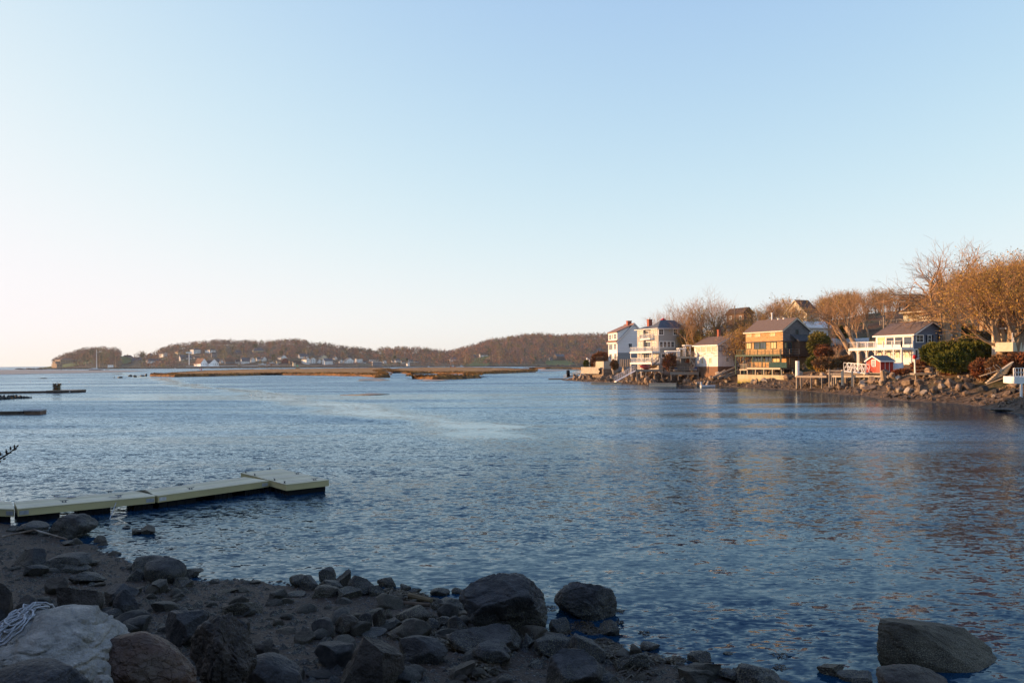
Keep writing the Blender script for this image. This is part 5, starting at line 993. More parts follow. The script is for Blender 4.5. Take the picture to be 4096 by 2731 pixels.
def lamp(m): m.tube([p, tp], .12, 6); m.tube([tp, tp+Vector((-.6, -.2, .25))], .1, 6); m.tube([tp+Vector((-.6, -.2, .3)), tp+Vector((-.9, -.3, .2))], .3, 8)
thing1('street_lamp', 'white lamp post beside the evergreen on the point', 'lamp', M['white'], lamp, p)
def pole(label, z, x, yt, yb, D, wires=()):
    a = at(*z(x, yb), D); b = at(*z(x, yt), D); r = empty('utility_pole', a, label, 'pole'); m = MB(); m.tube([a-Vector((0, 0, 1)), b], [.2, .13], 7); m.build('post', GW, r)
    if wires: m = MB(); m.beam(b-Vector((1.1, 0, .6)), b+Vector((1.1, 0, -.6)), .12); m.build('crossarm', GW, r)
pole('tall grey utility pole left of the dark hilltop house roof', Z2, 833, 250, 540, 215); pole('thin utility pole behind the blue house roof', Z3, 993, 160, 590, 190); pole('pinkish utility pole behind the big budding tree', Z4, 1305, 940, 1440, 150)
def wire(label, pts, D0, D1):
    a, b = at(*pts[0], D0), at(*pts[1], D1); n = 12; thing1('overhead_wire', label, 'wire', M['black'], lambda m: m.tube([a+(b-a)*i/n-Vector((0, 0, 1.2*(1-(2*i/n-1)**2))) for i in range(n+1)], .02, 4), a)
wire('upper overhead wire through the bare trees', (Z3(430, 275), Z3(1300, 262)), 200, 188); wire('lower overhead wire through the bare trees', (Z3(560, 372), Z3(1250, 372)), 200, 188)
# skiff, log slip, pier pilings
m = MB(); p = onz(*Z2(460, 1392)); r = empty('skiff', p, 'small pale skiff moored at the rocks below the boathouse', 'boat'); hull(m, p, 13*p.y/F*4.6, 1.7, .5, .05, sheer=.15); m.build('hull', M['hullw'], r, True); m = MB(); q = p+Vector((-1.5, 0, .55)); m.beam(q, q+Vector((0, 0, .7)), .35); m.build('outboard_motor', M['hullw'], r)
for i, (x0, y0, x1, y1) in enumerate(((525, 1252, 850, 1108), (600, 1262, 800, 1180), (690, 1255, 890, 1178), (640, 1190, 730, 1192), (560, 1240, 700, 1150), (770, 1205, 880, 1150))):
    a, b = at(*Z2(x0, y0), 184+i*.3), at(*Z2(x1, y1), 186+i*.3); thing1('timber_beam', ['longest weathered slip beam', 'short slip beam under the longest', 'right slip beam', 'pale cross beam', 'inner slip beam', 'upper right slip beam'][i]+' leaning on rocks right of the boathouse', 'beam', GW, lambda m: m.beam(a, b, .35), a)
pw_ = at(*Z2(1705, 1365), 155); r = empty('mooring_post', pw_, 'tall white topped mooring post right of the concrete sea wall', 'post'); m = MB(); m.tube([at(*Z2(1706, 1240), 155), at(*Z2(1706, 1022), 155)], .38, 10); m.build('sleeve', M['white'], r); m = MB(); m.tube([pw_-Vector((0, 0, 1)), at(*Z2(1706, 1241), 155)], .3, 8); m.build('pile', GW, r)
postpier('long dark timber pier with pale deck running to the red shed', Z2, 1690, 2110, 1228, 154, 4.5, .35, (1700, 1760, 1900, 2050), 1370, GW, D1=146)
postpier('log decked pier between the pilings in front of the red shed', Z3, 235, 790, 1192, 144, 4, .3, (300, 470, 600, 760), 1330, GW, D1=139)
postpier('lower log walkway of the shed pier', Z3, 280, 1210, 1222, 141, 1.2, .35, (330, 800, 1100), 1300, PW, D1=133)
postpier('upper plank walkway behind the mooring pilings', Z3, 200, 470, 1150, 147, 1.5, .25, (240, 450), 1250, GW, D1=145)
for i, (x, y0, y1, w, lab) in enumerate(((236, 1138, 1342, 24, 'dark piling with pale top at the left end of the shed pier'), (418, 1145, 1312, 36, 'thickest pale mooring piling in front of the shed pier'), (554, 1152, 1362, 26, 'pale mooring piling under the stored gangway'), (660, 1216, 1358, 18, 'short thin piling right of the stored gangway middle'), (727, 1152, 1360, 30, 'pale mooring piling just left of the red shed'), (268, 1190, 1320, 15, 'short dark piling behind the leftmost one'), (575, 1240, 1340, 14, 'dark stub piling under the pier deck'))):
    D = 139-i*.3; bar_(lab, 'mooring_piling', at(*Z3(x, y1), D)-Vector((0, 0, .6)), at(*Z3(x, y0), D), w/2/3.4836*D/F, PW if i in (1, 2, 4) else GW, 'piling', 9)
bar_('leaning brown stump of a piling right of the red shed', 'mooring_piling', at(*Z3(992, 1295), 130), at(*Z3(973, 1152), 130), .4, M['bark'], 'piling', 9, .3)
ramp('gangway', 'white aluminium truss gangway stored on the shed pier', at(*Z3(465, 1160), 141), at(*Z3(765, 1192), 137.5), 1.2, M['white'], 1.45, 6, truss=True)
m = MB(); a = at(*Z3(1128, 1140), 137); L_ = 208/3.4836*137/F; hull(m, a+Vector((L_/2, 1.5, 0)), L_, 2.6, .2, 0.1, draft=1.15, flip=-1); tag(m.build('upturned_boat', M['hullw'], loc=a, smooth=True), 'white boat lying upside down right of the red shed', 'boat')
m_ = bpy.data.objects
postpier('small grey railed platform standing over the rocks', Z3, 1420, 1680, 1192, 122, 3.5, .3, (1446, 1562, 1668), 1300, GW, 'mid', 1.0, name='platform', sp=2.0, D1=121)
def table(m):
    for (y, hh, w) in ((0, .75, .7), (-.7, .45, .28), (.7, .45, .28)): m.hexa([q0+Vector(v) for v in ((0, y-w/2, hh-.05), (2.9, y-w/2, hh-.05), (2.9, y+w/2, hh-.05), (0, y+w/2, hh-.05), (0, y-w/2, hh), (2.9, y-w/2, hh), (2.9, y+w/2, hh), (0, y+w/2, hh))])
    for x in (.4, 2.5): m.beam(q0+Vector((x, -.7, 0)), q0+Vector((x, .25, .7)), .1); m.beam(q0+Vector((x, .7, 0)), q0+Vector((x, -.25, .7)), .1); m.beam(q0+Vector((x, -.7, .4)), q0+Vector((x, .7, .4)), .1)
q0 = at(*Z3(1700, 1185), 125); thing1('picnic_table', 'dark wooden picnic table behind the grey railed platform', 'table', M['darkwood'], table, q0)
a, b = at(*Z3(1432, 1195), 121.5), at(*Z3(1422, 945), 121.5); r = empty('channel_post', a, 'white pole with a red ball hung on it beside the grey platform', 'post'); m = MB(); m.tube([a, b], .12, 7); m.build('pole', M['white'], r); m = MB(); c = at(*Z3(1423, 966), 121.3); m.tube([c+Vector((0, 0, z_)) for z_ in (-.34, -.27, -.1, .13, .3, .34)], [.06, .2, .3, .29, .16, .04], 10); m.build('ball', M['bred'], r, True)
bar_('thin tall brown pole in front of the big evergreen shrub', 'pole', at(*Z3(1740, 1285), 119), at(*Z3(1731, 866), 119), .09, GW, 'pole', 6)
# heap of planks and broken stairs
rnd = random.Random(8); A_ = at(*Z5(1080, 1045), 103); B_ = at(*Z5(1440, 915), 101)
r = empty('broken_stairs', A_, 'collapsed weathered plank stairs lying on the rocks below the brush', 'stairs'); m = MB(); m.beam(A_, B_, .5, .12); m.beam(A_+Vector((-.2, 1.2, 1.0)), B_+Vector((-.6, 1.2, .7)), .4, .12); m.build('stringer', GW, r)
m = MB()
for i in range(7): a = A_+(B_-A_)*(i*.09)+Vector((0, .3, .15+.14*i)); m.beam(a+Vector((.1, 0, .05)), a+Vector((3.4-.15*i, 1.0, 1.25)), .32, .1)
m.build('plank', PW, r)
m = MB()
for (x0, y0, x1, y1) in ((1080, 905, 1240, 850), (1250, 870, 1400, 950), (1240, 830, 1300, 900), (1180, 770, 1240, 850), (1120, 810, 1150, 880), (1220, 760, 1330, 850), (1060, 825, 1160, 800)): m.beam(at(*Z5(x0, y0), 102), at(*Z5(x1, y1), 102.5), .09)
m.build('broken_rail', GW, r)
postpier('white railed deck on a post at the right picture edge', Z5, 1483, 1850, 935, 92, 4, .8, (1585, 1800), 1190, M['white'], 'bal', 1.0, name='deck', sp=2.5)
# car and tarp covered boat
cp = at(*Z3(215, 868), 172)
def car():
    r = empty('parked_car', cp, 'dark blue car parked on the hillside among bushes', 'car'); S = 230/3.4836*172/F/4.5
    prof = [(0, .35), (0, .75), (.15, .85), (1.1, .95), (1.75, 1.4), (3.1, 1.42), (3.9, 1.0), (4.4, .9), (4.5, .4)]
    f = lambda x, y, z_: cp+Vector((x*S, y, z_*S)); n = len(prof); m = MB(); vs = [f(x, 0, z_) for x, z_ in prof]+[f(x, 1.8, z_) for x, z_ in prof]; m.add(vs, [tuple(range(n)), tuple(range(n, 2*n))[::-1]]+[(i, n+i, n+(i+1) % n, (i+1) % n) for i in range(n)]); m.build('body', mat('dark_blue_paint', (.01, .015, .035), None, 1, .25, spec=.6), r)
    m = MB(); m.add([f(1.35, -.02, 1.0), f(3.6, -.02, 1.05), f(3.05, -.02, 1.36), f(1.8, -.02, 1.34)], [(0, 1, 2, 3)]); m.add([f(1.12, .1, .97), f(1.12, 1.7, .97), f(1.72, 1.6, 1.38), f(1.72, .2, 1.38)], [(0, 1, 2, 3)]); m.build('window', M['glass'], r)
    for x in (.9, 3.6):
        for y in (-.05, 1.6): m = MB(); m.tube([f(x, y, .33), f(x, y+.22, .33)], .36*S, 12); w_ = m.build('wheel', M['black'], r)
car()
m = MB(); a = at(*Z3(300, 835), 177); hull(m, a+Vector((2.5, 1, .3)), 12, 3.2, 1.7, 0.1, sheer=.1, draft=.3); tag(m.build('covered_boat', mat('white_tarp', (.62, .64, .66), None, 2, bump=.3), loc=a, smooth=True), 'boat under a white tarpaulin behind the parked car', 'boat')
# ------------------------------------------------------------------ trees
def rotv(d, ax, a): return Matrix.Rotation(a, 3, ax) @ d
def gen_tree(name, seed, base, h, spread=1.0, r0=None, K=(5, 4, 4, 4), ang=(.5, .6, .7, .7), lean=(0, 0), fork=.3, multi=1, twigr=.022, buds=0, budm=None, up=.12, label=None, group=None, cat='tree', lens=(.42, .34, .24, .16, .1), wander=.13, trunkm=None, brs=.0, bsz=.16):
    rng = random.Random(seed); wood, tw, bd = MB(), MB(), MB(); r0 = r0 or h*.02
    V = lambda: Vector((rng.gauss(0, 1), rng.gauss(0, 1), rng.gauss(0, 1)))
    def br(p, d, L, r, lev):
        n = (6, 5, 4, 3, 2)[lev]; pts = [p]; rs_ = [r]; dirs = [d]
        r1 = max(twigr*.5, r*(.62 if lev == 0 else .38))
        for i in range(n):
            d = (d+V()*wander*(.5 if lev == 0 else 1)+Vector((0, 0, up*(1 if lev else .5)))).normalized(); p = p+d*L/n; pts.append(p); rs_.append(r+(r1-r)*(i+1)/n); dirs.append(d)
        (wood if lev <= 1 else tw).tube(pts, rs_, (8, 5, 3, 3, 3)[lev], cap=False)
        if lev < len(K):
            k = K[lev]
            for j in range(k):
                t = (fork+(1-fork)*(j+rng.random()*.6)/k) if lev == 0 else .25+.75*(j+rng.random()*.5)/k
                t = min(t, 1); i = min(n, max(1, round(t*n))); ax = dirs[i].orthogonal(); ax.rotate(Matrix.Rotation(rng.uniform(0, 6.283)+j*2.4, 3, dirs[i])); a = ang[lev]*rng.uniform(.6, 1.25)*(1.15-.4*t)
                nd = rotv(dirs[i], ax.normalized(), a); nd = Vector((nd.x*spread, nd.y*spread, nd.z)).normalized()
                br(pts[i], nd, lens[lev+1]*h*rng.uniform(.7, 1.15)*(1.25-.45*t), max(rs_[i]*rng.uniform(.45, .7), twigr*.7), lev+1)
        if lev >= len(K)-1 and buds:
            for _ in range(buds):
                c = pts[rng.randrange(1, len(pts))]+V()*.22; s = bsz*rng.uniform(.6, 1.4); bd.add([c+V()*s*.7, c+V()*s*.7, c+V()*s*.7], [(0, 1, 2)])
    for q in range(multi):
        d = Vector((lean[0], lean[1], 1)) if multi == 1 else Vector((lean[0]+math.cos(q*2.4)*.45*(q > 0), lean[1]+math.sin(q*2.4)*.45*(q > 0), 1)); br(Vector(base)-Vector((0, 0, .5)), d.normalized(), lens[0]*h, r0*(1 if q == 0 else .75), 0)
    r = empty(name, base, label, cat, group); wood.build('trunk', trunkm or M['bark'], r, True); c = tw.build('crown', M['twig'], r)
    if bd.v: bd.build('buds', budm or M['bud'], c)
    return r
def tr(label, z, x, yb, yt, D, seed, name='bare_tree', **k):
    b = at(*z(x, yb), D); top = at(*z(x, yt), D); b.z = min(b.z, zr(b.x, b.y)) if D < 400 and b.z > zr(b.x, b.y) else b.z; hh = top.z-b.z; k.setdefault('r0', hh*.022); return gen_tree(name, seed, b, hh*1.02, label=label, **k)
BG = dict(K=(6, 5, 5, 4))
tr('left twin of the two tall leaning bare trees before the wooded slope', Z3, 600, 870, -40, 158, 11, lean=(-.28, 0), r0=.62, K=(5, 4, 4, 3), fork=.5, spread=1.25, lens=(.52, .38, .25, .15, .09), up=.03, wander=.22)
tr('right twin of the two tall leaning bare trees before the wooded slope', Z3, 700, 960, -90, 156, 12, lean=(-.13, 0), r0=.6, K=(5, 4, 4, 3), fork=.5, spread=1.1, lens=(.55, .36, .24, .15, .09), wander=.2)
tr('big spreading bare tree, left of the double trunks behind the evergreen shrub', Z4, 690, 1660, 110, 143, 21, r0=.85, K=(6, 5, 5, 4), fork=.5, spread=1.3, lens=(.45, .42, .25, .16, .09), lean=(-.1, 0), up=.03, wander=.24, ang=(.75, .75, .7, .7))
tr('big bare tree, right of the double trunks behind the evergreen shrub', Z4, 775, 1660, 90, 144, 22, r0=.8, K=(5, 5, 5, 4), fork=.5, spread=1.1, lens=(.48, .38, .25, .16, .09), up=.04, wander=.22, ang=(.6, .7, .7, .7))
tr('huge rounded budding tree with a short thick trunk at the right picture edge', Z4, 1535, 1700, 170, 111, 31, name='budding_tree', multi=6, r0=.75, K=(5, 6, 6, 5), fork=.5, spread=1.25, lens=(.42, .34, .24, .15, .09), buds=4, up=.09, wander=.1, bsz=.10)
tr('second ruddy budding tree filling the gap left of the huge rounded tree', Z4, 1130, 1480, 300, 160, 32, name='budding_tree', multi=3, r0=.5, K=(6, 6, 5, 4), fork=.3, spread=1.2, buds=2, budm=M['bud'], bsz=.13)
tr('low budding tree in front of the hillside house right end', Z4, 560, 1500, 800, 168, 33, name='budding_tree', multi=3, K=(5, 6, 5, 3), spread=1.7, buds=2, budm=M['bud'], bsz=.12)
for i, (x, yb, yt, D, kw, lab) in enumerate(((1760, 520, 50, 216, {}, 'bare tree left of all behind the grey house roof'), (1930, 520, -20, 214, {}, 'upright bare tree above the grey house cupola'), (2130, 560, -40, 208, {}, 'tall bare tree above the right end of the grey house roof'), (2260, 600, -60, 206, {'buds': 2}, 'bare tree with orange haze at its foot beside the grey house'))):
    tr(lab, Z1, x, yb, yt, D, 40+i, K=(6, 5, 5, 4), lean=(-.1+.06*i, 0), fork=.3, **kw)
for i, (x, yb, yt, D, bu, lab) in enumerate(((250, 780, 60, 204, 1, 'bare tree rising behind the boathouse left roof edge'), (390, 760, -20, 206, 0, 'tallest straight bare tree behind the boathouse'), (520, 720, -30, 209, 0, 'bare tree behind the boathouse chimney'), (680, 700, 20, 211, 0, 'wide bare tree between boathouse and shingle house'), (215, 800, 470, 208, 4, 'small orange budding tree in front of the grey house corner'), (360, 760, 480, 207, 4, 'olive budding tree left of the boathouse chimney'), (900, 700, 420, 190, 2, 'ruddy bushy tree at the left end of the shingle house roof'), (1010, 560, 300, 205, 1, 'twiggy tree above the shingle house roof left end'))):
    tr(lab, Z2, x, yb, yt, D, 60+i, K=(6, 5, 5, 4), fork=.25, spread=1.1, buds=bu, budm=M['budg'] if i in (4, 5) else M['bud'], name='bare_tree' if bu < 3 else 'budding_tree', multi=3 if i > 3 else 1, bsz=.14)
for i, (x, yb, yt, D, lab) in enumerate(((785, 620, -60, 196, 'slim bare tree with pale trunk on the hillside lawn'), (1078, 545, 20, 190, 'bare tree right behind the blue house roof ridge'), (350, 880, 500, 160, 'slender young twin stemmed tree before the parked car'), (640, 720, 200, 186, 'thin straight dark tree behind the twin leaning trees'), (225, 600, 120, 200, 'small bare tree beside the low white building'))):
    tr(lab, Z3, x, yb, yt, D, 80+i, K=(6, 5, 5, 4) if i != 2 else (5, 4, 3), fork=.45 if i != 2 else .2)
# background wood on the ridge: five kinds of tree copied along the slope
protos = []
for i in range(5):
    t = gen_tree('hillside_tree', 200+i, (0, 0, 0), 15, multi=1+i % 2, K=(6, 5, 4, 4), fork=.35, spread=1.2, twigr=.026, wander=.18, buds=(1, 0, 2, 0, 1)[i], budm=[M['bud'], M['bud'], M['budg'], M['bud'], M['budg']][i], bsz=.17, up=.1, lens=(.40, .34, .24, .16, .1))
    protos.append(t)
rnd = random.Random(5); used = set(); GL = 'bare twiggy tree among many alike in the wood on the right hillside'
SKYR = [(2650, 1290), (2800, 1280), (2900, 1260), (2980, 1235), (3000, 1190), (3080, 1160), (3180, 1128), (3300, 1132), (3420, 1108), (3560, 1112), (3640, 1135), (3700, 1130), (3800, 1060), (3900, 1020), (4100, 980)]
n = 0
for k in range(64):
    px = rnd.uniform(2990, 4090) if k > 5 else rnd.uniform(2850, 2990); D = rnd.uniform(205, 300)
    x = off(px, 1200)[0]*D; g = zr(x, D); sky_ = EYE+off(px, lerp_tab(SKYR, px))[1]*D; hh = min(22, (sky_-g)*rnd.uniform(.75, 1.0))
    if hh < 6: continue
    i = rnd.randrange(5); o = protos[i] if i not in used else copy_tree(protos[i]); used.add(i); o.location = (x, D, g); s = hh/15; o.scale = (max(s, .8), max(s, .8), s); o.rotation_euler.z = rnd.uniform(0, 6.28); tag(o, GL, 'tree', 'wood on the right hillside'); n += 1
for i in range(5):
    if i not in used: bpy.data.objects.remove(protos[i])
# shrubs
def shrub(label, z, x0, y0, x1, y1, D, mt, n, seed, name='shrub', s=.22, twigs=0, dep=.8, up=0.0):
    c = at(*z((x0+x1)/2, (y0+y1)/2), D); w = (z(x1, 0)[0]-z(x0, 0)[0])*D/F; h = (z(0, y1)[1]-z(0, y0)[1])*D/F; rng = np.random.default_rng(seed)
    u = rng.normal(size=(n, 3)); u /= np.linalg.norm(u, axis=1)[:, None]; r = rng.uniform(.5, 1, n)**.5; ph = rng.uniform(0, 6, 3)
    lob = 1+.14*np.sin(u[:, 0]*6+ph[0])*np.sin(u[:, 2]*5+ph[1])+.10*np.sin(u[:, 0]*13+ph[2]+u[:, 1]*7)
    p = u*(r*lob)[:, None]*np.array([w/2, w/2*dep, h/2])+np.array(c); d = u+rng.normal(size=(n, 3))*.5+np.array([0, 0, up]); d /= np.linalg.norm(d, axis=1)[:, None]; sd = np.cross(d, rng.normal(size=(n, 3))); sd /= np.linalg.norm(sd, axis=1)[:, None]
    L = s*rng.uniform(.6, 1.6, n)[:, None]; V = np.stack([p-sd*L*.35, p+sd*L*.35, p+d*L*1.6], 1).reshape(-1, 3)-np.array([c.x, c.y, c.z-h/2]); me = bpy.data.meshes.new(name); me.from_pydata(V.tolist(), [], np.arange(3*n).reshape(-1, 3).tolist()); me.materials.append(mt); me.update()
    r_ = empty(name, (c.x, c.y, c.z-h/2), label, 'shrub'); o = bpy.data.objects.new('foliage', me); COL.objects.link(o); o.parent = r_
    rd = random.Random(seed); m = MB()
    for i in range(twigs or 7): a = Vector((c.x+rd.uniform(-.2, .2)*w, c.y+rd.uniform(-.2, .2)*w, c.z-h/2-.3)); b = a+Vector((rd.uniform(-.3, .3)*w, rd.uniform(-.2, .2)*w, h*rd.uniform(.5, 1.0))); m.tube([a, (a+b)/2+Vector((rd.uniform(-.2, .2), 0, 0)), b], [.06, .04, .015], 4)
    m.build('stem', M['twig'], r_); return r_
M['jun'] = mat('juniper', (.07, .085, .012), (.17, .15, .026), .35, c3=(.11, .115, .018)); M['rbr'] = mat('red_brown_twigs', (.22, .075, .03), (.16, .09, .04), .6); M['brn'] = mat('brown_brush', (.24, .13, .06), (.15, .10, .04), .5); M['olv'] = mat('olive_leaf', (.12, .13, .025), (.17, .13, .035), .5)
for i, (x0, y0, x1, y1, D) in enumerate(((150, 470, 520, 740, 120), (300, 450, 760, 820, 117), (560, 480, 960, 860, 115), (800, 470, 1170, 740, 116), (380, 600, 800, 850, 114))):
    shrub(['left lobe of the big evergreen hedge beside the blue house', 'tall middle lobe of the big evergreen hedge', 'broad front lobe of the big evergreen hedge above the rocks', 'right lobe of the big evergreen hedge near the yellow house', 'low skirt of the big evergreen hedge'][i], Z5, x0, y0, x1, y1, D, M['jun'], 7000, 300+i, 'evergreen_shrub', .30, up=.6)
shrub('small dark evergreen bush at the tip of the point', Z1, 530, 948, 605, 1060, 246, M['jun'], 1500, 310, 'evergreen_shrub'); shrub('tiny dark bush beside the lamp post', Z1, 628, 975, 680, 1035, 250, M['ever'], 600, 311)
for i, a in enumerate(((655, 850, 780, 1080, 243, 'red brown twiggy bush left of the white house terrace'), (700, 820, 905, 960, 250, 'russet bush behind the white house terrace'), (960, 950, 1060, 1075, 226, 'brown brush right of the white terrace'), (1780, 850, 1970, 1090, 197, 'tangled brown brush under the pergolas'), (2150, 930, 2260, 1040, 199, 'dark brush under the raised deck'))): shrub(a[5], Z1, *a[:5], M['rbr'] if i != 2 else M['brn'], 1600, 320+i, 'brush', .3, 14)
for i, a in enumerate(((1860, 630, 2110, 960, 170, 'large olive green bush right of the shingle house', 'olv'), (1960, 800, 2160, 990, 166, 'dark red bush right of the olive bush', 'rbr'), (1850, 980, 2000, 1120, 160, 'low green bush behind the shingle house stairs', 'jun'), (1960, 1030, 2140, 1150, 158, 'orange red ground bush above the pier', 'bud'))): shrub(a[5], Z2, *a[:5], M[a[6]], 3500, 330+i, 'shrub', .25)
for i, a in enumerate(((20, 980, 380, 1130, 150, 'wide orange brown brush on the slope behind the pier', 'brn'), (60, 850, 280, 980, 158, 'maroon bush below the parked car', 'rbr'), (-60, 640, 250, 900, 168, 'olive bush left of the parked car', 'olv'), (330, 530, 520, 700, 176, 'dark evergreen bush behind the young tree', 'jun'), (380, 960, 560, 1120, 150, 'brown brush under the white deck end', 'brn'), (1130, 1150, 1420, 1230, 133, 'low red brown brush by the upturned boat', 'rbr'), (1400, 1020, 1700, 1180, 128, 'brown brush behind the railed platform', 'rbr'), (1720, 500, 1900, 620, 172, 'dark hillside bush behind the blue house gable', 'ever'))): shrub(a[5], Z3, *a[:5], M[a[6]], 3000, 340+i, 'shrub', .24)
for i, a in enumerate(((880, 690, 1180, 960, 108, 'brown brush bank right below the evergreen hedge', 'rbr'), (1100, 640, 1480, 900, 106, 'widest brown brush bank above the broken stairs', 'brn'), (1380, 600, 1750, 860, 104, 'ruddy brush bank at the right picture edge', 'rbr'), (450, 820, 900, 900, 116, 'orange red groundcover bush under the evergreen hedge', 'rbr'), (840, 280, 1160, 470, 150, 'tan reed like brush on the slope by the yellow house', 'brn'), (700, 330, 1000, 480, 140, 'green brown brush behind the double trunks', 'olv'), (640, 200, 900, 330, 150, 'dark bush under the shadowed deck', 'ever'))): shrub(a[5], Z5, *a[:5], M[a[6]], 4200, 360+i, 'brush', .22, 20)
# ------------------------------------------------------------------ rocks
CUT = (.42, .80)
def rockmesh(seed, sub=3, facets=9, rough=.06, soft=.0, flat=False, pk=0):
    import bmesh
    bm = bmesh.new(); bmesh.ops.create_icosphere(bm, subdivisions=sub, radius=1.0); rng = random.Random(seed); cuts = []
    for _ in range(facets):
        d = Vector((rng.gauss(0, 1), rng.gauss(0, 1), rng.gauss(0, .8))).normalized(); cuts.append((d, rng.uniform(*CUT)))
    o = Vector((seed*3.1, seed*1.7, 0))
    for v in bm.verts:
        p = v.co.copy()
        for d, k in cuts:
            s = p.dot(d)
            if s > k: p -= d*(s-k)*(1-soft)
        q = p*1.3+o; nn = mn.fractal(q, 1.0, 2.1, 4)*rough+mn.fractal(p*4+o, .9, 2.1, 4)*rough*.42+(mn.fractal(p*11+o, .8, 2.1, 3)*rough*.16 if sub > 4 else 0)
        rdg = abs(mn.noise(p*2.1+o)); nn -= max(0, .06-rdg)*.9*rough*10
        v.co = p+p.normalized()*nn
        if pk: q_ = max(.25, 1-pk*max(0, v.co.z+.3)); v.co.x *= q_; v.co.y *= q_
    lo = [min(v.co[i] for v in bm.verts) for i in range(3)]; hi = [max(v.co[i] for v in bm.verts) for i in range(3)]
    for v in bm.verts:
        for i in range(3): v.co[i] = (v.co[i]-(lo[i]+hi[i])/2)/(hi[i]-lo[i])*2
    for f in bm.faces: f.smooth = not flat
    me = bpy.data.meshes.new('rock'); bm.to_mesh(me); bm.free(); return me
def rockmat(name, a, b, c, barn=.0, sc=2.5, rough=.62, bump=1.0):
    sc = sc*1.6
    m = mat(name, a, b, sc, rough, bump=bump, bscale=sc*7, c3=c, bdist=.05, rnd=.28, spec=.35, detail=9)
    if bump > .7:
        t = m.node_tree; bmp = t.nodes['Principled BSDF'].inputs['Normal'].links[0].from_node; h0 = bmp.inputs['Height'].links[0].from_socket; tc_ = t.nodes.new('ShaderNodeTexCoord'); mp_ = t.nodes.new('ShaderNodeMapping'); mp_.inputs['Scale'].default_value = (1, 1, 1.8); t.links.new(tc_.outputs['Object'], mp_.inputs[0])
        nd = t.nodes.new('ShaderNodeTexNoise'); nd.inputs['Scale'].default_value = sc*2; t.links.new(mp_.outputs[0], nd.inputs[0]); mxv = t.nodes.new('ShaderNodeVectorMath'); mxv.operation = 'MULTIPLY_ADD'; mxv.inputs[1].default_value = (1.3, 1.3, 1.3); t.links.new(nd.outputs['Color'], mxv.inputs[0]); t.links.new(mp_.outputs[0], mxv.inputs[2])
        vo = t.nodes.new('ShaderNodeTexVoronoi'); vo.feature = 'DISTANCE_TO_EDGE'; vo.inputs['Scale'].default_value = sc*1.6; t.links.new(mxv.outputs[0], vo.inputs['Vector']); mr_ = t.nodes.new('ShaderNodeMapRange'); mr_.inputs[2].default_value = .035; mr_.inputs[3].default_value = -.22; mr_.inputs[4].default_value = 0; t.links.new(vo.outputs['Distance'], mr_.inputs[0])
        ad_ = t.nodes.new('ShaderNodeMath'); ad_.operation = 'ADD'; t.links.new(h0, ad_.inputs[0]); t.links.new(mr_.outputs[0], ad_.inputs[1]); t.links.new(ad_.outputs[0], bmp.inputs['Height'])
    if barn:
        t = m.node_tree; p = t.nodes['Principled BSDF']; src = p.inputs['Base Color'].links[0].from_socket; tc = t.nodes.new('ShaderNodeTexCoord'); v = t.nodes.new('ShaderNodeTexNoise'); v.inputs['Scale'].default_value = 60; v.inputs['Detail'].default_value = 2; t.links.new(tc.outputs['Object'], v.inputs[0])
        g = t.nodes.new('ShaderNodeNewGeometry'); s = t.nodes.new('ShaderNodeSeparateXYZ'); t.links.new(g.outputs['Position'], s.inputs[0]); n2 = t.nodes.new('ShaderNodeTexNoise'); n2.inputs['Scale'].default_value = 1.5; t.links.new(g.outputs['Position'], n2.inputs[0])
        a1 = t.nodes.new('ShaderNodeMath'); a1.operation = 'MULTIPLY_ADD'; a1.inputs[1].default_value = -.9; t.links.new(n2.outputs[0], a1.inputs[0]); t.links.new(s.outputs[2], a1.inputs[2])
        m1 = t.nodes.new('ShaderNodeMapRange'); m1.inputs[1].default_value = .25; m1.inputs[2].default_value = -.15; t.links.new(a1.outputs[0], m1.inputs[0]); m2 = t.nodes.new('ShaderNodeMapRange'); m2.inputs[1].default_value = .52; m2.inputs[2].default_value = .62; t.links.new(v.outputs[0], m2.inputs[0])
        mu = t.nodes.new('ShaderNodeMath'); mu.operation = 'MULTIPLY'; t.links.new(m1.outputs[0], mu.inputs[0]); t.links.new(m2.outputs[0], mu.inputs[1]); mx = t.nodes.new('ShaderNodeMix'); mx.data_type = 'RGBA'; t.links.new(mu.outputs[0], mx.inputs[0]); t.links.new(src, mx.inputs[6]); mx.inputs[7].default_value = (.16, .15, .10, 1); t.links.new(mx.outputs[2], p.inputs['Base Color'])
    return m
M['rk'] = rockmat('dark_shore_rock', (.013, .015, .019), (.050, .049, .053), (.027, .029, .034), .6); M['rkb'] = rockmat('brown_shore_rock', (.020, .016, .014), (.058, .046, .040), (.034, .028, .024), .5)
M['rkp'] = rockmat('pale_granite', (.20, .195, .18), (.36, .34, .31), (.27, .26, .235), 0, 3.0, .8, .8); M['rkr'] = rockmat('riprap_stone', (.10, .07, .048), (.27, .20, .14), (.17, .125, .088), .0, .9, .8, .8)
M['rks'] = rockmat('rust_stained_rock', (.022, .016, .013), (.07, .05, .035), (.055, .028, .017), 0, 1.2)
M['rkl'] = rockmat('pale_riprap_stone', (.26, .22, .17), (.38, .33, .27), (.32, .27, .21), .0, .9, .85, .6)
M['rko'] = rockmat('barnacled_brown_rock', (.030, .024, .016), (.080, .066, .043), (.05, .041, .027), .9)
BIG = {}
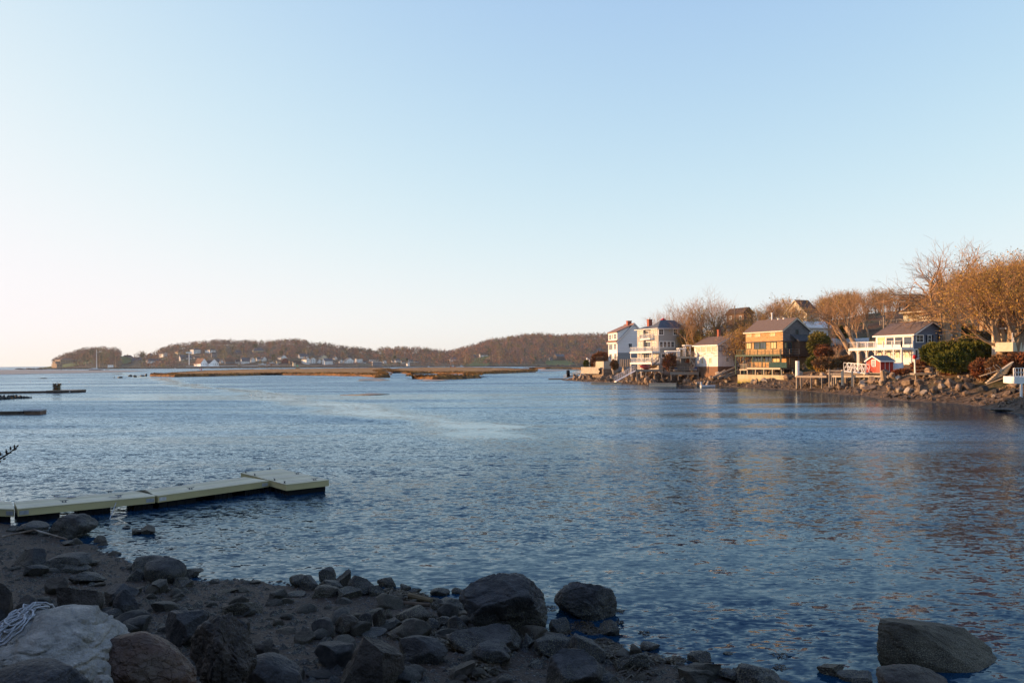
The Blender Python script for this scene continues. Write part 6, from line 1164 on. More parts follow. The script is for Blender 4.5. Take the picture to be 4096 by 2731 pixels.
def placerock(label, z, x0, y0, x1, y1, mt='rk', seed=1, facets=9, rough=.07, D=None, sub=5, rot=None, dep=.85, soft=.0, tilt=0.0, group=None, name='rock', sink=.3, cat='rock', ray=rayn, pk=0):
    (px0, py0), (px1, py1) = z(x0, y0), z(x1, y1); pxc = (px0+px1)/2; hpx = py1-py0
    if D is None: g = ray(pxc, py1-.06*hpx); Dn = g.y
    else: Dn = D
    w = (px1-px0)*Dn/F; dy = w*dep/2; Dc = Dn+dy*.7; w *= Dc/Dn; top = at(pxc, py0, Dc).z; bot = at(pxc, py1, Dn).z; hgt = top-bot; cz = bot+hgt*(.5-sink/2); rz = (top-cz)
    key = (seed, sub, facets, rough, soft, False, pk)
    if key not in BIG: BIG[key] = rockmesh(seed, sub, facets, rough, soft)
    me = BIG[key]
    if len(me.materials): me = me.copy(); me.materials.clear()
    me.materials.append(M[mt]); o = bpy.data.objects.new(name, me); COL.objects.link(o); X = off(pxc, py1)[0]*Dc
    # bake scale so that textures keep their size
    S = Vector((w/2, dy, rz)); a = tilt; ca, sa = math.cos(a), math.sin(a)
    co = np.empty(len(me.vertices)*3); me.vertices.foreach_get('co', co); co = co.reshape(-1, 3)*np.array(S)
    if tilt: co = np.stack([co[:, 0]*ca-co[:, 2]*sa, co[:, 1], co[:, 0]*sa+co[:, 2]*ca], 1)
    me.vertices.foreach_set('co', co.ravel()); me.update(); BIG.pop(key, None)
    o.location = (X, Dc, cz); tag(o, label, cat, group); return o
# ---- the big named rocks of the near beach
NR = [
 ('largest pale granite boulder in the lower left corner with rope on it', F1, -330, 548, 1088, 1240, 'rkp', 7, dict(D=6.3, facets=6, rough=.10, soft=.25, sub=6, dep=.9)),
 ('rust brown smooth boulder pressed against the pale granite boulder', F1, 880, 690, 1700, 1240, 'rks', 12, dict(D=6.6, facets=6, rough=.06, soft=.4, sub=6)),
 ('dark low boulder in front of the pale granite boulder at the bottom edge', F1, -60, 955, 760, 1330, 'rk', 23, dict(D=5.6, facets=6, rough=.07, soft=.3)),
 ('small pale knob of granite at the bottom edge beside the dark low boulder', F1, 800, 1065, 980, 1200, 'rkp', 31, dict(D=5.7, facets=6, soft=.4)),
 ('craggy grey brown boulder with deep cracks, right of the rust brown one', F1, 1600, 555, 2170, 1110, 'rkb', 15, dict(D=7.8, facets=8, rough=.14, sub=6, tilt=-.1, pk=.35)),
 ('dark flat topped boulder behind the craggy grey brown boulder', F1, 1375, 515, 1760, 860, 'rk', 16, dict(facets=10, rough=.08)),
 ('tall dark stone right behind the craggy boulder', F1, 1880, 575, 2140, 880, 'rk', 17, dict()),
 ('square reddish brown boulder above the pale granite boulder', F1, 495, 285, 868, 562, 'rkb', 18, dict(facets=12, rough=.05)),
 ('dark leaning boulder with a split face beside the square one', F1, 865, 285, 1170, 520, 'rk', 19, dict(facets=11)),
 ('rounded triangular boulder leaning right of the square one', F1, 970, 330, 1212, 600, 'rk', 20, dict(facets=8, tilt=.1)),
 ('low wedge rock between square boulder and pale granite', F1, 835, 498, 1040, 610, 'rk', 21, dict()),
 ('rounded boulder with a long crack at the left water edge', F1, 1240, 60, 1585, 292, 'rk', 22, dict(facets=6, rough=.06, soft=.3)),
 ('boulder half behind the cracked round one at the water', F1, 1142, 42, 1440, 200, 'rk', 24, dict(facets=8, soft=.2)),
 ('small dark rock leaning on the cracked round boulder', F1, 1065, 155, 1240, 275, 'rk', 25, dict()),
 ('flat dark slab reaching into the water right of the cracked boulder', F1, 1560, 150, 1740, 240, 'rk', 26, dict(facets=8)),
 ('low mound rock in front of the cracked round boulder', F1, 1475, 252, 1640, 330, 'rk', 27, dict()),
 ('big weedy boulder standing at the foot of the dock', F0, 700, 790, 1290, 1135, 'rk', 28, dict(facets=7, rough=.10, soft=.2)),
 ('smooth low rock touching the water right of the weedy boulder', F0, 1260, 1073, 1436, 1180, 'rkb', 29, dict(facets=5, soft=.4)),
 ('humped dark rock left of the weedy boulder', F0, 215, 893, 640, 1078, 'rk', 30, dict(facets=7, soft=.2)),
 ('small grey rock farthest left below the dock', F0, 95, 950, 250, 1035, 'rk', 32, dict()), ('low rock between the humped and weedy rocks', F0, 490, 1008, 690, 1095, 'rk', 33, dict()),
 ('sharp triangular rock standing in the water', F0, 1895, 935, 2105, 1068, 'rkb', 34, dict(facets=14, rough=.03, sub=5, pk=.75)), ('low rounded rock in the water beside the triangular rock', F0, 1768, 988, 1930, 1068, 'rkb', 35, dict(facets=8)),
 ('tip of a stone barely above the water left of the triangular rock', F0, 1650, 960, 1752, 985, 'rk', 36, dict(facets=6)), ('flat pale slab lying on the gravel by the weedy boulder', F0, 795, 1148, 1028, 1222, 'rk', 37, dict(facets=10)),
 ('wide dark boulder at the left edge, upper row', F1, 95, -15, 440, 165, 'rk', 38, dict(facets=9)), ('broad dark boulder in the middle of the upper left heap', F1, 410, 20, 795, 185, 'rk', 39, dict(facets=8)),
 ('triangular stone under the upper left heap', F1, 190, 115, 405, 235, 'rk', 41, dict(facets=10)), ('flat dark boulder above the square boulder', F1, 605, 172, 880, 300, 'rk', 42, dict(facets=9)),
 ('low slab between the heap and the flat dark boulder', F1, 565, 118, 770, 205, 'rk', 43, dict()), ('tall pale topped boulder at the far left edge', F1, -120, 255, 128, 640, 'rkb', 44, dict(facets=7, soft=.3)),
 ('rounded stone right of the tall left edge boulder', F1, 120, 440, 265, 560, 'rkb', 45, dict(facets=6, soft=.3)), ('dark lump behind the pale granite boulder', F1, 55, 560, 330, 730, 'rk', 46, dict()), ('dark rounded stone just left of the square boulder foot', F1, 290, 530, 470, 650, 'rk', 47, dict()),
 ('lone low boulder on open gravel at mid left', F1, 1900, 415, 2240, 565, 'rkb', 48, dict(facets=7, soft=.1)), ('wide flat boulder at the bottom edge right of the craggy one', F1, 2030, 880, 2620, 1260, 'rk', 49, dict(D=9.2, facets=7, soft=.2)),
 ('large pyramid boulder towering over the middle of the beach', F2, 1765, 225, 2560, 790, 'rk', 50, dict(facets=8, rough=.09, soft=.08, sub=6, dep=.75, pk=1.0)),
 ('long low ledge rock at the foot of the pyramid boulder', F2, 1640, 640, 2340, 950, 'rk', 51, dict(facets=8, tilt=-.14)),
 ('slanted block leaning on the left foot of the pyramid boulder', F2, 1640, 590, 1835, 775, 'rk', 52, dict(tilt=.5)), ('pale rounded boulder right below the ledge rock', F2, 1868, 822, 2232, 1045, 'rk', 53, dict(facets=7, soft=.15)),
 ('large blocky brown boulder at the bottom middle', F2, 695, 762, 1268, 1260, 'rkb', 54, dict(facets=10, rough=.06, sub=6)), ('broad humped slab right of the blocky brown boulder', F2, 1205, 760, 1665, 1030, 'rk', 55, dict(facets=8, tilt=-.08)),
 ('long flat rock above the blocky brown boulder', F2, 1090, 670, 1475, 810, 'rkb', 56, dict(facets=10)), ('dark flat base slab of the jagged group', F2, 805, 712, 1110, 785, 'rk', 57, dict()),
 ('leftmost pointed rock of the jagged group', F2, 640, 575, 870, 775, 'rkb', 58, dict(facets=12, tilt=-.2)), ('dark split rock second in the jagged group', F2, 855, 555, 985, 715, 'rk', 59, dict(facets=12, tilt=-.2)),
 ('upright pale stone standing in the jagged group', F2, 985, 523, 1105, 715, 'rkb', 60, dict(facets=12)), ('rounded rock right end of the jagged group', F2, 1095, 605, 1250, 710, 'rk', 61, dict()), ('small stone behind the upright pale stone', F2, 1075, 528, 1170, 620, 'rkb', 62, dict()),
 ('yellow stained sloping rock behind the jagged group', F2, 1200, 487, 1575, 640, 'rkb', 63, dict(facets=9)), ('flat grey rock below the yellow stained rock', F2, 1240, 620, 1420, 705, 'rk', 64, dict()), ('squat block between jagged group and slanted block', F2, 1455, 608, 1590, 740, 'rk', 65, dict()),
 ('rounded stone right of the squat block', F2, 1550, 588, 1695, 700, 'rk', 66, dict()), ('small light stone under the rounded stone', F2, 1585, 680, 1665, 745, 'rk', 67, dict()), ('dark boulder left of the pyramid boulder near the water', F2, 1615, 418, 1830, 540, 'rk', 68, dict()),
 ('grey rock beside the driftwood log', F2, 1510, 438, 1635, 545, 'rk', 69, dict()), ('rounded rock in the shallow water left of centre', F2, 1500, 330, 1680, 415, 'rk', 70, dict(facets=6, soft=.3)), ('smaller rounded rock in the shallow water', F2, 1692, 330, 1808, 395, 'rk', 71, dict(facets=6, soft=.3)),
 ('leftmost oval rock of the water edge heap', F2, 236, 215, 460, 335, 'rk', 72, dict(facets=6, soft=.25)), ('second oval rock of the water edge heap', F2, 350, 210, 512, 365, 'rk', 73, dict(tilt=.3)), ('high peak rock of the water edge heap', F2, 500, 152, 670, 300, 'rk', 74, dict()),
 ('right peak rock of the water edge heap', F2, 655, 168, 798, 345, 'rk', 75, dict()), ('rounded middle rock of the water edge heap', F2, 500, 258, 722, 385, 'rk', 76, dict()), ('front oval boulder of the water edge heap', F2, 450, 308, 690, 432, 'rkb', 77, dict(facets=6, soft=.2)),
 ('pointed flat wedge at the front of the water edge heap', F2, 635, 335, 885, 445, 'rk', 78, dict(facets=12)), ('big angular boulder right in the water edge heap', F2, 760, 215, 1020, 410, 'rk', 79, dict(facets=10)), ('square stone right of the angular boulder', F2, 940, 308, 1095, 418, 'rk', 80, dict(facets=12)),
 ('round boulder at the right end of the water edge heap', F2, 1022, 238, 1200, 340, 'rk', 81, dict(facets=6, soft=.2)), ('dark stone beyond the weed patch', F2, 1228, 302, 1330, 370, 'rk', 82, dict()), ('flat stone on the weed patch', F2, 1300, 335, 1430, 400, 'rk', 83, dict()),
 ('stone slab lying left of the water edge heap', F2, 215, 372, 390, 420, 'rk', 84, dict()), ('twin peaked granite boulder standing in the water', F3, 462, 250, 1002, 610, 'rk', 85, dict(facets=7, rough=.10, soft=.1, sub=6, pk=.8)),
 ('rock between pyramid and twin peaked boulders', F3, 418, 578, 600, 710, 'rk', 86, dict()), ('angular rock at the right foot of the twin peaked boulder', F3, 840, 592, 1018, 745, 'rk', 87, dict()),
 ('pale wedge stone below the pyramid boulder', F3, 285, 722, 640, 940, 'rk', 88, dict(facets=11)), ('sloping slab right of the pale wedge stone', F3, 570, 728, 895, 980, 'rk', 89, dict(facets=11, tilt=-.25)), ('triangular grey boulder right of the weed mound', F3, 975, 860, 1285, 1050, 'rk', 90, dict(facets=10)),
 ('large split boulder at the bottom edge right of centre', F3, 380, 870, 880, 1230, 'rk', 91, dict(facets=9, rough=.08)), ('pale pointed stone at the bottom edge', F3, 820, 1055, 1040, 1200, 'rk', 92, dict()), ('leaning block wedged under the pyramid boulder', F3, 185, 720, 300, 850, 'rk', 93, dict()),
 ('narrow stone beside the leaning block', F3, 250, 688, 335, 800, 'rk', 94, dict()), ('round pale stone at the left of the split boulder', F3, -60, 820, 96, 1000, 'rk', 95, dict()), ('small block left of the split boulder', F3, 240, 940, 385, 1015, 'rk', 96, dict()),
 ('low dark rock alone in the water right of the twin peaked boulder', F3, 1198, 785, 1375, 872, 'rk', 97, dict()), ('dark tilted rock on the waterline right of the weed strip', F3, 1600, 862, 1800, 975, 'rk', 98, dict(facets=11)),
 ('barely visible rock awash near the tilted rock', F3, 1905, 868, 1990, 895, 'rk', 99, dict(facets=6)), ('dark shore rock at the bottom right, left one of the cluster', F3, 2000, 975, 2400, 1200, 'rk', 100, dict()), ('low shore rock left of the bottom right cluster', F3, 1860, 1015, 2060, 1130, 'rk', 101, dict()),
 ('front rock of the bottom right cluster', F4, 0, 1070, 240, 1220, 'rk', 102, dict()), ('pointed rock in the water at the lower right', F4, 575, 975, 835, 1085, 'rkb', 103, dict(facets=12)), ('broken dark rock next to the pointed one', F4, 755, 1035, 1060, 1160, 'rk', 104, dict(facets=12)),
 ('huge barnacled oblong boulder in the water at the lower right', F4, 1010, 655, 2205, 1045, 'rko', 113, dict(facets=11, rough=.045, sub=6, tilt=-.20, dep=.5, soft=.05, sink=.5)), ('smooth grey boulder at the bottom edge before the huge oblong one', F4, 1110, 1008, 1740, 1330, 'rkb', 106, dict(D=10.5, facets=6, soft=.35)),
]
for (lab, z, x0, y0, x1, y1, mt, sd, kw) in NR: placerock(lab, z, x0, y0, x1, y1, mt, sd, **kw)
# smaller stones of the beach
rnd = random.Random(77); pool = [rockmesh(500+i, 2, 9, .08) for i in range(8)]
for me in pool: me.materials.append(M['rk'])
def scat(n, fx, sz, labs, group, mts=('rk', 'rkb'), flat=(.35, .8), cat='stone', pool=pool, sinkf=.25, big=None):
    byd = {}
    for i in range(n):
        x, y, z_ = fx(); s = sz(); me0 = pool[rnd.randrange(len(pool))]; k = mts[rnd.randrange(len(mts))]; kk = (me0.name, k)
        if kk not in byd: m2 = me0.copy(); m2.materials.clear(); m2.materials.append(M[k]); byd[kk] = m2
        o = bpy.data.objects.new('stone' if cat == 'stone' else 'boulder', byd[kk]); COL.objects.link(o); f = rnd.uniform(*flat)
        o.scale = (s/2*rnd.uniform(.8, 1.4), s/2*rnd.uniform(.8, 1.3), s/2*f*1.3); o.rotation_euler = (rnd.uniform(-.3, .3), rnd.uniform(-.3, .3), rnd.uniform(0, 6.28)); o.location = (x, y, z_+s*f*.5*(1-sinkf*2)); tag(o, labs % ((('large ' if s > big else 'small ') if big else '')+{'rk': 'dark grey', 'rkb': 'brownish', 'rkr': 'brown', 'rkl': 'pale tan'}[k]), cat, group)
def fb():
    while True:
        p = rayn(rnd.uniform(-50, 3000), rnd.uniform(2150, 2740))
        if p.z > -.05 and p.y > 8 and (p.x < -1.5 or rnd.random() < .35): return p.x, p.y, p.z-.02
scat(270, fb, lambda: .08+.36*rnd.random()**2, '%s stone among many alike strewn on the gravel beach', 'small stones on the beach', flat=(.25, .6), big=.2)
def fr_():
    while True:
        p = rayn(rnd.uniform(-50, 2900), rnd.uniform(2330, 2735)); w_ = .3
        if p.x > -2.2 and p.x < 3.2: w_ = 1
        if p.x < -5.5: w_ = .8
        if p.z > .02 and p.y > 9 and rnd.random() < w_: return p.x, p.y, p.z-.04
scat(95, fr_, lambda: .28+.42*rnd.random()**1.5, '%s knee high rock among the crowded rocks of the near beach', 'rocks crowding the near beach', flat=(.45, .8), big=.45, pool=[rockmesh(560+i, 4, 9, .08) for i in range(7)])
# pebbles
rng = np.random.default_rng(9); V = []; Fc = []
base = np.array([[1, 0, 0], [.3, .9, .1], [-.8, .5, 0], [-.7, -.6, 0], [.4, -.9, 0], [0, 0, .7], [.1, .1, -.5]]); fcs = [(0, 1, 5), (1, 2, 5), (2, 3, 5), (3, 4, 5), (4, 0, 5)]
cnt = 0
while cnt < 16000:
    y = rng.uniform(9.5, 27)**1.0; x = rng.uniform(-19, 7)
    zz_ = zn(x, y)
    if zz_ < -.06 or abs(x) > y*.72+1: continue
    s = .010+.055*rng.uniform()**3; a = rng.uniform(0, 6.28); ca, sa = math.cos(a), math.sin(a); b = base*s*np.array([1, rng.uniform(.6, 1), rng.uniform(.4, .8)])
    b = np.stack([b[:, 0]*ca-b[:, 1]*sa, b[:, 0]*sa+b[:, 1]*ca, b[:, 2]], 1)+np.array([x, y, zz_]); V.append(b); Fc += [tuple(i+cnt*7 for i in f) for f in fcs]; cnt += 1
me = bpy.data.meshes.new('pebbles'); me.from_pydata(np.concatenate(V).tolist(), [], Fc); me.materials.append(mat('pebble', (.03, .028, .027), (.16, .15, .14), 30, .6, contrast=(.5, .72))); me.update(); o = bpy.data.objects.new('pebbles', me); COL.objects.link(o); tag(o, 'countless small pebbles and shell bits over the gravel beach', 'pebbles', kind='stuff')
gm = MB(); rg = random.Random(12); c_ = 0
oct_ = [(1, 0, 0), (.25, .8, .05), (-.7, .6, 0), (-.9, -.3, 0), (-.1, -.9, 0), (.8, -.6, 0), (.15, .1, .6), (-.35, .05, .5)]
while c_ < 3200:
    p_ = rayn(rg.uniform(-80, 3100), rg.uniform(2140, 2740))
    if p_.z < -.02 or p_.y < 8.5: continue
    cl_ = nz(p_.x*.35, p_.y*.35+4); 
    if rg.random() > .35+1.1*cl_+(.35 if p_.x < -5 or p_.x > .5 else 0): continue
    s_ = rg.uniform(.018, .075)*(1+rg.random()**3*1.3); a_ = rg.uniform(0, 6.28); ca, sa = math.cos(a_), math.sin(a_); sq = rg.uniform(.55, 1); v_ = [(p_.x+s_*(x*ca-y*sq*sa), p_.y+s_*(x*sa+y*sq*ca), p_.z+s_*z_*rg.uniform(.7, 1.2)-.004) for x, y, z_ in oct_]
    gm.add(v_, [(0, 1, 6), (1, 2, 7, 6), (2, 3, 7), (3, 4, 7), (4, 5, 6, 7), (5, 0, 6)]); c_ += 1
tag(gm.build('shingle_stones', M['rk']), 'fist sized broken stones over the gravel beach', 'stones', kind='stuff')
# seaweed
M['weed'] = mat('rockweed', (.018, .012, .005), (.04, .026, .009), 3, .5, spec=.4)
def weed(label, pts, n, seed):
    rng = random.Random(seed); m = MB()
    for _ in range(n):
        (px, py, r) = pts[rng.randrange(len(pts))]; a = rng.uniform(0, 6.28); rr_ = r*rng.random()**.5; p = rayn(px+rr_*math.cos(a), py+rr_*.42*math.sin(a)); p.z = max(p.z, 0)+(rng.uniform(.0, .012) if p.z <= .02 else rng.uniform(.01, .08)); d = Vector((rng.gauss(0, 1), rng.gauss(0, 1), rng.gauss(-.12, .12))).normalized(); q = p+d*rng.uniform(.06, .2); s = d.cross(Vector((rng.gauss(0, .4), rng.gauss(0, .4), 1))).normalized()*rng.uniform(.006, .016)
        m.add([p-s, p+s, q+s+Vector((0, 0, -.02)), q-s+Vector((0, 0, -.02))], [(0, 1, 2, 3)])
    tag(m.build('seaweed', M['weed'], loc=rayn(pts[0][0], pts[0][1])), label, 'seaweed', kind='stuff')
weed('brown rockweed draped between the water edge heap and the log', [(*F2(1200, 380), 45), (*F2(1300, 410), 45), (*F2(1390, 430), 30)], 1800, 1)
weed('rockweed at the foot of the twin peaked boulder', [(*F3(700, 650), 50), (*F3(780, 690), 40), (*F3(520, 700), 40), (*F3(640, 780), 50)], 2600, 2); weed('dark rockweed mound beside the triangular grey boulder', [(*F3(930, 830), 50), (*F3(930, 900), 40), (*F3(870, 790), 40)], 2600, 3)
weed('rockweed strip along the waterline right of the mound', [(*F3(1280, 925), 50), (*F3(1500, 945), 40), (*F3(1740, 975), 30), (*F3(1180, 1060), 50)], 2200, 4); weed('rockweed below the pyramid boulder', [(*F2(1700, 860), 50), (*F2(1560, 780), 40), (*F2(2000, 1060), 60), (*F2(1850, 1100), 60)], 2600, 5)
weed('floating weed patches on the shallow water', [(*F3(430, 500), 30), (*F3(1230, 710), 25), (*F3(1030, 520), 18), (*F3(1020, 620), 20), (*F4(260, 910), 30), (*F4(260, 1010), 30)], 500, 6)
# driftwood
a, b = rayn(*F2(1315, 445)), rayn(*F2(1515, 492)); U = Vector((0, 0, .1)); bar_('pale driftwood log on the weed by the water', 'driftwood_log', a+U, b+U, .07, mat('driftwood', (.16, .12, .07), (.10, .075, .045), 4, bump=.5), 'log', 8, .055)
a, b = rayn(*F2(1210, 500)), rayn(*F2(1500, 520)); bar_('dark driftwood plank behind the yellow stained rock', 'driftwood_log', a+U*.7, b+U*.7, .06, M['darkwood'], 'log', 8, .04)
a, b, c_ = rayn(*F0(20, 1260)), rayn(*F0(460, 1222)), rayn(*F0(900, 1290)); U = Vector((0, 0, .35)); tag((lambda m: (m.tube([a+U, b+U*1.4, c_+U], .03, 7), m.build('driftwood_branch', mat('pale_stick', (.30, .27, .23), (.12, .09, .07), 2, contrast=(.4, .55)), loc=a))[1])(MB()), 'long thin bleached stick lying across the left rocks', 'stick')
# rope heap on the pale boulder
dg = bpy.context.evaluated_depsgraph_get(); big = bpy.data.objects['rock']
bpy.context.view_layer.update()
def surf(x, y):
    mw = big.matrix_world; inv = mw.inverted(); ok, l, nrm, ix = big.ray_cast(inv @ Vector((x, y, 8)), (inv.to_3x3() @ Vector((0, 0, -1))).normalized()); return (mw @ l).z if ok else 2.6
rnd2 = random.Random(6); cpx = F1(150, 800); D0_ = 6.9; c = at(*cpx, D0_); P = []; N_ = 620; x, y = c.x, c.y; a = 0
for i in range(N_):
    a += rnd2.gauss(.34, .22); rx = .42*math.sin(i*.037+1)*(.6+.4*math.sin(i*.011)); ry = .28*math.cos(i*.029); st = .032
    x += math.cos(a)*st+(c.x+rx*.75-x)*.03; y += math.sin(a)*st+(c.y+ry-y)*.035; P.append(Vector((x, y, 0)))
for i, p in enumerate(P): p.z = surf(p.x, p.y)+.012+.075*(.5+.5*math.sin(i*.21))*math.exp(-((p.x-c.x)**2+(p.y-c.y)**2)/.10)
m = MB(); m.tube(P, .0075, 6); tag(m.build('rope', M['rope'], loc=(c.x, c.y, c.z), smooth=True), 'tangled heap of white rope on the pale granite boulder', 'rope')
# leafy twig tip entering at the left edge, grass wisps
a, b = at(-25, 1850, 2.2), at(66, 1790, 2.2); r = empty('budding_branch', a, 'dark budding branch tip poking in at the left picture edge', 'branch'); m = MB(); m.tube([a-Vector((.25, 0, .22)), a, at(30, 1816, 2.2), b], [.004, .0028, .002, .0012], 6); m.build('twig', M['darkwood'], r); m = MB()
for (x, y, dx, dy) in ((2, 1822, -2, -16), (26, 1816, -2, -22), (26, 1812, 22, -1), (43, 1800, -2, -17), (57, 1790, 2, -13), (55, 1793, 14, -2), (66, 1788, 8, -10), (12, 1836, 14, -4), (-2, 1842, 6, 6), (48, 1800, 20, -4)):
    p, q = at(x, y, 2.2), at(x+dx, y+dy, 2.2); m.tube([p, p+(q-p)*.35, q], [.0012, .003, .0006], 5)
m.build('bud', M['darkwood'], r)
# ------------------------------------------------------------------ riprap of the right shore
rnd = random.Random(21); pool2 = [rockmesh(700+i, 3, 11, .07, 0, True) for i in range(9)]
seg = [Vector((*p, 0)) for p in rs]; SL = [(seg[i+1]-seg[i]).length for i in range(len(seg)-1)]
def rip(dmin, dmax, i0=0, i1=None):
    def f():
        while True:
            k = rnd.choices(range(i0, i1 or len(SL)), SL[i0:i1 or len(SL)])[0]; t = rnd.random(); p = seg[k]+(seg[k+1]-seg[k])*t; d = (seg[k+1]-seg[k]).normalized(); nrm = Vector((-d.y, d.x, 0))
            if not inside((p.x+nrm.x*2, p.y+nrm.y*2), rpoly): nrm = -nrm
            q = p+nrm*rnd.uniform(dmin, dmax); return q.x, q.y, zr(q.x, q.y)-.1
    return f
scat(125, rip(.3, 7.5, 0, 6), lambda: .55+1.3*rnd.random()**2.2, '%s boulder in the rubble of the rocky point under the white house', 'riprap boulders on the point', ('rkr', 'rkr', 'rkl'), (.6, 1.0), 'boulder', pool2, .1, 1.0)
scat(95, rip(2.5, 8.5, 6, 12), lambda: .45+1.0*rnd.random()**2, '%s boulder of the shore around the shingle house wall', 'riprap boulders around the pier', ('rkr', 'rkr', 'rkl'), (.6, 1.0), 'boulder', pool2, .1, 1.0)
scat(80, rip(3, 10, 12, 18), lambda: .4+.9*rnd.random()**2, '%s boulder of the shore below the evergreen hedge', 'riprap boulders under the hedge', ('rkr', 'rkr', 'rkl'), (.6, 1.0), 'boulder', pool2, .1, 1.0)
for (lab, z, x0, y0, x1, y1, mt, sd) in (('large pale boulder high on the point below the picket posts', Z1, 960, 1040, 1090, 1170, 'rkl', 1), ('tall standing stone slab beside the picket posts', Z1, 1128, 985, 1215, 1160, 'rkl', 2), ('huge brown boulder under the aluminium gangway head', Z1, 1268, 1110, 1410, 1270, 'rkr', 3), ('huge boulder under the brown railed pier', Z1, 1512, 1130, 1640, 1270, 'rkr', 4), ('pale flat topped boulder between the two piers', Z1, 1690, 1095, 1880, 1190, 'rkl', 5), ('rounded orange brown boulder below the pale low pier', Z1, 2010, 1150, 2120, 1240, 'rkr', 6), ('grey boulder on the left shoulder of the point', Z1, 520, 1100, 620, 1180, 'rkl', 7), ('dark boulder at the water under the gangway', Z1, 930, 1160, 1010, 1260, 'rkr', 8),
    ('pale cone shaped boulder on the mud left of the pilings', Z3, 145, 1365, 305, 1450, 'rkr', 9), ('dark upright boulder before the thickest piling', Z3, 340, 1310, 480, 1420, 'rkr', 10), ('dark squat boulder on the mud under the gangway', Z3, 698, 1350, 880, 1452, 'rkr', 11), ('boulder right of the leaning stump', Z3, 880, 1255, 990, 1340, 'rkr', 12), ('large light cone boulder on the mud below the platform', Z3, 1450, 1345, 1610, 1488, 'rkr', 13), ('round boulder under the platform right side', Z3, 1690, 1275, 1850, 1345, 'rkr', 14), ('wide boulder behind the mud below the upturned boat', Z3, 1270, 1280, 1470, 1370, 'rkr', 15), ('small cone boulder on open mud', Z3, 1120, 1395, 1220, 1460, 'rkr', 16), ('flat boulder on the mud left of the large light cone', Z3, 1285, 1400, 1430, 1455, 'rkr', 17), ('rounded mud stone right of the pale cone boulder', Z3, 575, 1400, 700, 1470, 'rkr', 18), ('grey boulder near the water below the broken stairs', Z5, 1160, 1105, 1270, 1190, 'rk', 19), ('shadowed boulder left of the white deck post', Z5, 1440, 1100, 1570, 1190, 'rk', 20), ('dark rock lying flat in the water at the right edge', Z5, 1160, 1395, 1626, 1450, 'rk', 21), ('dark boulder before the sea wall corner', Z5, 955, 1060, 1100, 1190, 'rk', 22)):
    placerock(lab, z, x0, y0, x1, y1, mt, 800+sd, sub=4, facets=10, rough=.09, ray=rayr, name='boulder', cat='boulder', sink=.15)
# rubble between the boulders
m = MB(); ff = rip(.5, 8.5)
for i in range(2600):
    x, y, z_ = ff(); s = .15+.35*rnd.random()**1.5; q = [Vector((x+rnd.uniform(-1, 1)*s, y+rnd.uniform(-1, 1)*s, z_+rnd.uniform(-.2, 1.1)*s)) for _ in range(4)]+[Vector((x, y, z_+1.2*s))]; m.add(q, [(0, 1, 4), (1, 2, 4), (2, 3, 4), (3, 0, 4), (0, 2, 4), (1, 3, 4)])
tag(m.build('rubble', M['rkr']), 'broken stone rubble between the boulders of the right shore', 'rubble', kind='stuff')
# groyne on the left and rocks off the marsh
for i, (x0, y0, x1, y1) in enumerate(((-60, 500, 60, 575), (20, 502, 110, 572), (95, 508, 160, 568), (140, 508, 190, 560), (180, 502, 235, 562), (230, 498, 275, 540), (225, 525, 300, 560), (270, 512, 345, 556), (340, 522, 400, 555), (385, 524, 450, 554), (440, 530, 480, 552), (470, 535, 510, 552))):
    placerock('%s dark boulder from the left in the low groyne by the far left dock' % ['first', 'second', 'third', 'fourth', 'fifth', 'sixth', 'seventh', 'eighth', 'ninth', 'tenth', 'eleventh', 'twelfth'][i], V5, x0, y0, x1, y1+4, 'rk', 900+i, sub=3, D=onz(*V5(100, y1+4)).y, name='boulder', cat='boulder', group='groyne boulders')
for i, (x0, y0, x1, y1) in enumerate(((1255, 805, 1330, 828), (1193, 812, 1217, 826), (1425, 775, 1487, 806), (1503, 783, 1555, 812), (1685, 762, 1722, 800), (1760, 765, 1800, 790), (1800, 743, 1870, 782), (1600, 782, 1690, 802))):
    placerock('%s dark rock from the left off the western tip of the marsh' % ['second', 'first and tiniest', 'third', 'fourth', 'sixth', 'seventh', 'eighth and tallest', 'fifth, low,'][i], V1, x0, y0, x1, y1+2, 'rk', 930+i, sub=3, D=onz(*V1(x0, y1+2)).y, name='boulder', cat='boulder', group='rocks off the marsh tip')
for i, (x0, x1, lab) in enumerate(((255, 420, 'left part'), (420, 560, 'middle part'), (560, 680, 'right part'))): placerock('%s of the low dark reef at the sea end of the left point' % lab, V5, x0, 88-i*2, x1, 106, 'rk', 950+i, sub=3, D=1450, name='reef', cat='reef')
placerock('thin dark ledge awash in the bay left of the white stick buoy', V5, 630, 238, 748, 251, 'rk', 960, sub=3, D=onz(*V5(700, 251)).y, name='reef', cat='reef')
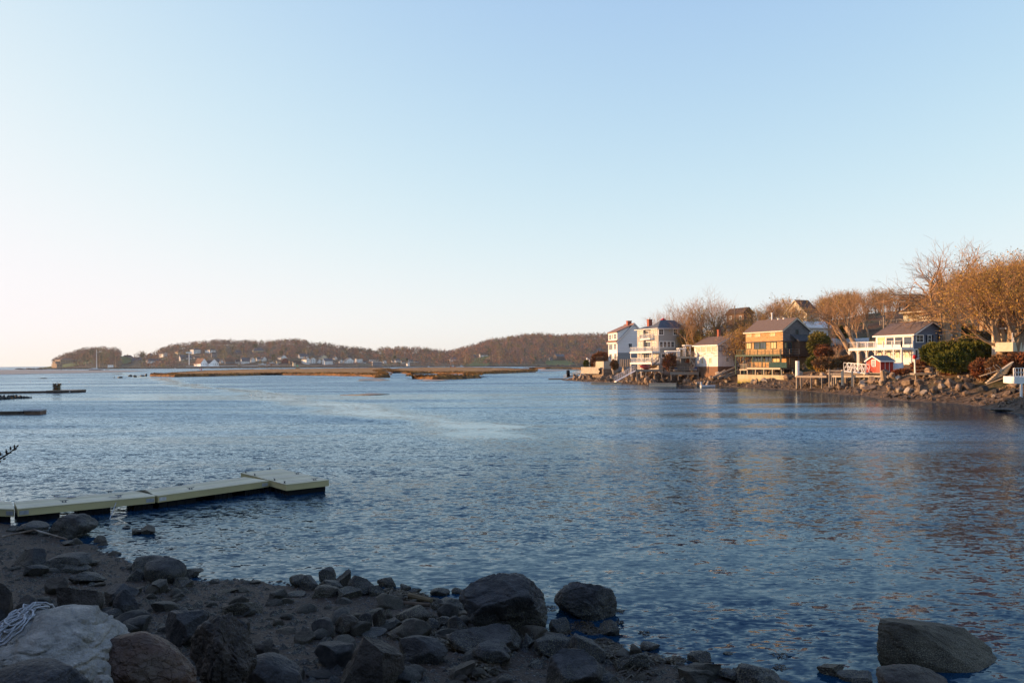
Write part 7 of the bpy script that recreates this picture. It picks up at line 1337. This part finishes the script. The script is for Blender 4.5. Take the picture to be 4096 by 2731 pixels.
# ------------------------------------------------------------------ far woods
def sk(px, D): return (484 < px < 560 and D > 1570) or D < HD+25 and 620 < px < 2000
wood('bare wood with dark evergreens over the village hill', SKY1, 560, 1985, HD+8, 1, 2100, .10, sk, 64)
wood('wooded knoll behind the stone mansion on the left point', SKY1, 215, 484, HD+10, 2, 280, .10, lambda px, D: px < 330 and D < 1620, 90)
wood('long ruddy wood over the right far hill', SKY2, 1790, 2700, HD-46, 3, 2100, .07, lambda px, D: 2140 < px < 2310 and D < HD+20 or 1880 < px < 1965 and D < HD+60, 60)
wood('thin bare wood on the hill behind the right bank houses', SKY2, 2700, 3500, HD+100, 4, 200, .06, lambda px, D: False, 50)
def ftree(label, z, x, yb, yt, w, k, D, seed):
    p = at(*z(x, yb), D); h = (z(0, yb)[1]-z(0, yt)[1])*D/F; W_ = w/3.9*D/F; r = empty('evergreen_tree' if k == 3 else 'bare_tree', p, label, 'tree'); m = MB(); m.tube([p, p+Vector((0, 0, h*.7))], [.6, .2], 5); m.build('trunk', M['bark'], r)
    V_ = crown_np(np.random.default_rng(seed), (p.x, p.y, p.z+h*.58), W_, h*.85, 420, .6)-np.array(p); me = bpy.data.meshes.new('crown'); me.from_pydata(V_.tolist(), [], np.arange(len(V_)).reshape(-1, 3).tolist()); me.materials.append(FT[k]); o = bpy.data.objects.new('crown', me); COL.objects.link(o); o.parent = r
for i, (z, x, yb, yt, w, k, D, lab) in enumerate(((V1, 850, 500, 365, 60, 3, 1640, 'dark pine poking up above the left knoll'), (V1, 760, 640, 425, 110, 3, 1565, 'broad dark evergreen left of the yacht mast'), (V1, 975, 660, 370, 100, 3, 1568, 'tall dark evergreen right of the yacht mast'), (V1, 1225, 640, 375, 190, 0, 1565, 'large bare tree at the right end of the left knoll'), (V1, 1640, 520, 425, 60, 3, 1640, 'pointed evergreen between the left houses'), (V1, 1560, 560, 435, 110, 0, 1620, 'round bare tree behind the grey gabled house'), (V1, 1990, 470, 340, 100, 0, 1900, 'round bare tree alone on the left skyline'), (V1, 2200, 450, 320, 120, 0, 1900, 'second round bare tree on the left skyline'),
    (V2, 760, 560, 400, 150, 2, 1600, 'round olive tree above the clubhouse'), (V2, 1055, 450, 290, 80, 3, 1800, 'dark evergreen left of the yellow hill house'), (V2, 1240, 380, 292, 50, 3, 1850, 'left one of the paired conifers above the yellow hill house'), (V2, 1275, 380, 292, 50, 3, 1850, 'right one of the paired conifers above the yellow hill house'), (V2, 1740, 360, 225, 90, 3, 2100, 'dark pine crown on the skyline, left one'), (V2, 2050, 360, 230, 110, 3, 2100, 'big dark pine crown on the skyline, middle one'), (V2, 2165, 370, 262, 110, 3, 2100, 'wide dark pine crown on the skyline, right one'), (V2, 1665, 500, 395, 60, 3, 1640, 'dark conifer above the dark red house'), (V2, 1550, 580, 450, 60, 3, 1600, 'conifer between chimneyed house and two gabled house'), (V2, 2060, 460, 350, 150, 2, 1700, 'round olive tree above the bow fronted house'), (V2, 1620, 430, 370, 160, 1, 1750, 'ruddy tree right of the yellow hill house'),
    (V3, 780, 440, 375, 110, 3, 2000, 'low dark pine group at the end of the village hill'), (V3, 1790, 440, 370, 120, 3, 1950, 'dark pine group above the dark wood'), (V3, 1290, 540, 480, 40, 3, 1600, 'small dark conifer left of the hipped shore house'), (V3, 1480, 570, 520, 36, 3, 1580, 'small dark conifer above the waterside shack'),
    (V4, 700, 460, 300, 70, 3, 1540, 'dark tree behind the lawn house'), (V4, 830, 480, 252, 90, 2, 1545, 'tall greenish tree right of the lawn house'), (V4, 375, 500, 330, 160, 1, 1512, 'leftmost big ruddy shore tree on the right far hill'), (V4, 740, 490, 345, 110, 0, 1512, 'bare spreading tree beside the lawn house'), (V4, 1340, 180, 122, 120, 3, 2140, 'dark pine group on the top of the right far hill'), (V4, 1240, 185, 128, 150, 3, 2140, 'second dark pine group on the top of the right far hill'), (V4, 1740, 470, 385, 80, 1, 1530, 'ruddy tree at the right end of the long dark house'), (V4, 1865, 490, 415, 45, 1, 1520, 'small orange conical tree on the right far shore'), (V4, 2265, 160, 120, 100, 3, 2140, 'dark pine on the hill top just left of the white house'))): ftree(lab, z, x, yb, yt, w, k, D, 1000+i)
# ------------------------------------------------------------------ thin evening haze round the whole scene
m = MB(); m.box(-2600, 2600, -400, 3200, -10, 75); hz = bpy.data.materials.new('haze'); hz.use_nodes = True; t = hz.node_tree
for n in list(t.nodes):
    if n.type == 'BSDF_PRINCIPLED': t.nodes.remove(n)
pv = t.nodes.new('ShaderNodeVolumePrincipled'); pv.inputs['Color'].default_value = (.80, .87, 1.0, 1); pv.inputs['Density'].default_value = .00005; pv.inputs['Anisotropy'].default_value = .2
t.links.new(pv.outputs[0], t.nodes['Material Output'].inputs['Volume']); tag(m.build('haze', hz), 'thin pale evening haze over the water', 'haze', kind='stuff')
